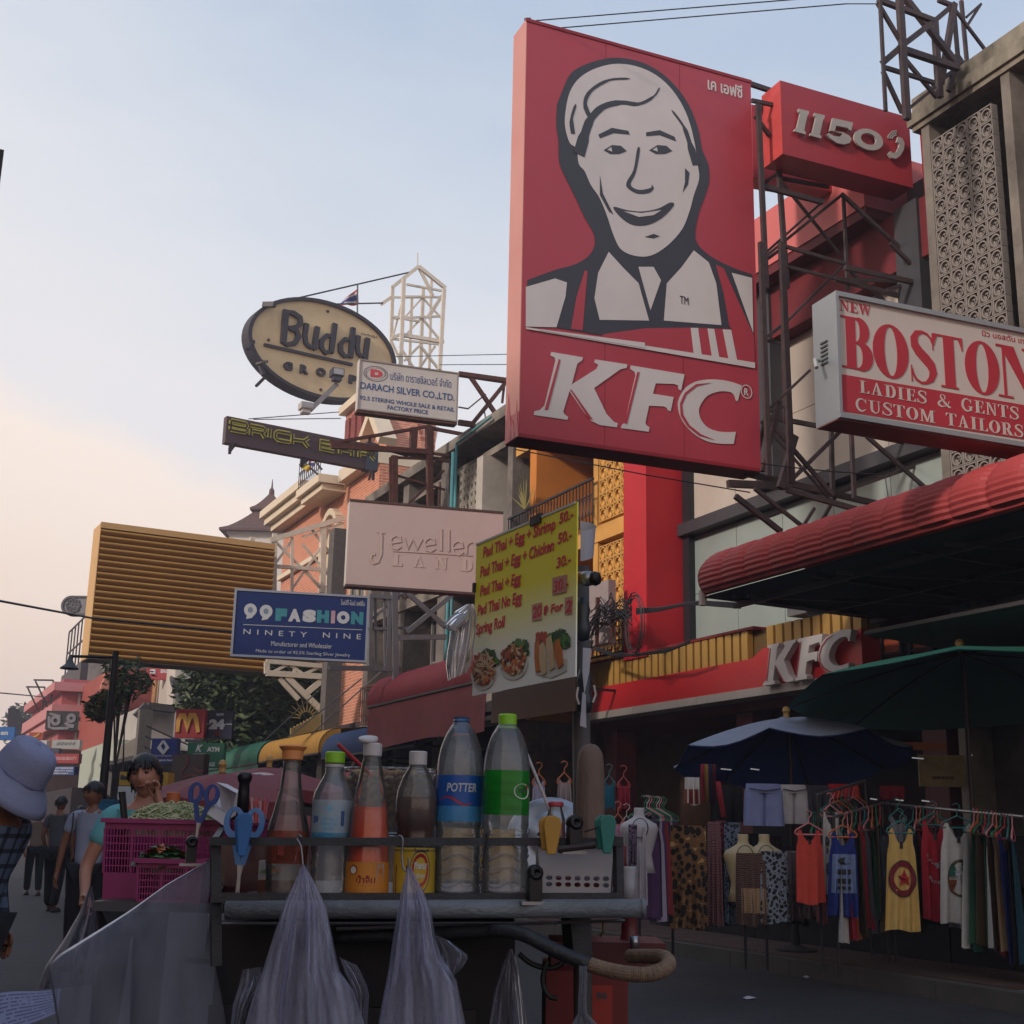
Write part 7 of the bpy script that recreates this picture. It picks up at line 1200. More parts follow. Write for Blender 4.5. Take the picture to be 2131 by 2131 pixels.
def head(T, c, yaw=0, pitch=0, roll=0, s=1.0, sk=skin, hair='short', child='head'):
    """head with a face towards local -y; returns matrix"""
    Mx = Matrix.Translation(V(c)) @ Matrix.Rotation(rad(yaw), 4, 'Z') @ Matrix.Rotation(rad(pitch), 4, 'X') @ Matrix.Rotation(rad(roll), 4, 'Y') @ Matrix.Scale(s, 4)
    g = lambda x, z, cx, cz, sx, sz: math.exp(-((x-cx)/sx)**2-((z-cz)/sz)**2)
    def f(u, v):
        th = 2*math.pi*u; ph = math.pi*(v-.5); x, y, z = math.cos(th)*math.cos(ph), math.sin(th)*math.cos(ph), math.sin(ph)
        X = x*.076; Y = y*.094; Z = z*.118
        if z < 0: k = (-z)**1.4; X *= 1-.38*k; Y = Y*(1-.2*k) - .012*k
        if y < 0:
            fr = (-y)**.5
            Y -= fr*(.022*g(X, Z, 0, -.018, .012, .022) + .008*g(X, Z, 0, .012, .01, .02) + .007*g(X, Z, 0, -.058, .026, .009) + .008*g(X, Z, 0, -.098, .024, .018) + .006*g(X, Z, 0, .045, .05, .012))
            Y += fr*(.009*(g(X, Z, .031, .018, .016, .011) + g(X, Z, -.031, .018, .016, .011)) + .004*g(X, Z, 0, -.075, .03, .007)) - fr*.005*(g(X, Z, .042, -.02, .02, .02)+g(X, Z, -.042, -.02, .02, .02))
        return Mx @ V((X, Y, Z))
    h = MB().grid(40, 30, f).build(child, sk, T, False, smooth=True)
    def q(pts, mat, name):
        vs = [Mx @ V(p) for p in pts]; n = len(vs); cc = sum(vs, V((0, 0, 0)))/n; MB().add(vs + [cc], [(i, (i+1) % n, n) for i in range(n)]).build(name, mat, h if False else T, False)
    for sx in (-1, 1):
        q([(sx*.031+math.cos(t)*.0145, -.0885+abs(math.cos(t))*.004+.001, .017+math.sin(t)*.005) for t in [2*math.pi*k/10 for k in range(10)]], eyem, 'eye')
        MB().tube([Mx @ V((sx*a, b, d)) for a, b, d in ((.014, -.0985, .036), (.032, -.0945, .042), (.048, -.08, .036))], .0028, 5).build('eyebrow', hairm, T, False)
        MB().lathe([(0, -.008), (.02, -.006), (.022, 0), (.016, .006), (.0, .004)], 10, Mx @ V((sx*.077, .004, -.002)), ax=(Mx.to_3x3() @ Matrix.Rotation(math.pi/2, 3, 'Y') @ Matrix.Diagonal((1.5, .9, 1)).to_3x3())).build('ear', sk, T, False, smooth=True)
    MB().tube([Mx @ V(p) for p in ((-.023, -.088, -.057), (-.01, -.097, -.054), (0, -.0985, -.0555), (.01, -.097, -.054), (.023, -.088, -.057))], [.0015, .0042, .0045, .0042, .0015], 6).build('lips', lipm, T, False)
    if hair:
        lo = {'short': (.1, -.3), 'bob': (.1, -.8)}[hair]
        def hf(u, v):
            th = 2*math.pi*u; back = (1+math.sin(th))/2; zlow = .36*(1-back)+lo[1]*back + .06*math.sin(th*9); 
            if hair == 'bob': zlow = .3+.05*math.sin(th*16) if back < .2 else lo[1]*min(1, (back-.2)/.5)+.3*max(0, 1-(back-.2)/.5)
            zz = 1-(1-zlow)*v; zz = max(-.99, min(1, zz)); rr = math.sqrt(max(0, 1-zz*zz)); puff = 1.13+.03*math.sin(th*13)*v
            return Mx @ V((math.cos(th)*rr*.078*puff, math.sin(th)*rr*.097*puff+.003, zz*.122+.008))
        MB().grid(48, 12, hf).build('hair', hairm, T, False, smooth=True)
        rs = random.Random(5); st = MB()
        for i in range(90):
            u = rs.random(); a = hf(u, .55+.3*rs.random()); b = hf(u+rs.uniform(-.02, .02), 1.0); n = (b - Mx @ V((0, 0, 0))); st.tube([a + n*.03, b + n*.05, b + n*rs.uniform(-.02, .1) + V((rs.uniform(-.008, .008), 0, -rs.uniform(.005, .03)))], [.0035, .0028, .0008], 4)
        st.build('hair_strands', hairm, T, False, kind='stuff')
    return Mx
def hand(T, wrist, d, palm_n, s=1.0, curl=.5, mat=skin, side=1):
    """palm and five bent fingers; d = direction of the fingers"""
    d = V(d).normalized(); n = V(palm_n).normalized(); x = d.cross(n).normalized()*side; w = V(wrist)
    J = {'w': (*w, .022*s, .016*s), 'p': (*(w+d*.05*s), .034*s, .014*s), 'k': (*(w+d*.085*s), .036*s, .012*s)}; E_ = [('w', 'p'), ('p', 'k')]
    for i, (off, L_) in enumerate(((-.027, .07), (-.009, .082), (.009, .077), (.026, .06))):
        base = w+d*.085*s+x*off*s; a1, a2 = curl*.9, curl*1.9
        p1 = base+(d*math.cos(a1*.5)+n*math.sin(a1*.5))*L_*.42*s; p2 = p1+(d*math.cos(a1+.2)+n*math.sin(a1+.2))*L_*.32*s; p3 = p2+(d*math.cos(a2)+n*math.sin(a2))*L_*.26*s
        J['b%d' % i] = (*base, .0095*s); J['m%d' % i] = (*p1, .009*s); J['t%d' % i] = (*p2, .0082*s); J['e%d' % i] = (*p3, .007*s); E_ += [('k', 'b%d' % i), ('b%d' % i, 'm%d' % i), ('m%d' % i, 't%d' % i), ('t%d' % i, 'e%d' % i)]
    tb = w+d*.03*s-x*.03*s; t1 = tb+(d*.7-x*.6+n*.3)*.035*s; t2 = t1+(d*.9+n*.4)*.028*s
    J['th'] = (*tb, .013*s); J['t1'] = (*t1, .0105*s); J['t2'] = (*t2, .0085*s); E_ += [('p', 'th'), ('th', 't1'), ('t1', 't2')]
    return J, E_
def person(label, foot, yaw, H, pose, skm, shirt, pants, hair, headrot, shirt_len=.0, sleeves='short'):
    """standing figure; local frame faces -y; pose gives elbow/wrist points per side"""
    T = thing('person', label, 'person', Matrix.Translation(V(foot)) @ Matrix.Rotation(yaw, 4, 'Z')); k = H/1.7; z = lambda a: a*k; ln = pose.get('lean', 0)
    J = {'pelvis': (0, 0, z(.93), .13*k, .1*k), 'waist': (0, -ln*.3, z(1.08), .115*k, .085*k), 'chest': (0, -ln*.7, z(1.28), .14*k, .1*k), 'collar': (0, -ln, z(1.41), .085*k, .07*k), 'neck': (0, -ln*1.1, z(1.47), .048*k), 'skull': (0, -ln*1.2-.0, z(1.55), .05*k)}
    E_ = [('pelvis', 'waist'), ('waist', 'chest'), ('chest', 'collar'), ('collar', 'neck'), ('neck', 'skull')]
    for s_, n_ in ((-1, 'l'), (1, 'r')):
        sh = V((s_*.17*k, -ln, z(1.39))); el, wr = [V(p)*k for p in pose[n_]]; J['sh'+n_] = (*sh, .055*k); J['el'+n_] = (*el, .038*k); J['wr'+n_] = (*wr, .026*k); E_ += [('collar', 'sh'+n_), ('sh'+n_, 'el'+n_), ('el'+n_, 'wr'+n_)]
        d = (wr-el).normalized(); hj, he = hand(T, wr, pose.get('hd'+n_, d), pose.get('hn'+n_, (-s_, 0, 0)), k, pose.get('curl', .45), skm, s_)
        for a, b in hj.items():
            if a != 'w': J[n_+a] = b
        E_ += [(('wr'+n_) if a == 'w' else n_+a, n_+b) for a, b in he]
        ft = pose.get('f'+n_, (s_*.11, 0)); J['hip'+n_] = (s_*.09*k, 0, z(.88), .09*k); J['kn'+n_] = (s_*.1*k, ft[1]*.4*k-.02, z(.48), .06*k); J['an'+n_] = (ft[0]*k, ft[1]*k, z(.08), .038*k); J['toe'+n_] = (ft[0]*k, ft[1]*k-.16*k, z(.035), .035*k, .025*k)
        E_ += [('pelvis', 'hip'+n_), ('hip'+n_, 'kn'+n_), ('kn'+n_, 'an'+n_), ('an'+n_, 'toe'+n_)]
    skinmesh('body', J, E_, skm, T, 1)
    g = 1.13; S = {a: tuple(list(J[a][:3])+[r_*g+.006 for r_ in J[a][3:]]) for a in ('chest', 'waist', 'collar', 'shl', 'shr')}; S['pelvis'] = (0, 0, z(.88), .155*k, .12*k); SE = [('chest', 'waist'), ('waist', 'pelvis'), ('chest', 'collar'), ('collar', 'shl'), ('collar', 'shr')]
    for n_ in 'lr':
        a, b, w_ = V(J['sh'+n_][:3]), V(J['el'+n_][:3]), V(J['wr'+n_][:3]); m_ = a.lerp(b, .62); S['s'+n_] = (*m_, .058*k)
        if pose.get('long'): S['s'+n_] = (*b, .05*k); S['c'+n_] = (*w_, .036*k); SE.append(('s'+n_, 'c'+n_))
        SE.append(('sh'+n_, 's'+n_))
    S['collar'] = (*J['collar'][:2], z(1.415), .088*k, .078*k); skinmesh('shirt', S, SE, shirt, T, 2)
    if pants:
        P_ = {'pelvis': (0, 0, z(.93), .15*k, .115*k)}; PE = []
        for n_ in 'lr':
            for a, r_ in (('hip', .105), ('kn', .085), ('an', .07)): P_[a+n_] = (*J[a+n_][:3], r_*k)
            PE += [('pelvis', 'hip'+n_), ('hip'+n_, 'kn'+n_), ('kn'+n_, 'an'+n_)]
            MB().lathe([(0, .0), (.05, .0), (.052, .03), (.03, .07), (0, .075)], 12, V((J['toe'+n_][0], J['toe'+n_][1]+.06, 0)), sy=2.3).build('shoe', blk, T, False, smooth=True)
        skinmesh('trousers', P_, PE, pants, T, 2)
    head(T, (0, -ln*1.25-.01, z(1.60)), *headrot, s=k, sk=skm, hair=hair); return T, k
c = atD(165, 1990, 12.6); shirtw = M('shirt_pale_blue', '#8d93ab', .85, .06, 6, .2, bscale=20)
T, k = person('man in pale short-sleeved shirt and black trousers looking left on the road', (c.x, c.y, 0), -YAW, 1.66, {'l': [(-.25, .0, 1.12), (-.27, -.04, .87)], 'r': [(.25, .03, 1.12), (.26, -.06, .86)], 'fl': (-.1, .05), 'fr': (.12, -.05)}, skin2, shirtw, M('trousers_black', '#14131a', .9, .2), 'short', (-42, 4, 0))
col = MB()
for s_ in (-1, 1): col.add([(s_*.005, -.1, 1.36*k), (s_*.07, -.075, 1.43*k), (s_*.075, -.06, 1.46*k), (s_*.02, -.09, 1.42*k)], [(0, 1, 2, 3) if s_ > 0 else (3, 2, 1, 0)])
solid(col.build('collar', shirtw, T, False), .006); MB().box(.04, .11, -.148, -.142, 1.18*k, 1.27*k).build('pocket', shirtw, T, False)
MB().tube([(-.15, -.09, 1.42*k), (-.13, -.14, 1.3*k), (-.15, -.15, 1.1*k), (-.2, -.1, .92*k)], .008, 5).build('bag_strap', blk, T, False)
# passers-by further down the road
for lb, x, y, D, yw, H, mt, hr in (('distant passer-by in a dark shirt just left of the lamp post', 196, 1890, 19, 150, 1.7, M('dark_shirt', '#24222c', .9), 20), ('distant passer-by in a dull red shirt beside the low shops', 150, 1890, 24, 10, 1.62, M('dull_red_shirt', '#5c2c34', .9), -20), ('distant passer-by in a grey shirt behind the sun hat', 105, 1890, 21, 170, 1.72, M('grey_shirt', '#4a4a54', .9), 0), ('distant passer-by in a beige shirt at the far left of the road', 62, 1890, 26, 20, 1.6, M('beige_shirt', '#77695c', .9), 15)):
    c = atD(x, y, D); person(lb, (c.x, c.y, 0), -YAW + rad(yw), H, {'l': [(-.23, .0, 1.12), (-.22, -.08, .88)], 'r': [(.23, .03, 1.12), (.22, -.1, .9)], 'fl': (-.1, .12), 'fr': (.12, -.14)}, skin2, mt, MATS['trousers_black'], 'short', (hr, 4, 0))
# woman
c = atD(292, 1750, 6.9); teal = M('teal_top', '#62a4ac', .85, .06, 6)
T, k = person('woman in teal top resting her fist on her cheek behind the cart', (c.x, c.y, 0), -YAW + rad(4), 1.61, {'l': [(-.27, -.02, 1.12), (-.22, -.2, .98)], 'r': [(.24, -.12, 1.17), (.115, -.16, 1.46)], 'hdr': (-.25, .0, 1), 'hnr': (-.6, -.6, 0), 'curl': 1.25}, skin, teal, M('trousers_dark', '#1c1a22', .9), 'bob', (-6, 2, -6))
# leaning customer in sun hat and checked shirt
plaid = M('plaid_dark', '#262c40', .85, .1, 8); nt = plaid.node_tree; N = nt.nodes; L = nt.links; tc = N.new('ShaderNodeTexCoord'); sp = N.new('ShaderNodeSeparateXYZ'); L.new(tc.outputs['Object'], sp.inputs[0])
def band(sock, sc_):
    m1 = N.new('ShaderNodeMath'); m1.operation = 'MULTIPLY'; m1.inputs[1].default_value = sc_; L.new(sock, m1.inputs[0]); m2 = N.new('ShaderNodeMath'); m2.operation = 'FRACT'; L.new(m1.outputs[0], m2.inputs[0]); m3 = N.new('ShaderNodeMath'); m3.operation = 'GREATER_THAN'; m3.inputs[1].default_value = .3; L.new(m2.outputs[0], m3.inputs[0]); return m3.outputs[0]
ad = N.new('ShaderNodeMath'); ad.operation = 'ADD'; L.new(band(sp.outputs[0], 15), ad.inputs[0]); L.new(band(sp.outputs[2], 15), ad.inputs[1]); rp = N.new('ShaderNodeValToRGB'); dv = N.new('ShaderNodeMath'); dv.operation = 'DIVIDE'; dv.inputs[1].default_value = 2; L.new(ad.outputs[0], dv.inputs[0]); L.new(dv.outputs[0], rp.inputs[0])
rp.color_ramp.interpolation = 'CONSTANT'; e = rp.color_ramp.elements; e[0].color = lin('#15171f'); e[1].position = .9; e[1].color = lin('#56627c'); x = e.new(.4); x.color = lin('#2a3144'); L.new(rp.outputs[0], N['Principled BSDF'].inputs['Base Color'])
c = atD(-46, 1760, 6.2)
T, k = person('stooping customer in lavender bucket hat and dark checked shirt at left', (c.x, c.y, 0), -YAW + rad(72), 1.53, {'l': [(-.22, .0, 1.12), (-.22, -.06, .88)], 'r': [(.22, .03, 1.12), (.22, -.04, .88)], 'lean': .12, 'long': 1}, skin2, plaid, M('trousers_black', '#14131a'), 'short', (0, 38, 0))
hm = M('lavender_cotton', '#8286a4', .9, .06, 10, .15, bscale=80); hc_ = V((0, -.2, 1.71*k)); ax = Matrix.Rotation(rad(38), 3, 'X')
pr = [(0, .13), (.04, .128), (.08, .12), (.1, .1), (.112, .05), (.118, -.01), (.122, -.025), (.15, -.055), (.18, -.09), (.195, -.12)]
o = MB().lathe(pr, 36, hc_-V((0, 0, .03)), ax=ax, sx=.98, sy=1.12, wob=lambda i, t: .02*math.sin(3*t+1)*(i > 6)+.008*math.sin(7*t)).build('hat', hm, T, False, smooth=True); solid(o, .004)
MB().lathe([(.1205, -.028), (.1245, -.024), (.1245, -.008), (.1205, -.005)], 36, hc_-V((0, 0, .03)), ax=ax, sx=.98, sy=1.12).build('hat_band', M('lavender_band', '#6f7398', .9), T, False, smooth=True)
# ================================================================ food cart and what stands on it
DC = 2.5; S = DC*PX
cartm = M('cart_angle_iron', '#34383f', .55, .2, 30, .15, metal=.3, dirt=.4, dcol='#3a2c28', dscale=12); pipem = M('painted_pipe', '#6a7078', .5, .12, 20, .3, dirt=.35, dcol='#2c2c30', dscale=14, stretch=(.3, 1, 1))
T = CT = thing('food_cart', 'dark metal street food cart seen from its handle end', 'food cart', atD(860, 1900, 2.9)*V((1, 1, 0)))
def cbar(x0, y0, x1, y1, D0, D1, w, h=None, m=cartm, name='rail', T=CT): return MB().bar(atD(x0, y0, D0), atD(x1, y1, D1), w, h or w).build(name, m, T)
cbar(436, 1751, 1294, 1752, DC, DC, .004, .0145); cbar(436, 1757, 1294, 1758, DC+.01, DC+.01, .02, .003)
cbar(440, 1868, 1296, 1868, DC, DC, .004, .017); cbar(440, 1875, 1296, 1876, DC+.012, DC+.012, .024, .003)
cbar(448, 1744, 450, 2010, DC+.02, DC+.02, .018, .014, name='post'); cbar(1286, 1745, 1288, 1880, DC+.01, DC+.01, .015, .014, name='post')
cbar(448, 1750, 470, 1715, DC, 3.5, .012, .014); cbar(1290, 1750, 1240, 1722, DC, 3.5, .012, .014); cbar(448, 1870, 470, 1830, DC, 3.5, .012, .014); cbar(1290, 1870, 1240, 1830, DC, 3.5, .012, .014)
a, b = atD(470, 1894, DC-.02), atD(1343, 1890, DC-.02); MB().tube([a, b], .0165, 20).build('push_pipe', pipem, T, smooth=True)
MB().tube([b - (b-a)*.012, b + (b-a)*.0004], .0168, 20).build('pipe_collar', pipem, T, smooth=True)
MB().tube([atD(460, 1922, 2.52), atD(1160, 1921, 2.52)], .003, 6).build('wire_rod', M('thin_rod', '#6a6668', .35, metal=.6), T); MB().tube([atD(700, 1933, 2.54), atD(1300, 1916, 2.54)], .0035, 6).build('wire_rod', MATS['thin_rod'], T)
zs = atD(860, 1878, 2.55).z
def cplate(x0, x1, D0, D1, z0, z1, m, name):
    a = atD(x0, 1800, D0); b = atD(x1, 1800, D0); f = FWD*(D1-D0); P0 = [a, b, b+f, a+f]; mb = MB(); vs = [V((p.x, p.y, z)) for z in (z0, z1) for p in P0]
    return mb.add(vs, [(3, 2, 1, 0), (4, 5, 6, 7), (0, 1, 5, 4), (1, 2, 6, 5), (2, 3, 7, 6), (3, 0, 4, 7)]).build(name, m, T)
cplate(452, 1284, 2.515, 3.6, zs-.006, zs, M('tray_steel', '#4a4c52', .4, .2, 10, metal=.5, dirt=.4), 'tray')
cplate(200, 470, 2.95, 4.2, zs-.05, zs-.03, MATS['tray_steel'], 'side_tray')
cplate(462, 1075, 2.68, 3.7, .35, zs-.05, M('cart_body_black', '#121218', .6, .3, 6), 'body'); cplate(455, 1000, 2.66, 2.675, .3, zs-.2, M('cart_panel', '#17171d', .5, .2, 5), 'front_panel')
for x, D in ((480, 2.8), (1060, 2.8), (480, 3.6), (1060, 3.6)): c = atD(x, 1800, D); MB().lathe([(.0, -.03), (.15, -.03), (.17, -.02), (.17, .02), (.15, .03), (0, .03)], 24, V((c.x, c.y, .17)), ax=Matrix.Rotation(-YAW, 3, 'Z') @ Matrix.Rotation(math.pi/2, 3, 'Y')).build('wheel', blk, T, smooth=True)
# curved handle bar wrapped with cord
hp = [(700, 1950, 2.6), (860, 1945, 2.56), (1000, 1938, 2.5), (1040, 1936, 2.47), (1090, 1945, 2.44), (1150, 1975, 2.42), (1215, 2003, 2.4), (1280, 2022, 2.38), (1340, 2028, 2.36), (1380, 2018, 2.38), (1392, 2004, 2.44), (1380, 1992, 2.52), (1350, 1990, 2.6), (1310, 1990, 2.66)]
def smooth(P, n=5):
    out = []
    for i in range(len(P)-1):
        p0, p1, p2, p3 = P[max(i-1, 0)], P[i], P[i+1], P[min(i+2, len(P)-1)]
        for k in range(n): t = k/n; out.append(.5*((2*p1)+(p2-p0)*t+(2*p0-5*p1+4*p2-p3)*t*t+(3*p1-p0-3*p2+p3)*t**3))
    return out + [P[-1]]
hpp = smooth([atD(*p) for p in hp]); MB().tube(hpp[:32], .0125, 14).build('handle_bar', M('handle_black', '#24262c', .5, .2, 20, .2), T, smooth=True)
wrap = hpp[31:]; wp = []
for i in range((len(wrap)-1)*6): k = i/6; j = int(k); wp.append(wrap[j].lerp(wrap[j+1], k-j))
MB().tube(wp, [.0122+.0012*(i % 2) for i in range(len(wp))], 14).build('cord_wrap', M('tan_cord', '#7a6656', .85, .25, 60, .4), T)
for x0, y0, x1, y1, r_ in ((1100, 1990, 1160, 2010, .004),): pass
hose = smooth([atD(*p, 2.62) for p in ((1080, 1985), (1105, 2005), (1140, 2015), (1165, 2008), (1180, 1990))]); MB().tube(hose, .005, 8).build('hose', blk, T, smooth=True)
hose = smooth([atD(*p, 2.6) for p in ((1140, 2000), (1130, 2030), (1132, 2055), (1145, 2075), (1160, 2077))]); MB().tube(hose, .005, 8).build('hose', blk, T, smooth=True)
MB().bar(atD(1196, 1905, 2.6), atD(1205, 2000, 2.6), .04, .04).build('pole_socket', cartm, T); MB().tube([atD(1255, 1922, 2.6), atD(1256, 1938, 2.59), atD(1249, 1948, 2.6)], .0025, 6).build('wire_hook', M('brass_hook', '#a08a5a', .3, metal=.8), T)
# pole, wrapped pestle-like post, menu board
c = atD(1225, 1750, 2.72); MB().tube([(c.x, c.y, .2), atD(1208, 1180, 2.72)], .0185, 14).build('umbrella_pole', M('pole_grey_brown', '#4c4646', .6, .2, 8, dirt=.3, stretch=(1, 1, .2)), CT, smooth=True)
def px_lathe(name, label, cat, xc, yb, D, prof, mat, **k):
    """prof in px: (radius, height above yb)"""
    s = D*PX; c = atD(xc, yb, D); return single(MB().lathe([(r*s, h*s) for r, h in prof], k.pop('n', 28), (0, 0, 0)).xf(Matrix.Translation(c)), name, label, cat, mat, origin=c, smooth=True, **k)
px_lathe('wooden_pestle', 'thick brown rounded wooden pestle standing beside the pole', 'pestle', 1228, 1752, 2.62, [(32, -5), (31, 30), (30, 90), (29.5, 140), (28, 165), (25, 182), (18, 194), (9, 200), (0, 202)], M('worn_wood', '#6b5850', .7, .15, 12, .3, stretch=(1, 1, .25), dirt=.3))
# menu board
r = Rect([zp('z6', 1005, 640), zp('z6', 1577, 400), zp('z6', 1560, 1395), zp('z6', 962, 1520)], D=2.75, yaw0=-.9, wroll=.2); print('menu', round(r.w, 3), round(r.h, 3), round(r.err, 1), round(math.degrees(r.yaw), 1))
mm = M('menu_print', '#c8bc30', .45, .03, 20); nt = mm.node_tree; N = nt.nodes; L = nt.links; tc = N.new('ShaderNodeTexCoord'); sp = N.new('ShaderNodeSeparateXYZ'); L.new(tc.outputs['Object'], sp.inputs[0]); rp = N.new('ShaderNodeValToRGB'); mr = N.new('ShaderNodeMapRange'); mr.inputs[2].default_value = r.h; L.new(sp.outputs[2], mr.inputs[0]); L.new(mr.outputs[0], rp.inputs[0])
e = rp.color_ramp.elements; e[0].position = .2; e[0].color = lin('#f0efea'); e[1].position = .62; e[1].color = lin('#ecdc34'); x = e.new(.42); x.color = lin('#f0eaa4'); L.new(rp.outputs[0], N['Principled BSDF'].inputs['Base Color'])
T = thing('menu_board', 'yellow noodle menu board with red prices and three dish pictures', 'menu board', r.mx)
MB().box(0, r.w, .001, .004, 0, r.h).build('board', mm, T, False)
mred2 = M('menu_red', '#cc1c3a', .45, .05); pp = M('price_patch', '#c08a78', .6)
def mrow(s, l, rr, h, **k):
    if any(c in s for c in 'gpy'): l, rr, h = (l[0], l[1]+17), (rr[0], rr[1]+17), h+19
    row(s, l, rr, h, mred2, 0, 'z6', T, r, k.pop('bold', .025), y=k.pop('y', 0), depth=.0003, shear=.12, **k)
mrow('Pad Thai + Egg + Shrimp', (1035, 712), (1450, 572), 62); mrow('50.-', (1472, 527), (1553, 495), 62); mrow('Pad Thai + Egg + Chicken', (1018, 828), (1442, 690), 62); mrow('50.-', (1463, 647), (1545, 610), 62)
mrow('Pad Thai + Egg', (1018, 940), (1252, 873), 62); mrow('30.-', (1456, 782), (1540, 755), 62); mrow('Pad Thai No Egg', (1003, 1050), (1258, 985), 62); mrow('Spring Roll', (993, 1165), (1160, 1118), 62)
for pts in ([(1435, 835), (1520, 815), (1518, 915), (1435, 935)], [(1318, 990), (1375, 975), (1372, 1075), (1318, 1085)], [(1508, 950), (1550, 940), (1548, 1040), (1506, 1048)]): flat(r, 'z6', pts, pp, T, -.0002, .0006, 'price_patch')
mrow('30.-', (1440, 920), (1528, 895), 66, bold=.01, y=-.001); mrow('20', (1322, 1065), (1372, 1058), 66, bold=.01, y=-.001); mrow('฿ For', (1385, 1052), (1498, 1025), 58, y=-.001); mrow('2', (1510, 1035), (1546, 1028), 66, bold=.01, y=-.001)
rr = random.Random(4); pw_ = r.w/(590)
def strokes(cx, cy, rx, ry, n, mats, w, name='food_print', L_=22, y0=-.0012):
    mbs = [MB() for _ in mats]
    for i in range(n):
        t = rr.uniform(0, 6.28); q = rr.random()**.5; x, y = cx+math.cos(t)*rx*q, cy+math.sin(t)*ry*q-(0); a = rr.uniform(0, 3.14); l = L_*rr.uniform(.5, 1.2); P_ = lpoly(r, 'z6', [(x-math.cos(a)*l/2, y-math.sin(a)*l/2), (x+math.cos(a+.6)*l*.1, y+math.sin(a+.6)*l*.1), (x+math.cos(a)*l/2, y+math.sin(a)*l/2)])
        k_ = rr.randrange(len(mats)); mbs[k_].stroke(P_, [w*pw_*.5, w*pw_, w*pw_*.4], y0-.00001*i-.0002, y0)
    for m_, mt in zip(mbs, mats): m_.build(name, mt, T, False)
fo = [M('food_red', '#a8402a', .4), M('food_orange', '#b8662c', .4), M('food_dark', '#5c2a1c', .4), M('food_cream', '#c4a884', .4)]; fg = [M('food_green', '#4c7a3c', .4), M('food_deepgreen', '#234a2c', .4)]; plate = M('plate_white', '#c9c8c0', .3)
for cx, cy, rx, ry, n in ((1040, 1360, 62, 100, 150), (1215, 1305, 70, 95, 130)):
    flat(r, 'z6', [(cx+math.cos(t)*rx*1.15, cy+25+math.sin(t)*ry*.95-math.cos(t)*10) for t in [2*math.pi*k/24 for k in range(24)]], plate, T, -.0004, .0006, 'plate_print'); strokes(cx+35, cy-60, 45, 45, 50, fg, 20, L_=35, y0=-.001); strokes(cx, cy, rx, ry*.85, n, fo, 11, L_=34, y0=-.0024)
strokes(1060, 1330, 40, 70, 25, [fo[3]], 5, L_=60, y0=-.0042)
strokes(1470, 1190, 60, 45, 60, fg, 20, L_=40, y0=-.001); strokes(1380, 1180, 30, 25, 20, [fo[0]], 20, L_=25, y0=-.0018); flat(r, 'z6', [(1340, 1390), (1430, 1410), (1515, 1370), (1520, 1300), (1340, 1320)], plate, T, -.0004, .0006, 'plate_print')
for k, (x0, y0, x1, y1) in enumerate(((1352, 1200, 1358, 1375), (1378, 1215, 1392, 1390), (1418, 1175, 1440, 1360), (1462, 1200, 1490, 1345))): MB().stroke(lpoly(r, 'z6', [(x0, y0), ((x0+x1)/2, (y0+y1)/2), (x1, y1)]), [26*pw_, 34*pw_, 26*pw_], -.003-k*.0003, -.0022).build('roll_print', fo[(1, 3, 3, 1)[k]], T, False)
MB().box(-.002, r.w*.985, -.0005, .0045, r.h-.003, r.h+.002).build('edge_tape', plate, T, False)
MB().box(r.w*.58, r.w*.68, -.003, .006, r.h-.012, r.h+.008).build('binder_clip', black_st, T, False); MB().box(-.006, .004, -.004, .006, r.h*.68, r.h*.74).build('binder_clip', black_st, T, False)
r2 = Rect([zp('z6', 1082, 1500), zp('z6', 1562, 1400), zp('z6', 1560, 1602), zp('z6', 1085, 1668)], D=2.85, yaw0=-.8, wroll=.2); T = thing('beige_board', 'plain beige board hanging below the menu board', 'board', r2.mx); MB().box(0, r2.w, 0, .004, 0, r2.h).build('panel', M('beige_card', '#8c7468', .7, .06, 3), T, False)
# things clipped to the pole
Tn = thing('pole_clutter', 'dark clamp with papers at the top of the cart pole', 'clamp', atD(1212, 1400, 2.7)); wpap = M('white_paper', '#a7a6b4', .6, .04)
MB().grid(14, 6, lambda u, v: atD(1214+math.sin(u*math.pi)*32*(1-.15*v)-6, 1088+u*14+v*62+math.cos(u*math.pi)*-4, 2.66+.03*math.cos(u*3.1))).build('rolled_paper', wpap, Tn, smooth=True)
for pts in ([(1213, 1348), (1231, 1350), (1226, 1400), (1216, 1445), (1212, 1400)], [(1212, 1440), (1219, 1445), (1220, 1515), (1207, 1510)]): 
    vs = [atD(x, y, 2.64) for x, y in pts]; solid(MB().add(vs, [tuple(range(len(vs)))]).build('paper_strip', wpap, Tn), .002)
c = atD(1222, 1204, 2.62); ax = Matrix.Rotation(-YAW, 3, 'Z') @ Matrix.Rotation(math.pi/2, 3, 'X'); ax2 = Matrix.Rotation(-YAW-.5, 3, 'Z') @ Matrix.Rotation(math.pi/2, 3, 'Y')
MB().lathe([(0, -.02), (.012, -.02), (.013, .01), (.010, .012), (0, .012)], 16, atD(1211, 1202, 2.64), ax=ax2).build('amber_knob', M('amber_plastic', '#a0543a', .3), Tn, smooth=True); MB().lathe([(.0, .008), (.006, .008), (.008, .012), (.014, .012), (.016, 0), (.014, -.01), (0, -.01)], 20, c, ax=ax2).build('chrome_ring', M('chrome', '#8a8a90'), Tn, smooth=True); MB().lathe([(0, -.008), (.013, -.008), (.015, 0), (.012, .008), (0, .008)], 16, atD(1239, 1204, 2.61), ax=ax2).build('black_knob', blk, Tn, smooth=True)
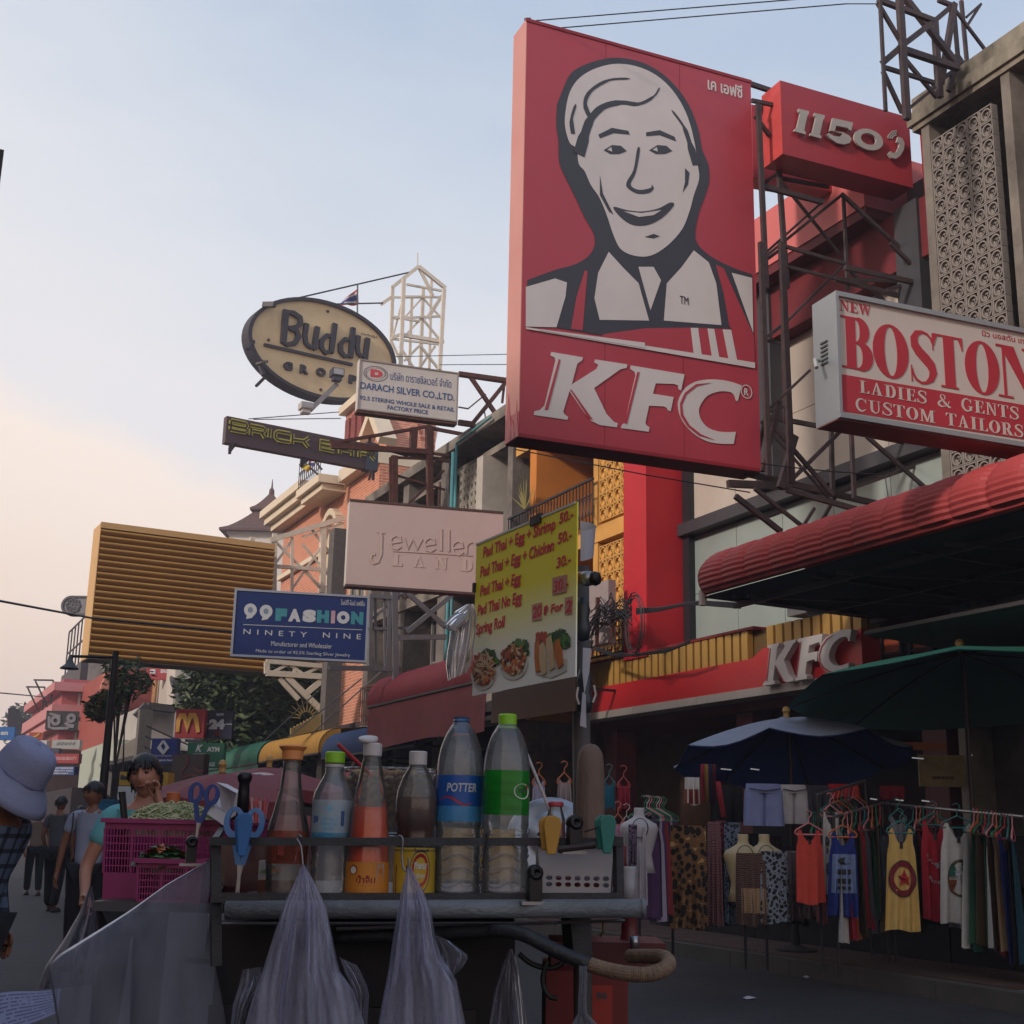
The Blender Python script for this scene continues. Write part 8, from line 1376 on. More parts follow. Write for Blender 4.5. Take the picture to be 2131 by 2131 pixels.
for x, y in ((1212, 1290), (1216, 1440)): MB().lathe([(.0, -.045), (.014, -.04), (.018, -.015), (.012, 0), (.016, .02), (.01, .045), (0, .045)], 12, atD(x, y, 2.66)).build('clamp_body', M('gun_metal', '#3c4048', .4, metal=.4), Tn, smooth=True)
MB().tube([atD(1203, 1430, 2.6), atD(1200, 1450, 2.6), atD(1205, 1466, 2.6)], .003, 6).tube([atD(1236, 1426, 2.6), atD(1240, 1446, 2.6), atD(1234, 1462, 2.6)], .003, 6).build('clip_wire', M('chrome', '#8a8a90'), Tn)
bagw = M_clear('milky_bag', '#ffffff', .3, '#ffffff', .25, '#b4b2bc', .72, .25, 14, (1, 1, .3), .5); bagr = M_clear('red_print_bag', '#ffffff', .3, '#ffffff', .25, '#9a3440', .8, .15, 14, (1, 1, .3), .4)
def sheetbag(name, label, cat, Lf, Rt, D, mat, nu=26, nv=24, fold=.012, nf=7, seed=0, depth=.05, layers=2, mats=None, tg=None):
    """hanging bag between a left and a right outline (px); two billowing layers"""
    rr = random.Random(seed); ph = [rr.uniform(0, 6) for _ in range(6)]
    def ev(P_, v):
        k = v*(len(P_)-1); i = min(int(k), len(P_)-2); t = k-i; return (P_[i][0]+(P_[i+1][0]-P_[i][0])*t, P_[i][1]+(P_[i+1][1]-P_[i][1])*t)
    c = atD(*Lf[0], D); T = thing(name, label, cat, c)
    for l in range(layers):
        sg_ = 1 if l % 2 == 0 else -1
        def f(u, v):
            a = ev(Lf, v); b = ev(Rt, v); x = a[0]+(b[0]-a[0])*u; y = a[1]+(b[1]-a[1])*u; w = min(1, v*1.6)
            return atD(x, y, D - sg_*depth*w*math.sin(math.pi*u)**.7 - fold*(math.sin(u*nf*1.3+ph[0]+l+.8*math.sin(u*5+ph[3]))+.6*math.sin(u*nf*3.1+ph[1]+v*1.3+1.5*math.sin(u*9+ph[4]))+.3*math.sin(u*nf*6.7+ph[2]+2*math.sin(v*3+u*6)))*(.25+.75*w)*math.sin(math.pi*min(1, max(0, u)))**.4)
        MB().grid(nu*2, nv, f).build('film', (mats or [mat]*4)[l], T, smooth=True)
    return T
sheetbag('plastic_bag', 'small white and red carrier bag tied to the left of the menu board', 'plastic bag', [zp('z6', 945, 985), zp('z6', 870, 1030), zp('z6', 850, 1150), zp('z6', 830, 1260), zp('z6', 822, 1340), zp('z6', 835, 1425)], [zp('z6', 985, 985), zp('z6', 1000, 1060), zp('z6', 990, 1180), zp('z6', 975, 1280), zp('z6', 965, 1340), zp('z6', 940, 1380)], 2.8, bagw, fold=.006, depth=.02, seed=3, mats=[bagw, bagr])
sheetbag('plastic_bag', 'loose white carrier bag ear sticking out beside the menu board', 'plastic bag', [zp('z6', 925, 1030), zp('z6', 860, 1045), zp('z6', 795, 1115), zp('z6', 850, 1140)], [zp('z6', 960, 1010), zp('z6', 950, 1080), zp('z6', 900, 1120), zp('z6', 880, 1140)], 2.78, bagw, 10, 10, .004, 4, 5, .012)
# ---- bottles
clr = M_clear('clear_bottle', '#f8fafc', .33, '#f4f6fa', .12, '#dfe4ec', .2, .12, 14, None, .2); glassb = M_clear('flint_glass', '#f8f8f6', .3, '#f0f2f6', .06, '#cccac6', .14, .1, 12, None, .15); 
def bottle(label, xc, yb, D, prof, mat, caps=(), labels=(), liquid=None, name='bottle', n=36, sq=1.0):
    s = D*PX; c = atD(xc, yb, D); mx = facing(c); T = thing(name, label, 'bottle', mx); MB().lathe([(0, .5*s)] + [(r_*s, h*s) for r_, h in prof], n, sy=sq).build('body', mat, T, False, smooth=True)
    def rad_at(h):
        for (r0, h0), (r1, h1) in zip(prof, prof[1:]):
            if h0 <= h <= h1 and h1 > h0: return r0+(r1-r0)*(h-h0)/(h1-h0)
        return prof[-1][0]
    for nm, pr, mt in caps: MB().lathe([(0, pr[0][1]*s)] + [(r_*s, h*s) for r_, h in pr] + [(0, pr[-1][1]*s)], 24).build(nm, mt, T, False, smooth=False)
    if liquid:
        h0, h1, mt = liquid; hs = [h0+(h1-h0)*k/14 for k in range(15)]; MB().lathe([(0, h0*s)] + [((rad_at(h)-.5)*s, h*s) for h in hs] + [(0, h1*s)], n, sy=sq).build('liquid', mt, T, False, smooth=True)
    for h0, h1, mt in labels:
        hs = [h0+(h1-h0)*k/8 for k in range(9)]; MB().lathe([((rad_at(h)+.5)*s, h*s) for h in hs], n, sy=sq).build('label', mt, T, False, smooth=True)
    T['px_scale'] = s; return T, s, rad_at
def ctext(T, s, txt, x0, h0, x1, h1, R0, mat, bold=.02, shear=0, off=.9, name='lettering'):
    """lettering wrapped on a round bottle, px coordinates from its axis and base"""
    o = text(txt, (x0*s, h0*s, x1*s, h1*s), mat, T, 0, .0002, bold, name=name, shear=shear); 
    for v in o.data.vertices: a = v.co.x/((R0+off)*s); rr_ = (R0+off)*s - v.co.y; v.co.x, v.co.y = math.sin(a)*rr_, -math.cos(a)*rr_
def cshape(T, s, pts, R0, mat, name='printed_shape', off=.8):
    me = MB().prism([(x*s, h*s) for x, h in pts], -.0002, 0)
    me.v = [(math.sin(x/((R0+off)*s))*((R0+off)*s-y), -math.cos(x/((R0+off)*s))*((R0+off)*s-y), z) for x, y, z in me.v]; me.build(name, mat, T, False)
def ell2(cx, cz, rx, rz, n=20): return [(cx+math.cos(2*math.pi*k/n)*rx, cz+math.sin(2*math.pi*k/n)*rz) for k in range(n)]
def swoosh(x0, x1, h0, amp, w, n=14): up = [(x0+(x1-x0)*k/n, h0+amp*math.sin(2*math.pi*k/n)+w*math.sin(math.pi*k/n)) for k in range(n+1)]; return up + [(x0+(x1-x0)*k/n, h0+amp*math.sin(2*math.pi*k/n)) for k in range(n, -1, -1)]
wht = M('cap_white', '#b6b1b4', .4, .04); grn = M('cap_green', '#84bc2c', .4, .05); orc = M('cap_orange', '#d88c54', .45, .08); chil = M('chilli_sauce', '#e8502a', .25, .12, 30); fishs = M('fish_sauce', '#4a100e', .15, .3, 9); vin = M_clear('vinegar', '#d89080', .2, '#ffffff', .1, '#b4705c', .4, .25, 20)
L1 = [(37, 0), (39, 8), (42, 60), (44, 105), (43, 130), (34, 165), (24, 205), (20, 240), (18, 262), (19, 275)]
T, s, _ = bottle('glass sauce bottle with frayed orange cap, leftmost in the cart rack', 592, 1862, 2.6, L1, glassb, [('cap', [(19, 272), (22, 274), (23, 292), (25, 294), (30, 300), (28, 303)], orc)], [(62, 128, vin)])
cshape(T, s, [(-20, 70), (26, 66), (30, 110), (10, 125), (-12, 118)], 43, M('label_rosy', '#8a5258', .6, .4, 60)); cshape(T, s, [(-14, 80), (0, 78), (2, 120), (-8, 122)], 43.6, M('label_redfig', '#8c3430', .6, .3, 60))
T, s, ra_ = bottle('small clear water bottle with green cap and pale blue label', 683, 1862, 2.58, [(37, 0), (40, 4), (38, 16), (41, 30), (38, 46), (41, 60), (38, 76), (41, 92), (42, 130), (42, 190), (40, 205), (24, 236), (19, 246), (19, 262)], clr, [('cap', [(20, 266), (21, 268), (21, 288), (18, 290)], grn), ('neck_ring', [(20, 258), (20.5, 264)], wht)], [(112, 190, M_clear('pale_label', '#d8e8f2', .2, '#ffffff', .3, '#c4d2e0', .6, .1, 30)), (108, 124, M('label_cyan', '#3a88b0', .5, .1, 40))], n=24)
for k, (t_, x0, h, x1, mt) in enumerate((('น้ำดื่ม', -16, 148, 16, M('label_sky', '#5fa0c0', .5)), ('DRINKING', -18, 138, 18, MATS['label_sky']), ('WATER', -16, 128, 10, MATS['label_sky']))): ctext(T, s, t_, x0, h, x1, h+7, 42, mt, .02)
cshape(T, s, [(-5, 172), (0, 164), (5, 172), (9, 178), (3, 174), (0, 180), (-3, 174), (-9, 178)], 42, MATS['label_sky']); cshape(T, s, [(24, 138), (32, 138), (32, 168), (24, 168)], 42, sblue); cshape(T, s, [(-40, 142), (-26, 146), (-26, 156), (-40, 158)], 42, sblue)
T, s, _ = bottle('chilli sauce bottle with open white flip cap', 762, 1862, 2.56, [(44, 0), (45, 6), (44, 62), (41, 120), (36, 180), (27, 230), (20, 270), (17, 282)], glassb, [('cap', [(18, 280), (20, 282), (20, 306), (15, 308), (8, 310)], wht)], [(2, 66, M('label_orange', '#c07a2c', .5, .06, 20))], (4, 176, chil))
MB().lathe([(0, 0), (19*s, 0), (21*s, 3*s), (20*s, 8*s), (0, 9*s)], 20, (-10*s, 0, 312*s), ax=Matrix.Rotation(rad(18), 3, 'X')).build('flip_lid', wht, T, False, smooth=True)
dr = M('label_darkred', '#7a2420', .5); ctext(T, s, 'น้ำจิ้ม', -18, 24, 22, 40, 44, dr, .03); ctext(T, s, 'CHILLI SAUCE', -14, 17, 24, 21, 44, kdk, .02); cshape(T, s, ell2(-26, 50, 10, 10), 44, dr); cshape(T, s, ell2(-26, 50, 7, 7), 44.6, plate); cshape(T, s, [(24, 2), (42, 2), (42, 62), (26, 62)], 44, M('label_pale', '#8f8fa0', .5, .2, 60)); cshape(T, s, ell2(34, 48, 5, 5), 44.8, fo[1]); cshape(T, s, [(-28, 3), (-4, 3), (-8, 14), (-16, 20), (-26, 12)], 44.2, fo[0])
T, s, _ = bottle('fish sauce bottle with white screw cap and dark red sauce', 860, 1862, 2.58, [(42, 0), (43, 6), (43, 88), (38, 106), (39, 118), (38, 130), (43, 150), (44, 185), (41, 210), (30, 240), (19, 258), (17, 264)], glassb, [('cap', [(18, 262), (19, 264), (19, 289), (17, 291)], wht)], [(4, 94, M('label_yellow', '#c0a030', .5, .05, 20))], (96, 196, fishs))
MB().lathe([(r_*s, h*s) for r_, h in ((41, 4), (41, 94))], 24).build('inner_fill', M('dark_sauce', '#1c0c10', .4), T, False)
cshape(T, s, ell2(16, 48, 23, 42), 43, M('label_navyoval', '#22286a', .5)); cshape(T, s, ell2(16, 50, 18, 33), 43.8, M('label_redoval', '#a01c2a', .5)); ctext(T, s, 'ทิพรส', 3, 52, 31, 66, 44.4, plate, .04); ctext(T, s, 'น้ำปลา', 8, 34, 26, 44, 44.4, plate, .03); ctext(T, s, 'น้ำปลาแท้', 0, 86, 34, 93, 43, kdk, .03); cshape(T, s, [(-42, 4), (-12, 4), (-12, 60), (-42, 60)], 43.2, M('label_greyprint', '#5c4a4c', .6, .5, 90))
def wave_prof(base, top, n, r_): return [(r_-(3.4 if k % 2 else 0), base+(top-base)*k/n) for k in range(n+1)]
def big(label, xc, cap, lab, D, name='bottle'):
    prof = [(44, 0), (48, 5)] + wave_prof(10, 140, 10, 49) + [(48.5, 146), (48.5, 255), (47, 275), (42, 300), (33, 325), (22, 343), (17, 350), (16, 356)]
    return bottle(label, xc, 1862, D, prof, clr, cap, lab, name=name, n=40)
pbl = M('label_blue', '#1b4f9c', .4, .05, 20); cyl_ = M('label_cyan2', '#3a7cae', .4, .2, 20)
T, s, _ = big('large clear bottle with open blue threaded neck and blue label', 950, [('neck', [(17, 330), (18, 338), (16, 341), (18, 346), (16, 349), (18, 354), (16, 358), (17, 362)], M_clear('blue_neck', '#7aa8d8', .35, '#ffffff', .1, '#5c8cc0', .6))], [(178, 240, pbl), (146, 177.5, cyl_)], 2.6)
ctext(T, s, 'POTTER', -26, 206, 40, 224, 48.6, wh, .02, .15); cshape(T, s, swoosh(-46, 34, 186, 8, 6), 48.6, M('label_redwave', '#a03450', .4), off=1.2); cshape(T, s, [(-60, 180), (60, 180), (60, 196), (20, 188), (-20, 200), (-60, 190)], 48.6, M('label_navy', '#182c78', .4), off=.7)
T, s, _ = big('large clear bottle with lime green cap and green label', 1049, [('cap', [(18, 345), (19.5, 347), (19.5, 366), (17, 369)], grn), ('neck_ring', [(18.5, 338), (19, 343)], grn)], [(160, 250, M_clear('green_label', '#2fc838', .25, '#ffffff', .15, '#28a038', .65, .2, 18, (1, 1, 4)))], 2.56)
cshape(T, s, ell2(38, 208, 22, 16), 48.6, plate, off=1.2); ctext(T, s, 'TCP', 28, 205, 46, 213, 48.6, kdk, .02, off=1.8); cshape(T, s, ell2(50, 216, 4, 4), 48.6, mred, off=1.9)
for xc_, D_ in ((950, 2.6), (1049, 2.56)):
    s = D_*PX; T = [o for o in C.objects if o.get('label', '').startswith('large clear bottle with ' + ('open' if xc_ == 950 else 'lime'))][0]
    for k in range(5): MB().tube([(math.cos(t)*49.5*s, math.sin(t)*49.5*s, (22+k*26+7*math.sin(t*4+k*.7))*s) for t in [2*math.pi*j/48 for j in range(49)]], 1.1*s, 5).build('wave_rib', clr, T, False, smooth=True)
# extra small jar with straw, wok lid
T, s, _ = bottle('small jar with red ring and a long white straw', 1155, 1765, 2.62, [(20, 0), (22, 20), (20, 60), (14, 80), (13, 95)], glassb, [('red_ring', [(15, 84), (17, 86), (17, 92), (15, 94)], M('ring_red', '#a83844', .4))], (), (4, 50, M('jar_red', '#7c2030', .4)), name='jar')
single(MB().tube([atD(1150, 1700, 2.62), atD(1081, 1532, 2.6)], .0033, 8), 'drinking_straw', 'thick white drinking straw leaning out of the small jar', 'straw', M('straw_white', '#b8b2b8', .4), origin=atD(1150, 1700, 2.62))
single(MB().tube([atD(775, 1615, 2.8), atD(703, 1548, 2.78)], .0042, 8), 'red_stick', 'red plastic stick behind the chilli sauce bottle', 'stick', M('stick_red', '#9c2a30', .4), origin=atD(775, 1615, 2.8))
c = atD(1148, 1762, 2.95); ax = Matrix.Rotation(-YAW, 3, 'Z') @ Matrix.Rotation(rad(68), 3, 'X'); T = thing('pan_cover', 'round stepped steel lid propped behind the small jar', 'lid', c)
MB().lathe([(0, .03), (.05, .027), (.062, .018), (.066, .02), (.078, .012), (.082, .014), (.092, .003), (.096, .004), (.1, -.003), (.1, -.006)], 40, c+V((0, 0, .015)), ax=ax).build('lid', M('spun_steel', '#9a9aa0', .28, .08, 6, metal=.85), T, smooth=True)
MB().tube([c+ax @ V(p)+V((0, 0, .015)) for p in ((-.03, 0, .026), (-.02, 0, .05), (.02, 0, .05), (.03, 0, .026))], .004, 6).build('handle', MATS['spun_steel'], T)
# white basket with round holes
T = thing('white_basket', 'white plastic basket with two rows of round holes', 'basket', facing(atD(1195, 1880, 2.56))); s = 2.56*PX; bw_ = M('white_plastic', '#a9a8b0', .45, .05, 4, dirt=.12); hl = []
def bp(x, y): return ((x-1195)*s, (1880-y)*s)
for yy in (1830, 1843, 1868): hl += [[bp(1143+k*19.5+math.cos(t)*6.6, yy+math.sin(t)*4.8) for t in [-2*math.pi*j/12 for j in range(12)]] for k in range(7)]
MB().prism([bp(1118, 1765), bp(1276, 1765), bp(1268, 1880), bp(1130, 1880)], 0, .003, holes=hl).build('front_wall', bw_, T, False)
MB().prism([bp(1110, 1758), bp(1282, 1758), bp(1281, 1766), bp(1112, 1766)], -.006, .004).build('rim', bw_, T, False)
for x0, x1 in ((1118, 1130), (1276, 1268)): a, b = bp(x0, 1765), bp(x1, 1880); MB().add([(a[0], .003, a[1]), (a[0], .14, a[1]), (b[0], .13, b[1]), (b[0], .003, b[1]), (a[0]+.002, .003, a[1]), (a[0]+.002, .14, a[1]), (b[0]+.002, .13, b[1]), (b[0]+.002, .003, b[1])], [(0, 1, 2, 3), (4, 7, 6, 5), (0, 4, 5, 1)]).build('side_wall', bw_, T, False)
a, b = bp(1118, 1765), bp(1268, 1880); MB().box(a[0], -a[0], .135, .138, .002, a[1]).build('back_wall', bw_, T, False); MB().box(a[0]+.01, -a[0]-.01, .004, .134, 0, .002).build('base', bw_, T, False)
MB().box(-.04, 0, .02, .11, .004, .045).box(.005, .05, .02, .11, .004, .04).build('contents', M('dark_red_goods', '#6c1c30', .5), T, False)
px_lathe('plastic_beaker', 'plain white plastic beaker standing right of the cart post', 'beaker', 1306, 1872, 2.75, [(0, 0), (14, 0), (16, 30), (17, 62), (18, 66), (16, 66)], bw_)
# clips
def clip(label, x0, y0, x1, y1, D, mat, wide=1.0):
    c = atD((x0+x1)/2, y1, D); w = abs(x1-x0)*D*PX*wide; h = abs(y1-y0)*D*PX; T = thing('plastic_clip', label, 'clip', facing(c, 8)); pts = [(-.2*w, 0), (.12*w, 0), (.22*w, h*.3), (.3*w, h*.6), (.34*w, h*.8), (.26*w, h*.95), (.08*w, h), (-.14*w, h*.98), (-.32*w, h*.86), (-.34*w, h*.7), (-.27*w, h*.35)]
    bevel(MB().prism(pts, -.02, -.012).build('front_half', mat, T, False), .002); q = [(x*1.0-.12*w, z*.9+h*.1) for x, z in pts]; bevel(MB().prism(q, .002, .009).build('rear_half', mat, T, False), .002); MB().tube([(-.2*w, -.012, h*.5), (.1*w, .006, h*.55)], .004, 8).build('spring', MATS['chrome'], T, False); return T
clip('mustard yellow plastic clip on the upper rail', 1122, 1700, 1170, 1778, 2.47, M('clip_yellow', '#a87c30', .5), 1.15); clip('teal green plastic clip on the upper rail', 1238, 1698, 1284, 1776, 2.47, M('clip_teal', '#1f6c64', .5), 1.1); clip('bright blue plastic clip at the left end of the rail', 484, 1694, 528, 1782, 2.47, M('clip_blue', '#235c98', .5), 1.1)
def binder(label, x, y, D, s_=1): 
    c = atD(x, y, D); T = thing('binder_clip', label, 'clip', facing(c, 20)); k = s_; ax_ = Matrix.Rotation(math.pi/2, 3, 'X'); dm_ = M('binder_black', '#1c1b20', .35, metal=.3)
    MB().lathe([(.0, -.012*k), (.013*k, -.012*k), (.015*k, 0), (.013*k, .012*k), (.005*k, .013*k), (.004*k, .009*k), (0, .009*k)], 18, (0, 0, .02*k), ax=ax_).build('knob', dm_, T, False, smooth=True); MB().box(-.012*k, .012*k, -.01*k, .01*k, -.028*k, .012*k).build('jaw', dm_, T, False); MB().box(-.026*k, .026*k, -.008*k, .008*k, -.036*k, -.03*k).build('lip', MATS['chrome'], T, False)
binder('black round clip beside the mustard clip', 1195, 1735, 2.48, 1.0); binder('black round clip on the lower rail under the big bottles', 1112, 1840, 2.47, 1.0); binder('small black clip at the left corner of the cart', 398, 1770, 2.6, .8)
single(MB().tube([atD(1216, 1731, 2.47), atD(1245, 1722, 2.46)], .0015, 5).tube([atD(1160, 1768, 2.46), atD(1240, 1758, 2.46)], .006, 8), 'rail_tie', 'short dark bar tied to the upper rail between the clips', 'tie', M('rail_tie_brown', '#2c2226', .6), origin=atD(1216, 1731, 2.47))
# tub of crispy snacks
T = thing('snack_tub', 'clear plastic tub of tan crispy snacks behind the sauce bottles', 'tub', atD(805, 1740, 2.95)); s = 2.95*PX; c = atD(805, 1740, 2.95); mx = facing(c)
tb_ = MB().lathe([(0, 0), (88*s, 0), (92*s, 20*s), (100*s, 128*s), (104*s, 134*s), (103*s, 138*s), (98*s, 134*s)], 32, sy=.8).xf(mx); tb_.build('tub', M_clear('tub_plastic', '#dfe0e4', .4, '#ffffff', .1, '#a8a6b0', .25, .1, 8), T, smooth=True)
rr = random.Random(9)
mbs = [MB(), MB()]
for k in range(330):
    t = rr.uniform(0, 6.28); q = 84*s*rr.random()**.5; p = V((math.cos(t)*q, math.sin(t)*q*.8, rr.uniform(8, 118)*s + 8*s*(1-q/(84*s)))); a = rr.uniform(0, 6.28); l = .012; mbs[k % 2].tube([p + V((math.cos(a)*l*math.sin(b_), math.sin(a)*l*math.sin(b_), math.cos(b_)*l)) for b_ in (-1.2, -.4, .4, 1.2)], [.003, .006, .006, .003], 6)
for m_, mt in zip(mbs, (M('crisp_tan', '#a88458', .6, .15, 60), M('crisp_pale', '#bda06c', .6, .15, 60))): m_.xf(mx).build('snack_pieces', mt, T, smooth=True, kind='stuff')
# cardboard food packets behind the lower rail
def packet(label, x0, y0, x1, y1, D, mat, deco=None):
    c = atD((x0+x1)/2, y1, D); w = (x1-x0)*D*PX; h = (y1-y0)*D*PX; T = thing('food_packet', label, 'packet', facing(c)); MB().box(-w/2, w/2, 0, .05, 0, h).build('box', mat, T, False)
    if deco: deco(T, w, h)
def deco1(T, w, h):
    for k in range(26): t = rr.uniform(0, 6.28); x, z = -w*.22+math.cos(t)*w*.2*rr.random(), h*.72+math.sin(t)*h*.12*rr.random(); MB().stroke([(x-.006, z-.003), (x, z+.002), (x+.007, z+.001)], .0035, -.0014-k*.00002, -.0002).build('food_print', (fo[1], fg[0], fo[3])[k % 3], T, False)
    MB().prism([(x+w*.38, z+h*.62) for x, z in ell2(0, 0, w*.05, h*.06, 10)], -.001, 0).build('red_dot', mred, T, False); MB().box(-w/2, w/2, -.0008, 0, 0, h*.46).build('brown_base', M('packet_brown', '#5a2a1c', .6), T, False); text('PAD THAI', (-w*.4, h*.04, -w*.05, h*.12), M('packet_gold', '#8a6a2c', .5), T, -.001, .0005)
packet('food packet with prawn picture behind the first bottle', 535, 1795, 630, 1866, 2.72, M('packet_white', '#a09c9c', .6), deco1)
packet('pale orange food packet seen through the two large bottles', 912, 1728, 1070, 1832, 2.85, M('packet_orange', '#c09248', .6, .15, 30))  # orange block added to imitate a label refracted by the bottles
packet('rosy paper packet behind the first sauce bottle', 560, 1700, 640, 1800, 2.85, M('packet_rosy', '#8e5a5e', .6, .3, 30))
packet('clear container of orange sauce pot at the left of the rack', 455, 1756, 545, 1864, 2.9, M_clear('pot_film', '#b8b4b8', .3, '#ffffff', .15, '#7a4a3c', .3, .25, 18))
# ---- scissors, pen, noodles and baskets at the left
def scissors(label, c, w, h, mat, tilt=0):
    T = thing('scissors', label, 'scissors', facing(c) @ Matrix.Rotation(rad(tilt), 4, 'Y'))
    for s_ in (-1, 1):
        o = [(s_*w*.27+math.cos(t)*w*.26, h*.72+math.sin(t)*h*.27) for t in [2*math.pi*k/20 for k in range(20)]]; i = [(s_*w*.27+math.cos(t)*w*.12, h*.74+math.sin(t)*h*.18) for t in [-2*math.pi*k/16 for k in range(16)]]
        MB().prism(o, -.005, .004, holes=[i]).build('handle', mat, T, False, smooth=False); MB().prism([(s_*w*.3, h*.5), (s_*w*.14, h*.5), (-s_*w*.02, 0), (s_*w*.12, 0)], -.004 + (s_ > 0)*.001, .003+ (s_ > 0)*.001).build('shank', mat, T, False); MB().prism([(s_*w*.08, 0), (-s_*w*.04, 0), (-s_*w*.06, -h*.7)], -.002+(s_ > 0)*.002, (s_ > 0)*.002).build('blade', MATS['chrome'], T, False)
    return T
scissors('dark blue handled scissors stuck in the shredded cabbage', atD(414, 1712, 3.05), 62*3.05*PX, 82*3.05*PX, M('scissor_blue', '#1f3c80', .4), 6); scissors('pale blue handled scissors behind the blue clip', atD(500, 1800, 2.56), 80*2.56*PX, 118*2.56*PX, M('scissor_pale', '#4a74a8', .4), 2)
mg = M('magenta_plastic', '#8c2a62', .45, .08, 4, spec=.4)
def basket(label, x0, x1, yt, yb, D, dp, taper=.06, nx=46, holes=(.22, .62, 6)):
    T = thing('mesh_basket', label, 'basket', facing(atD((x0+x1)/2, yb, D))); s = D*PX; w = (x1-x0)*s; h = (yb-yt)*s; f = lambda z: w/2*(1-taper*(1-z/h)); z0, z1 = h*(1-holes[1]), h*(1-holes[0]*.45)
    MB().box(-w/2-.008, w/2+.008, -.01, .0, h-.006, h+.004).box(-w/2-.008, w/2+.008, dp, dp+.01, h-.006, h+.004).box(-w/2-.008, -w/2+.002, .001, dp-.001, h-.006, h+.004).box(w/2-.002, w/2+.008, .001, dp-.001, h-.006, h+.004).build('rim', mg, T, False)
    mb = MB().add([(-f(0), 0, 0), (f(0), 0, 0), (f(z0), 0, z0), (-f(z0), 0, z0), (-f(0), .003, 0), (f(0), .003, 0), (f(z0), .003, z0), (-f(z0), .003, z0)], [(0, 1, 2, 3), (7, 6, 5, 4), (3, 2, 6, 7)]); mb.build('front_wall', mg, T, False); MB().box(-w/2, w/2, 0, .003, z1, h-.006).build('upper_wall', mg, T, False)
    lt = MB()
    for k in range(nx+1): x = -1+2*k/nx; lt.bar((x*f(z0), .0015, z0), (x*f(z1), .0015, z1), .0022 if k % 9 else .006, .003)
    for k in range(holes[2]+1): z = z0+(z1-z0)*k/holes[2]; lt.box(-f(z), f(z), .0002, .0028, z-.0014, z+.0014)
    lt.build('mesh_band', mg, T, False, kind='stuff')
    for s_ in (-1, 1): MB().add([(s_*f(0), .003, 0), (s_*f(0), dp, 0), (s_*w/2, dp, h), (s_*w/2, .003, h)], [(0, 1, 2, 3)]).build('side_wall', mg, T, False)
    MB().add([(-f(0), dp, 0), (f(0), dp, 0), (w/2, dp, h), (-w/2, dp, h)], [(0, 1, 2, 3)]).build('back_wall', mg, T, False); MB().add([(-f(0), 0.003, .002), (f(0), .003, .002), (f(0), dp, .002), (-f(0), dp, .002)], [(0, 1, 2, 3)]).build('floor', mg, T, False); return T
basket('big magenta mesh basket heaped with shredded cabbage', 205, 500, 1716, 1888, 3.1, .36); basket('small magenta basket of greens below the cabbage basket', 280, 415, 1796, 1895, 2.95, .12, nx=24, holes=(.3, .8, 5))
def heap(name, label, cat, cx, yb, D, rx, ry, h, n, mats, kind='strand', th=.0022, L_=.05, seed=1):
    rr = random.Random(seed); c = atD(cx, yb, D); T = thing(name, label, cat, facing(c)); mbs = [MB() for _ in mats]; MB().lathe([(rx*.96, -.02), (rx*.9, h*.25), (rx*.6, h*.7), (rx*.3, h*.9), (0, h*.95)], 20, sy=ry/rx).build('mound', mats[0], T, False, smooth=True)
    for i in range(n):
        t = rr.uniform(0, 6.28); q = rr.random()**.5; x, y = math.cos(t)*rx*q, math.sin(t)*ry*q; z = h*(1-q*q)+rr.uniform(-.004, .008); a = rr.uniform(0, 6.28); l = L_*rr.uniform(.5, 1.1); k = i % len(mats); cv = rr.uniform(-1, 1)
        if kind == 'strand': mbs[k].tube([(x+math.cos(a+cv*u)*l*u, y+math.sin(a+cv*u)*l*u, z+.006*math.sin(u*6+i)-.02*u*u*q) for u in (-.5, -.2, .1, .5)], th, 4)
        else:
            d = V((math.cos(a), math.sin(a), rr.uniform(-.3, .5)))*l*.5; e_2 = V((-math.sin(a), math.cos(a), rr.uniform(-.4, .4)))*l*.25; p = V((x, y, z)); mbs[k].add([p-d, p-d*.1+e_2, p+d, p-d*.1-e_2], [(0, 1, 2, 3)])
    for m_, mt in zip(mbs, mats): m_.build('shreds' if kind == 'strand' else 'leaves', mt, T, False, kind='stuff')
heap('shredded_cabbage', 'heap of pale shredded cabbage in the magenta basket', 'vegetables', 362, 1722, 3.25, .12, .12, .05, 700, [M('cabbage_pale', '#a8a582', .6, .1, 40), M('cabbage_green', '#8a9468', .6, .1, 40)])
heap('chive_greens', 'green chives and carrot shreds in the small basket', 'vegetables', 345, 1800, 3.0, .062, .05, .035, 160, [M('greens_dark', '#2c5030', .5, .2, 40), M('greens_mid', '#456a3c', .5, .2, 40), M('carrot', '#a0562c', .5)], 'leaf', L_=.045, seed=2)
# foam box, dark upright, straws, peeler
T = thing('foam_box', 'open white foam takeaway box beside the scissors', 'foam box', atD(460, 1700, 3.1)); fm = M('white_foam', '#bdb9c0', .7, .03, 10)
def quadbox(pts, d, name):
    vs = [atD(x, y, D) for x, y, D in pts]; n = (vs[1]-vs[0]).cross(vs[3]-vs[0]).normalized()*d; cen = sum(vs, V((0, 0, 0)))/4; inn_ = [v.lerp(cen, .18)+n for v in vs]; solid(MB().add(vs+inn_, [(0, 1, 5, 4), (1, 2, 6, 5), (2, 3, 7, 6), (3, 0, 4, 7), (4, 5, 6, 7)]).build(name, fm, T), .002)
quadbox([(452, 1628, 3.1), (493, 1650, 3.0), (482, 1702, 3.0), (463, 1690, 3.1)], .02, 'lid'); quadbox([(425, 1690, 3.05), (445, 1672, 3.2), (478, 1705, 3.2), (470, 1722, 3.05)], -.02, 'tray')
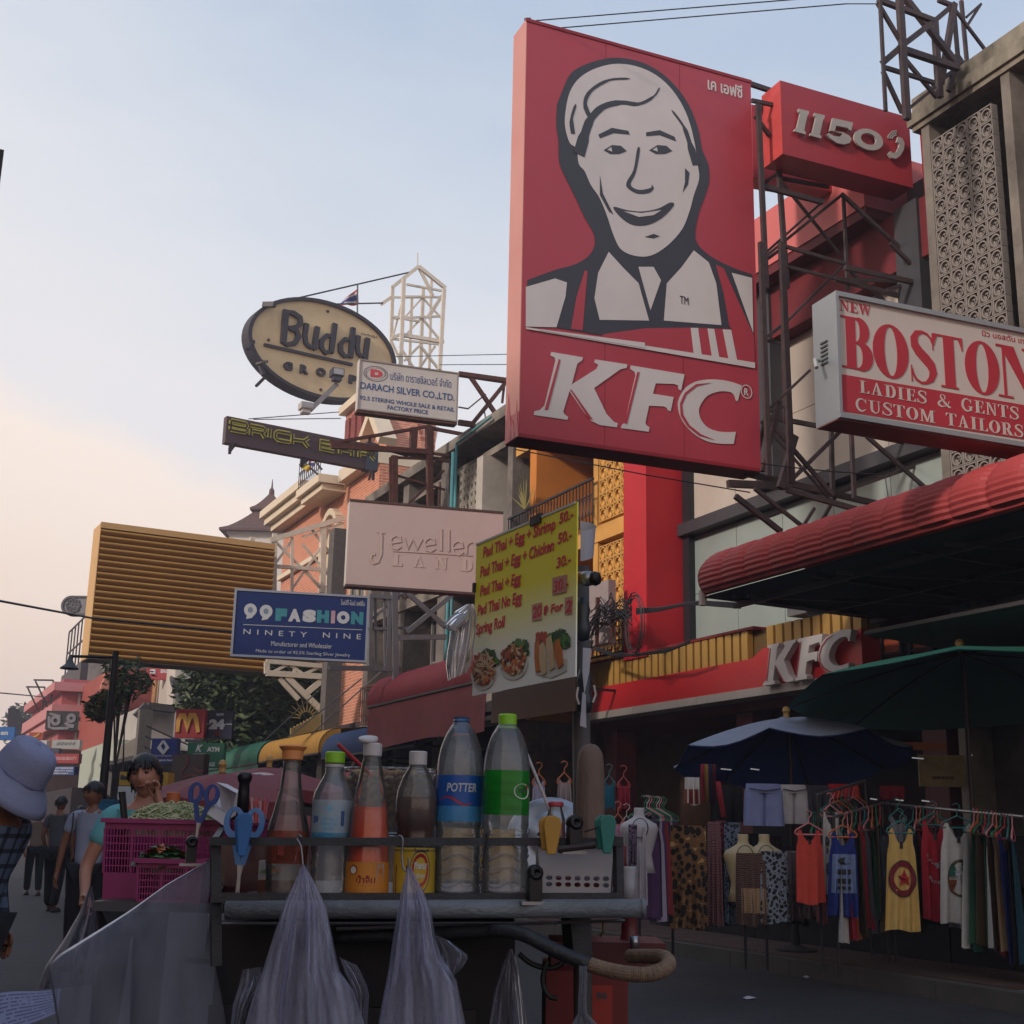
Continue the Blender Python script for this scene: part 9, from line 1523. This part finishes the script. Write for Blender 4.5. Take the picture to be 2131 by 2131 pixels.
px_lathe('dark_grinder', 'tall black grinder with rounded head behind the clips', 'grinder', 503, 1712, 2.8, [(0, 0), (13, 0), (12, 60), (11, 80), (14, 86), (16, 94), (13, 102), (0, 104)], M('grinder_black', '#15141a', .4))
T = thing('straw_bundle', 'bundle of pink wrapped straws behind the blue clip', 'straws', atD(532, 1710, 2.8))
for k in range(14): a = atD(520+k*2.2, 1712, 2.8+.01*(k % 3)); b = atD(512+k*3.6+rr.uniform(-3, 3), 1664+rr.uniform(-6, 10), 2.8+.01*(k % 3)); MB().tube([a, b], .0032, 6).build('straw', (M('straw_pink', '#b8525c', .4), M('straw_palepink', '#bb8a8c', .4))[k % 2], T)
single(MB().tube([atD(260, 1714, 3.15), atD(254, 1650, 3.15)], .008, 8).tube([atD(254, 1652, 3.15), atD(254, 1648, 3.15)], .0086, 8), 'ladle_handle', 'upright black handle standing in the cabbage basket', 'ladle', M('grinder_black', '#15141a'), origin=atD(260, 1714, 3.15))
T, s, _ = bottle('orange capped bottle half hidden behind the cabbage heap', 355, 1730, 3.4, [(20, 0), (20, 30), (10, 50), (9, 60)], glassb, [('cap', [(13, 58), (14, 60), (14, 78), (12, 80)], M('cap_orange2', '#a85a34', .5))], ())
T = thing('blue_crate', 'turquoise blue crate behind the woman and the cabbage basket', 'crate', atD(210, 1700, 13.5)); a = atD(188, 1706, 13.5); b = atD(238, 1668, 13.5); MB().box(-.0, (b-a).dot(RGT), 0, .3, 0, b.z-a.z).xf(facing(a)).build('crate', M('crate_blue', '#1e5c80', .5), T); MB().box(-.01, (b-a).dot(RGT)+.01, -.01, .31, b.z-a.z, b.z-a.z+.02).xf(facing(a)).build('rim', M('crate_blue', '#1e5c80'), T)
# ---- hooks and plastic bags
hk = M('hook_steel', '#77757c', .3, metal=.8)
for lb, pts in (('steel hook holding the left hanging bag', [(627, 1742), (622, 1738), (618, 1746), (626, 1762), (630, 1800), (632, 1830)]), ('steel hook holding the right hanging bag', [(826, 1744), (832, 1739), (838, 1748), (836, 1780), (839, 1806), (846, 1812), (850, 1800), (850, 1785)])):
    P_ = smooth([atD(x, y, 2.475) for x, y in pts]); single(MB().tube(P_, .002, 6), 'wire_hook', lb, 'hook', hk, origin=P_[0])
single(MB().tube(smooth([atD(x, y, 2.475) for x, y in ((1010, 1742), (1014, 1736), (1012, 1752), (1006, 1790), (1008, 1806))]), .002, 6), 'wire_hook', 'dark hook hanging on the rail between the two large bottles', 'hook', blk, origin=atD(1010, 1742, 2.475))
pb = M_clear('bag_film_lilac', '#f8f8fe', .12, '#d8d8ec', .4, '#dcdcf2', .22, .2, 4, (13, 13, 1.1), .3); pb2 = M_clear('bag_film_grey', '#f0f0f4', .12, '#d0d0dc', .45, '#a4a8b8', .27, .1, 4, (9, 9, 1.5), .3); pb3 = M_clear('bag_film_dim', '#ececf2', .25, '#d0d0dc', .35, '#8c8c9c', .2, .14, 5, (20, 20, 1.5), .4)
sheetbag('plastic_bag', 'bunched clear lilac bag hanging from the left hook', 'plastic bag', [(628, 1800), (612, 1840), (592, 1880), (572, 1940), (550, 2010), (525, 2080), (505, 2150)], [(634, 1800), (656, 1840), (678, 1885), (692, 1950), (706, 2020), (735, 2060), (765, 2150)], 2.42, pb, 34, 30, .009, 8, 1, .035, 3)
sheetbag('plastic_bag', 'bunched clear lilac bag hanging from the right hook', 'plastic bag', [(848, 1806), (836, 1850), (828, 1895), (818, 1950), (808, 2020), (796, 2080), (784, 2150)], [(856, 1806), (878, 1850), (896, 1890), (906, 1950), (918, 1990), (950, 2040), (972, 2150)], 2.42, pb, 34, 30, .009, 7, 2, .035, 3)
sheetbag('plastic_bag', 'loose flap of film at the right of the right hanging bag', 'plastic bag', [(905, 1945), (915, 1975), (925, 2010), (930, 2040)], [(935, 1958), (976, 1990), (962, 2015), (945, 2030)], 2.44, pb3, 10, 10, .005, 4, 6, .012); sheetbag('plastic_bag', 'loose flap of film at the right of the left hanging bag', 'plastic bag', [(706, 1990), (720, 2030), (735, 2060), (740, 2080)], [(712, 1995), (745, 2010), (768, 2062), (764, 2150)], 2.44, pb3, 10, 10, .005, 4, 7, .012)
sheetbag('plastic_bag', 'large stretched grey film bag at the left of the cart', 'plastic bag', [(436, 1790), (350, 1838), (270, 1895), (190, 1945), (125, 1985), (98, 2010), (108, 2060), (122, 2150)], [(440, 1790), (438, 1840), (432, 1890), (434, 1935), (444, 1990), (454, 2040), (464, 2090), (474, 2150)], 2.62, pb2, 34, 26, .007, 4, 4, .06, 2)
sheetbag('plastic_bag', 'dim clear bag carried by the man in the pale shirt', 'plastic bag', [(186, 1845), (165, 1900), (130, 1960), (95, 2010), (75, 2060)], [(192, 1845), (200, 1900), (205, 1940), (205, 1990), (200, 2050)], 3.4, pb3, 14, 12, .01, 4, 8, .05)
sheetbag('plastic_bag', 'crumpled dark bag left of the left hanging bag', 'plastic bag', [(505, 2018), (498, 2050), (485, 2090), (478, 2150)], [(545, 2012), (540, 2050), (520, 2090), (500, 2150)], 2.5, pb3, 14, 12, .008, 5, 9, .03)
sheetbag('plastic_bag', 'faint grey bag hanging in the dark under the push pipe', 'plastic bag', [(1060, 1975), (1045, 2010), (1030, 2060), (1015, 2150)], [(1066, 1975), (1078, 2010), (1086, 2060), (1100, 2150)], 2.56, pb3, 16, 14, .006, 5, 10, .02)
sheetbag('plastic_bag', 'twisted clear bag neck hanging over the red box', 'plastic bag', [(1205, 2010), (1206, 2040), (1203, 2080), (1202, 2110), (1180, 2150)], [(1222, 2010), (1222, 2040), (1220, 2080), (1222, 2110), (1262, 2150)], 2.36, pb2, 12, 20, .004, 4, 11, .012)
# red box, red pots behind the handle, newspaper
T = thing('red_gas_box', 'dark red metal box with black number under the handle bar', 'box', facing(atD(1218, 2150, 2.9))); s = 2.9*PX; MB().box(-80*s, 86*s, 0, .3, -.05, 118*s).build('box', M('dark_red_metal', '#6c1c22', .45, .15, 8, dirt=.3), T, False); MB().box(6*s, 54*s, -.006, -.001, -.05, 92*s).build('door', M('red_orange_metal', '#9a2c26', .45, .1, 8), T, False)
text('56', (22*s, 66*s, 44*s, 80*s), kdk, T, -.007, .001, .04)
px_lathe('red_pot', 'tall dull red pot behind the curved handle', 'pot', 1310, 1990, 3.1, [(0, 0), (28, 0), (24, 18), (17, 45), (16, 75), (19, 82), (0, 82)], M('dull_red_glaze', '#5c2228', .4, .2, 10)); px_lathe('steel_mug', 'small grey steel mug behind the curved handle', 'mug', 1320, 1975, 2.95, [(0, 0), (9, 0), (10, 26), (9, 26)], MATS['spun_steel'], n=16)
single(MB().box(-.15, .1, 0, .2, -.02, .05).xf(facing(atD(1290, 2012, 3.0))), 'dark_red_tray', 'dark red tray behind the curved handle', 'tray', M('dark_red_tray', '#4c181e', .5), origin=atD(1290, 2012, 3.0))
T = thing('newspaper', 'printed pale sheet of paper held low at the bottom left corner', 'paper', atD(60, 2090, 3.2)); a, b, c_, d = atD(-60, 2082, 3.3), atD(128, 2052, 3.2), atD(122, 2100, 3.0), atD(-60, 2190, 3.0); pf = lambda u, v: a.lerp(b, u).lerp(d.lerp(c_, u), v) + V((0, 0, .006*math.sin(u*5)))
solid(MB().grid(14, 8, pf).build('sheet', M('newsprint', '#77799a', .8, .08, 10), T), .0008)
nm_ = (pf(0, 1)-pf(0, 0)).cross(pf(1, 0)-pf(0, 0)).normalized(); nm_ = nm_ if nm_.dot(CO-pf(0, 0)) > 0 else -nm_; mb = MB()
for i in range(9):
    for j in range(26):
        u0 = .32+j*.025; v0 = .08+i*.1
        if rr.random() < .8: mb.add([pf(u0, v0)+nm_*.0015, pf(u0+.018, v0)+nm_*.0015, pf(u0+.018, v0+.03)+nm_*.0015, pf(u0, v0+.03)+nm_*.0015], [(0, 1, 2, 3)])
mb.build('printed_lines', M('news_ink', '#3c3c5c', .8), T, kind='stuff')
# ---------------------------------------------------------------- thin lilac haze box added to lift the blacks and soften contrast
hz = bpy.data.materials.new('haze_air'); hz.use_nodes = True; hn = hz.node_tree; hn.nodes.clear(); ho = hn.nodes.new('ShaderNodeOutputMaterial'); hv = hn.nodes.new('ShaderNodeVolumePrincipled'); hn.links.new(hv.outputs[0], ho.inputs['Volume'])
hv.inputs['Color'].default_value = (.86, .84, .95, 1); hv.inputs['Density'].default_value = .0017; hv.inputs['Anisotropy'].default_value = 0
put('haze', MB().box(-260, 360, -70, 430, -1.6, 36).mesh('haze', hz), None, kind='stuff')
sc.cycles.volume_bounces = 0

for k, (x, y, lb) in enumerate(((1683, 2034, 'small white paper scrap on the road below the shirt racks'), (1560, 2078, 'pale crumpled scrap on the road in front of the cart handle'), (1450, 1990, 'tiny scrap of paper beside the kerb under the trousers'))):
    p = atZ(x, y, .01); single(MB().add([p+V((-.05, -.03, 0)), p+V((.04, -.04, .01)), p+V((.06, .03, .0)), p+V((0, .02, .02)), p+V((-.04, .04, .005))], [(0, 1, 3), (1, 2, 3), (2, 4, 3), (4, 0, 3)]), 'litter', lb, 'litter', wpap, origin=p)
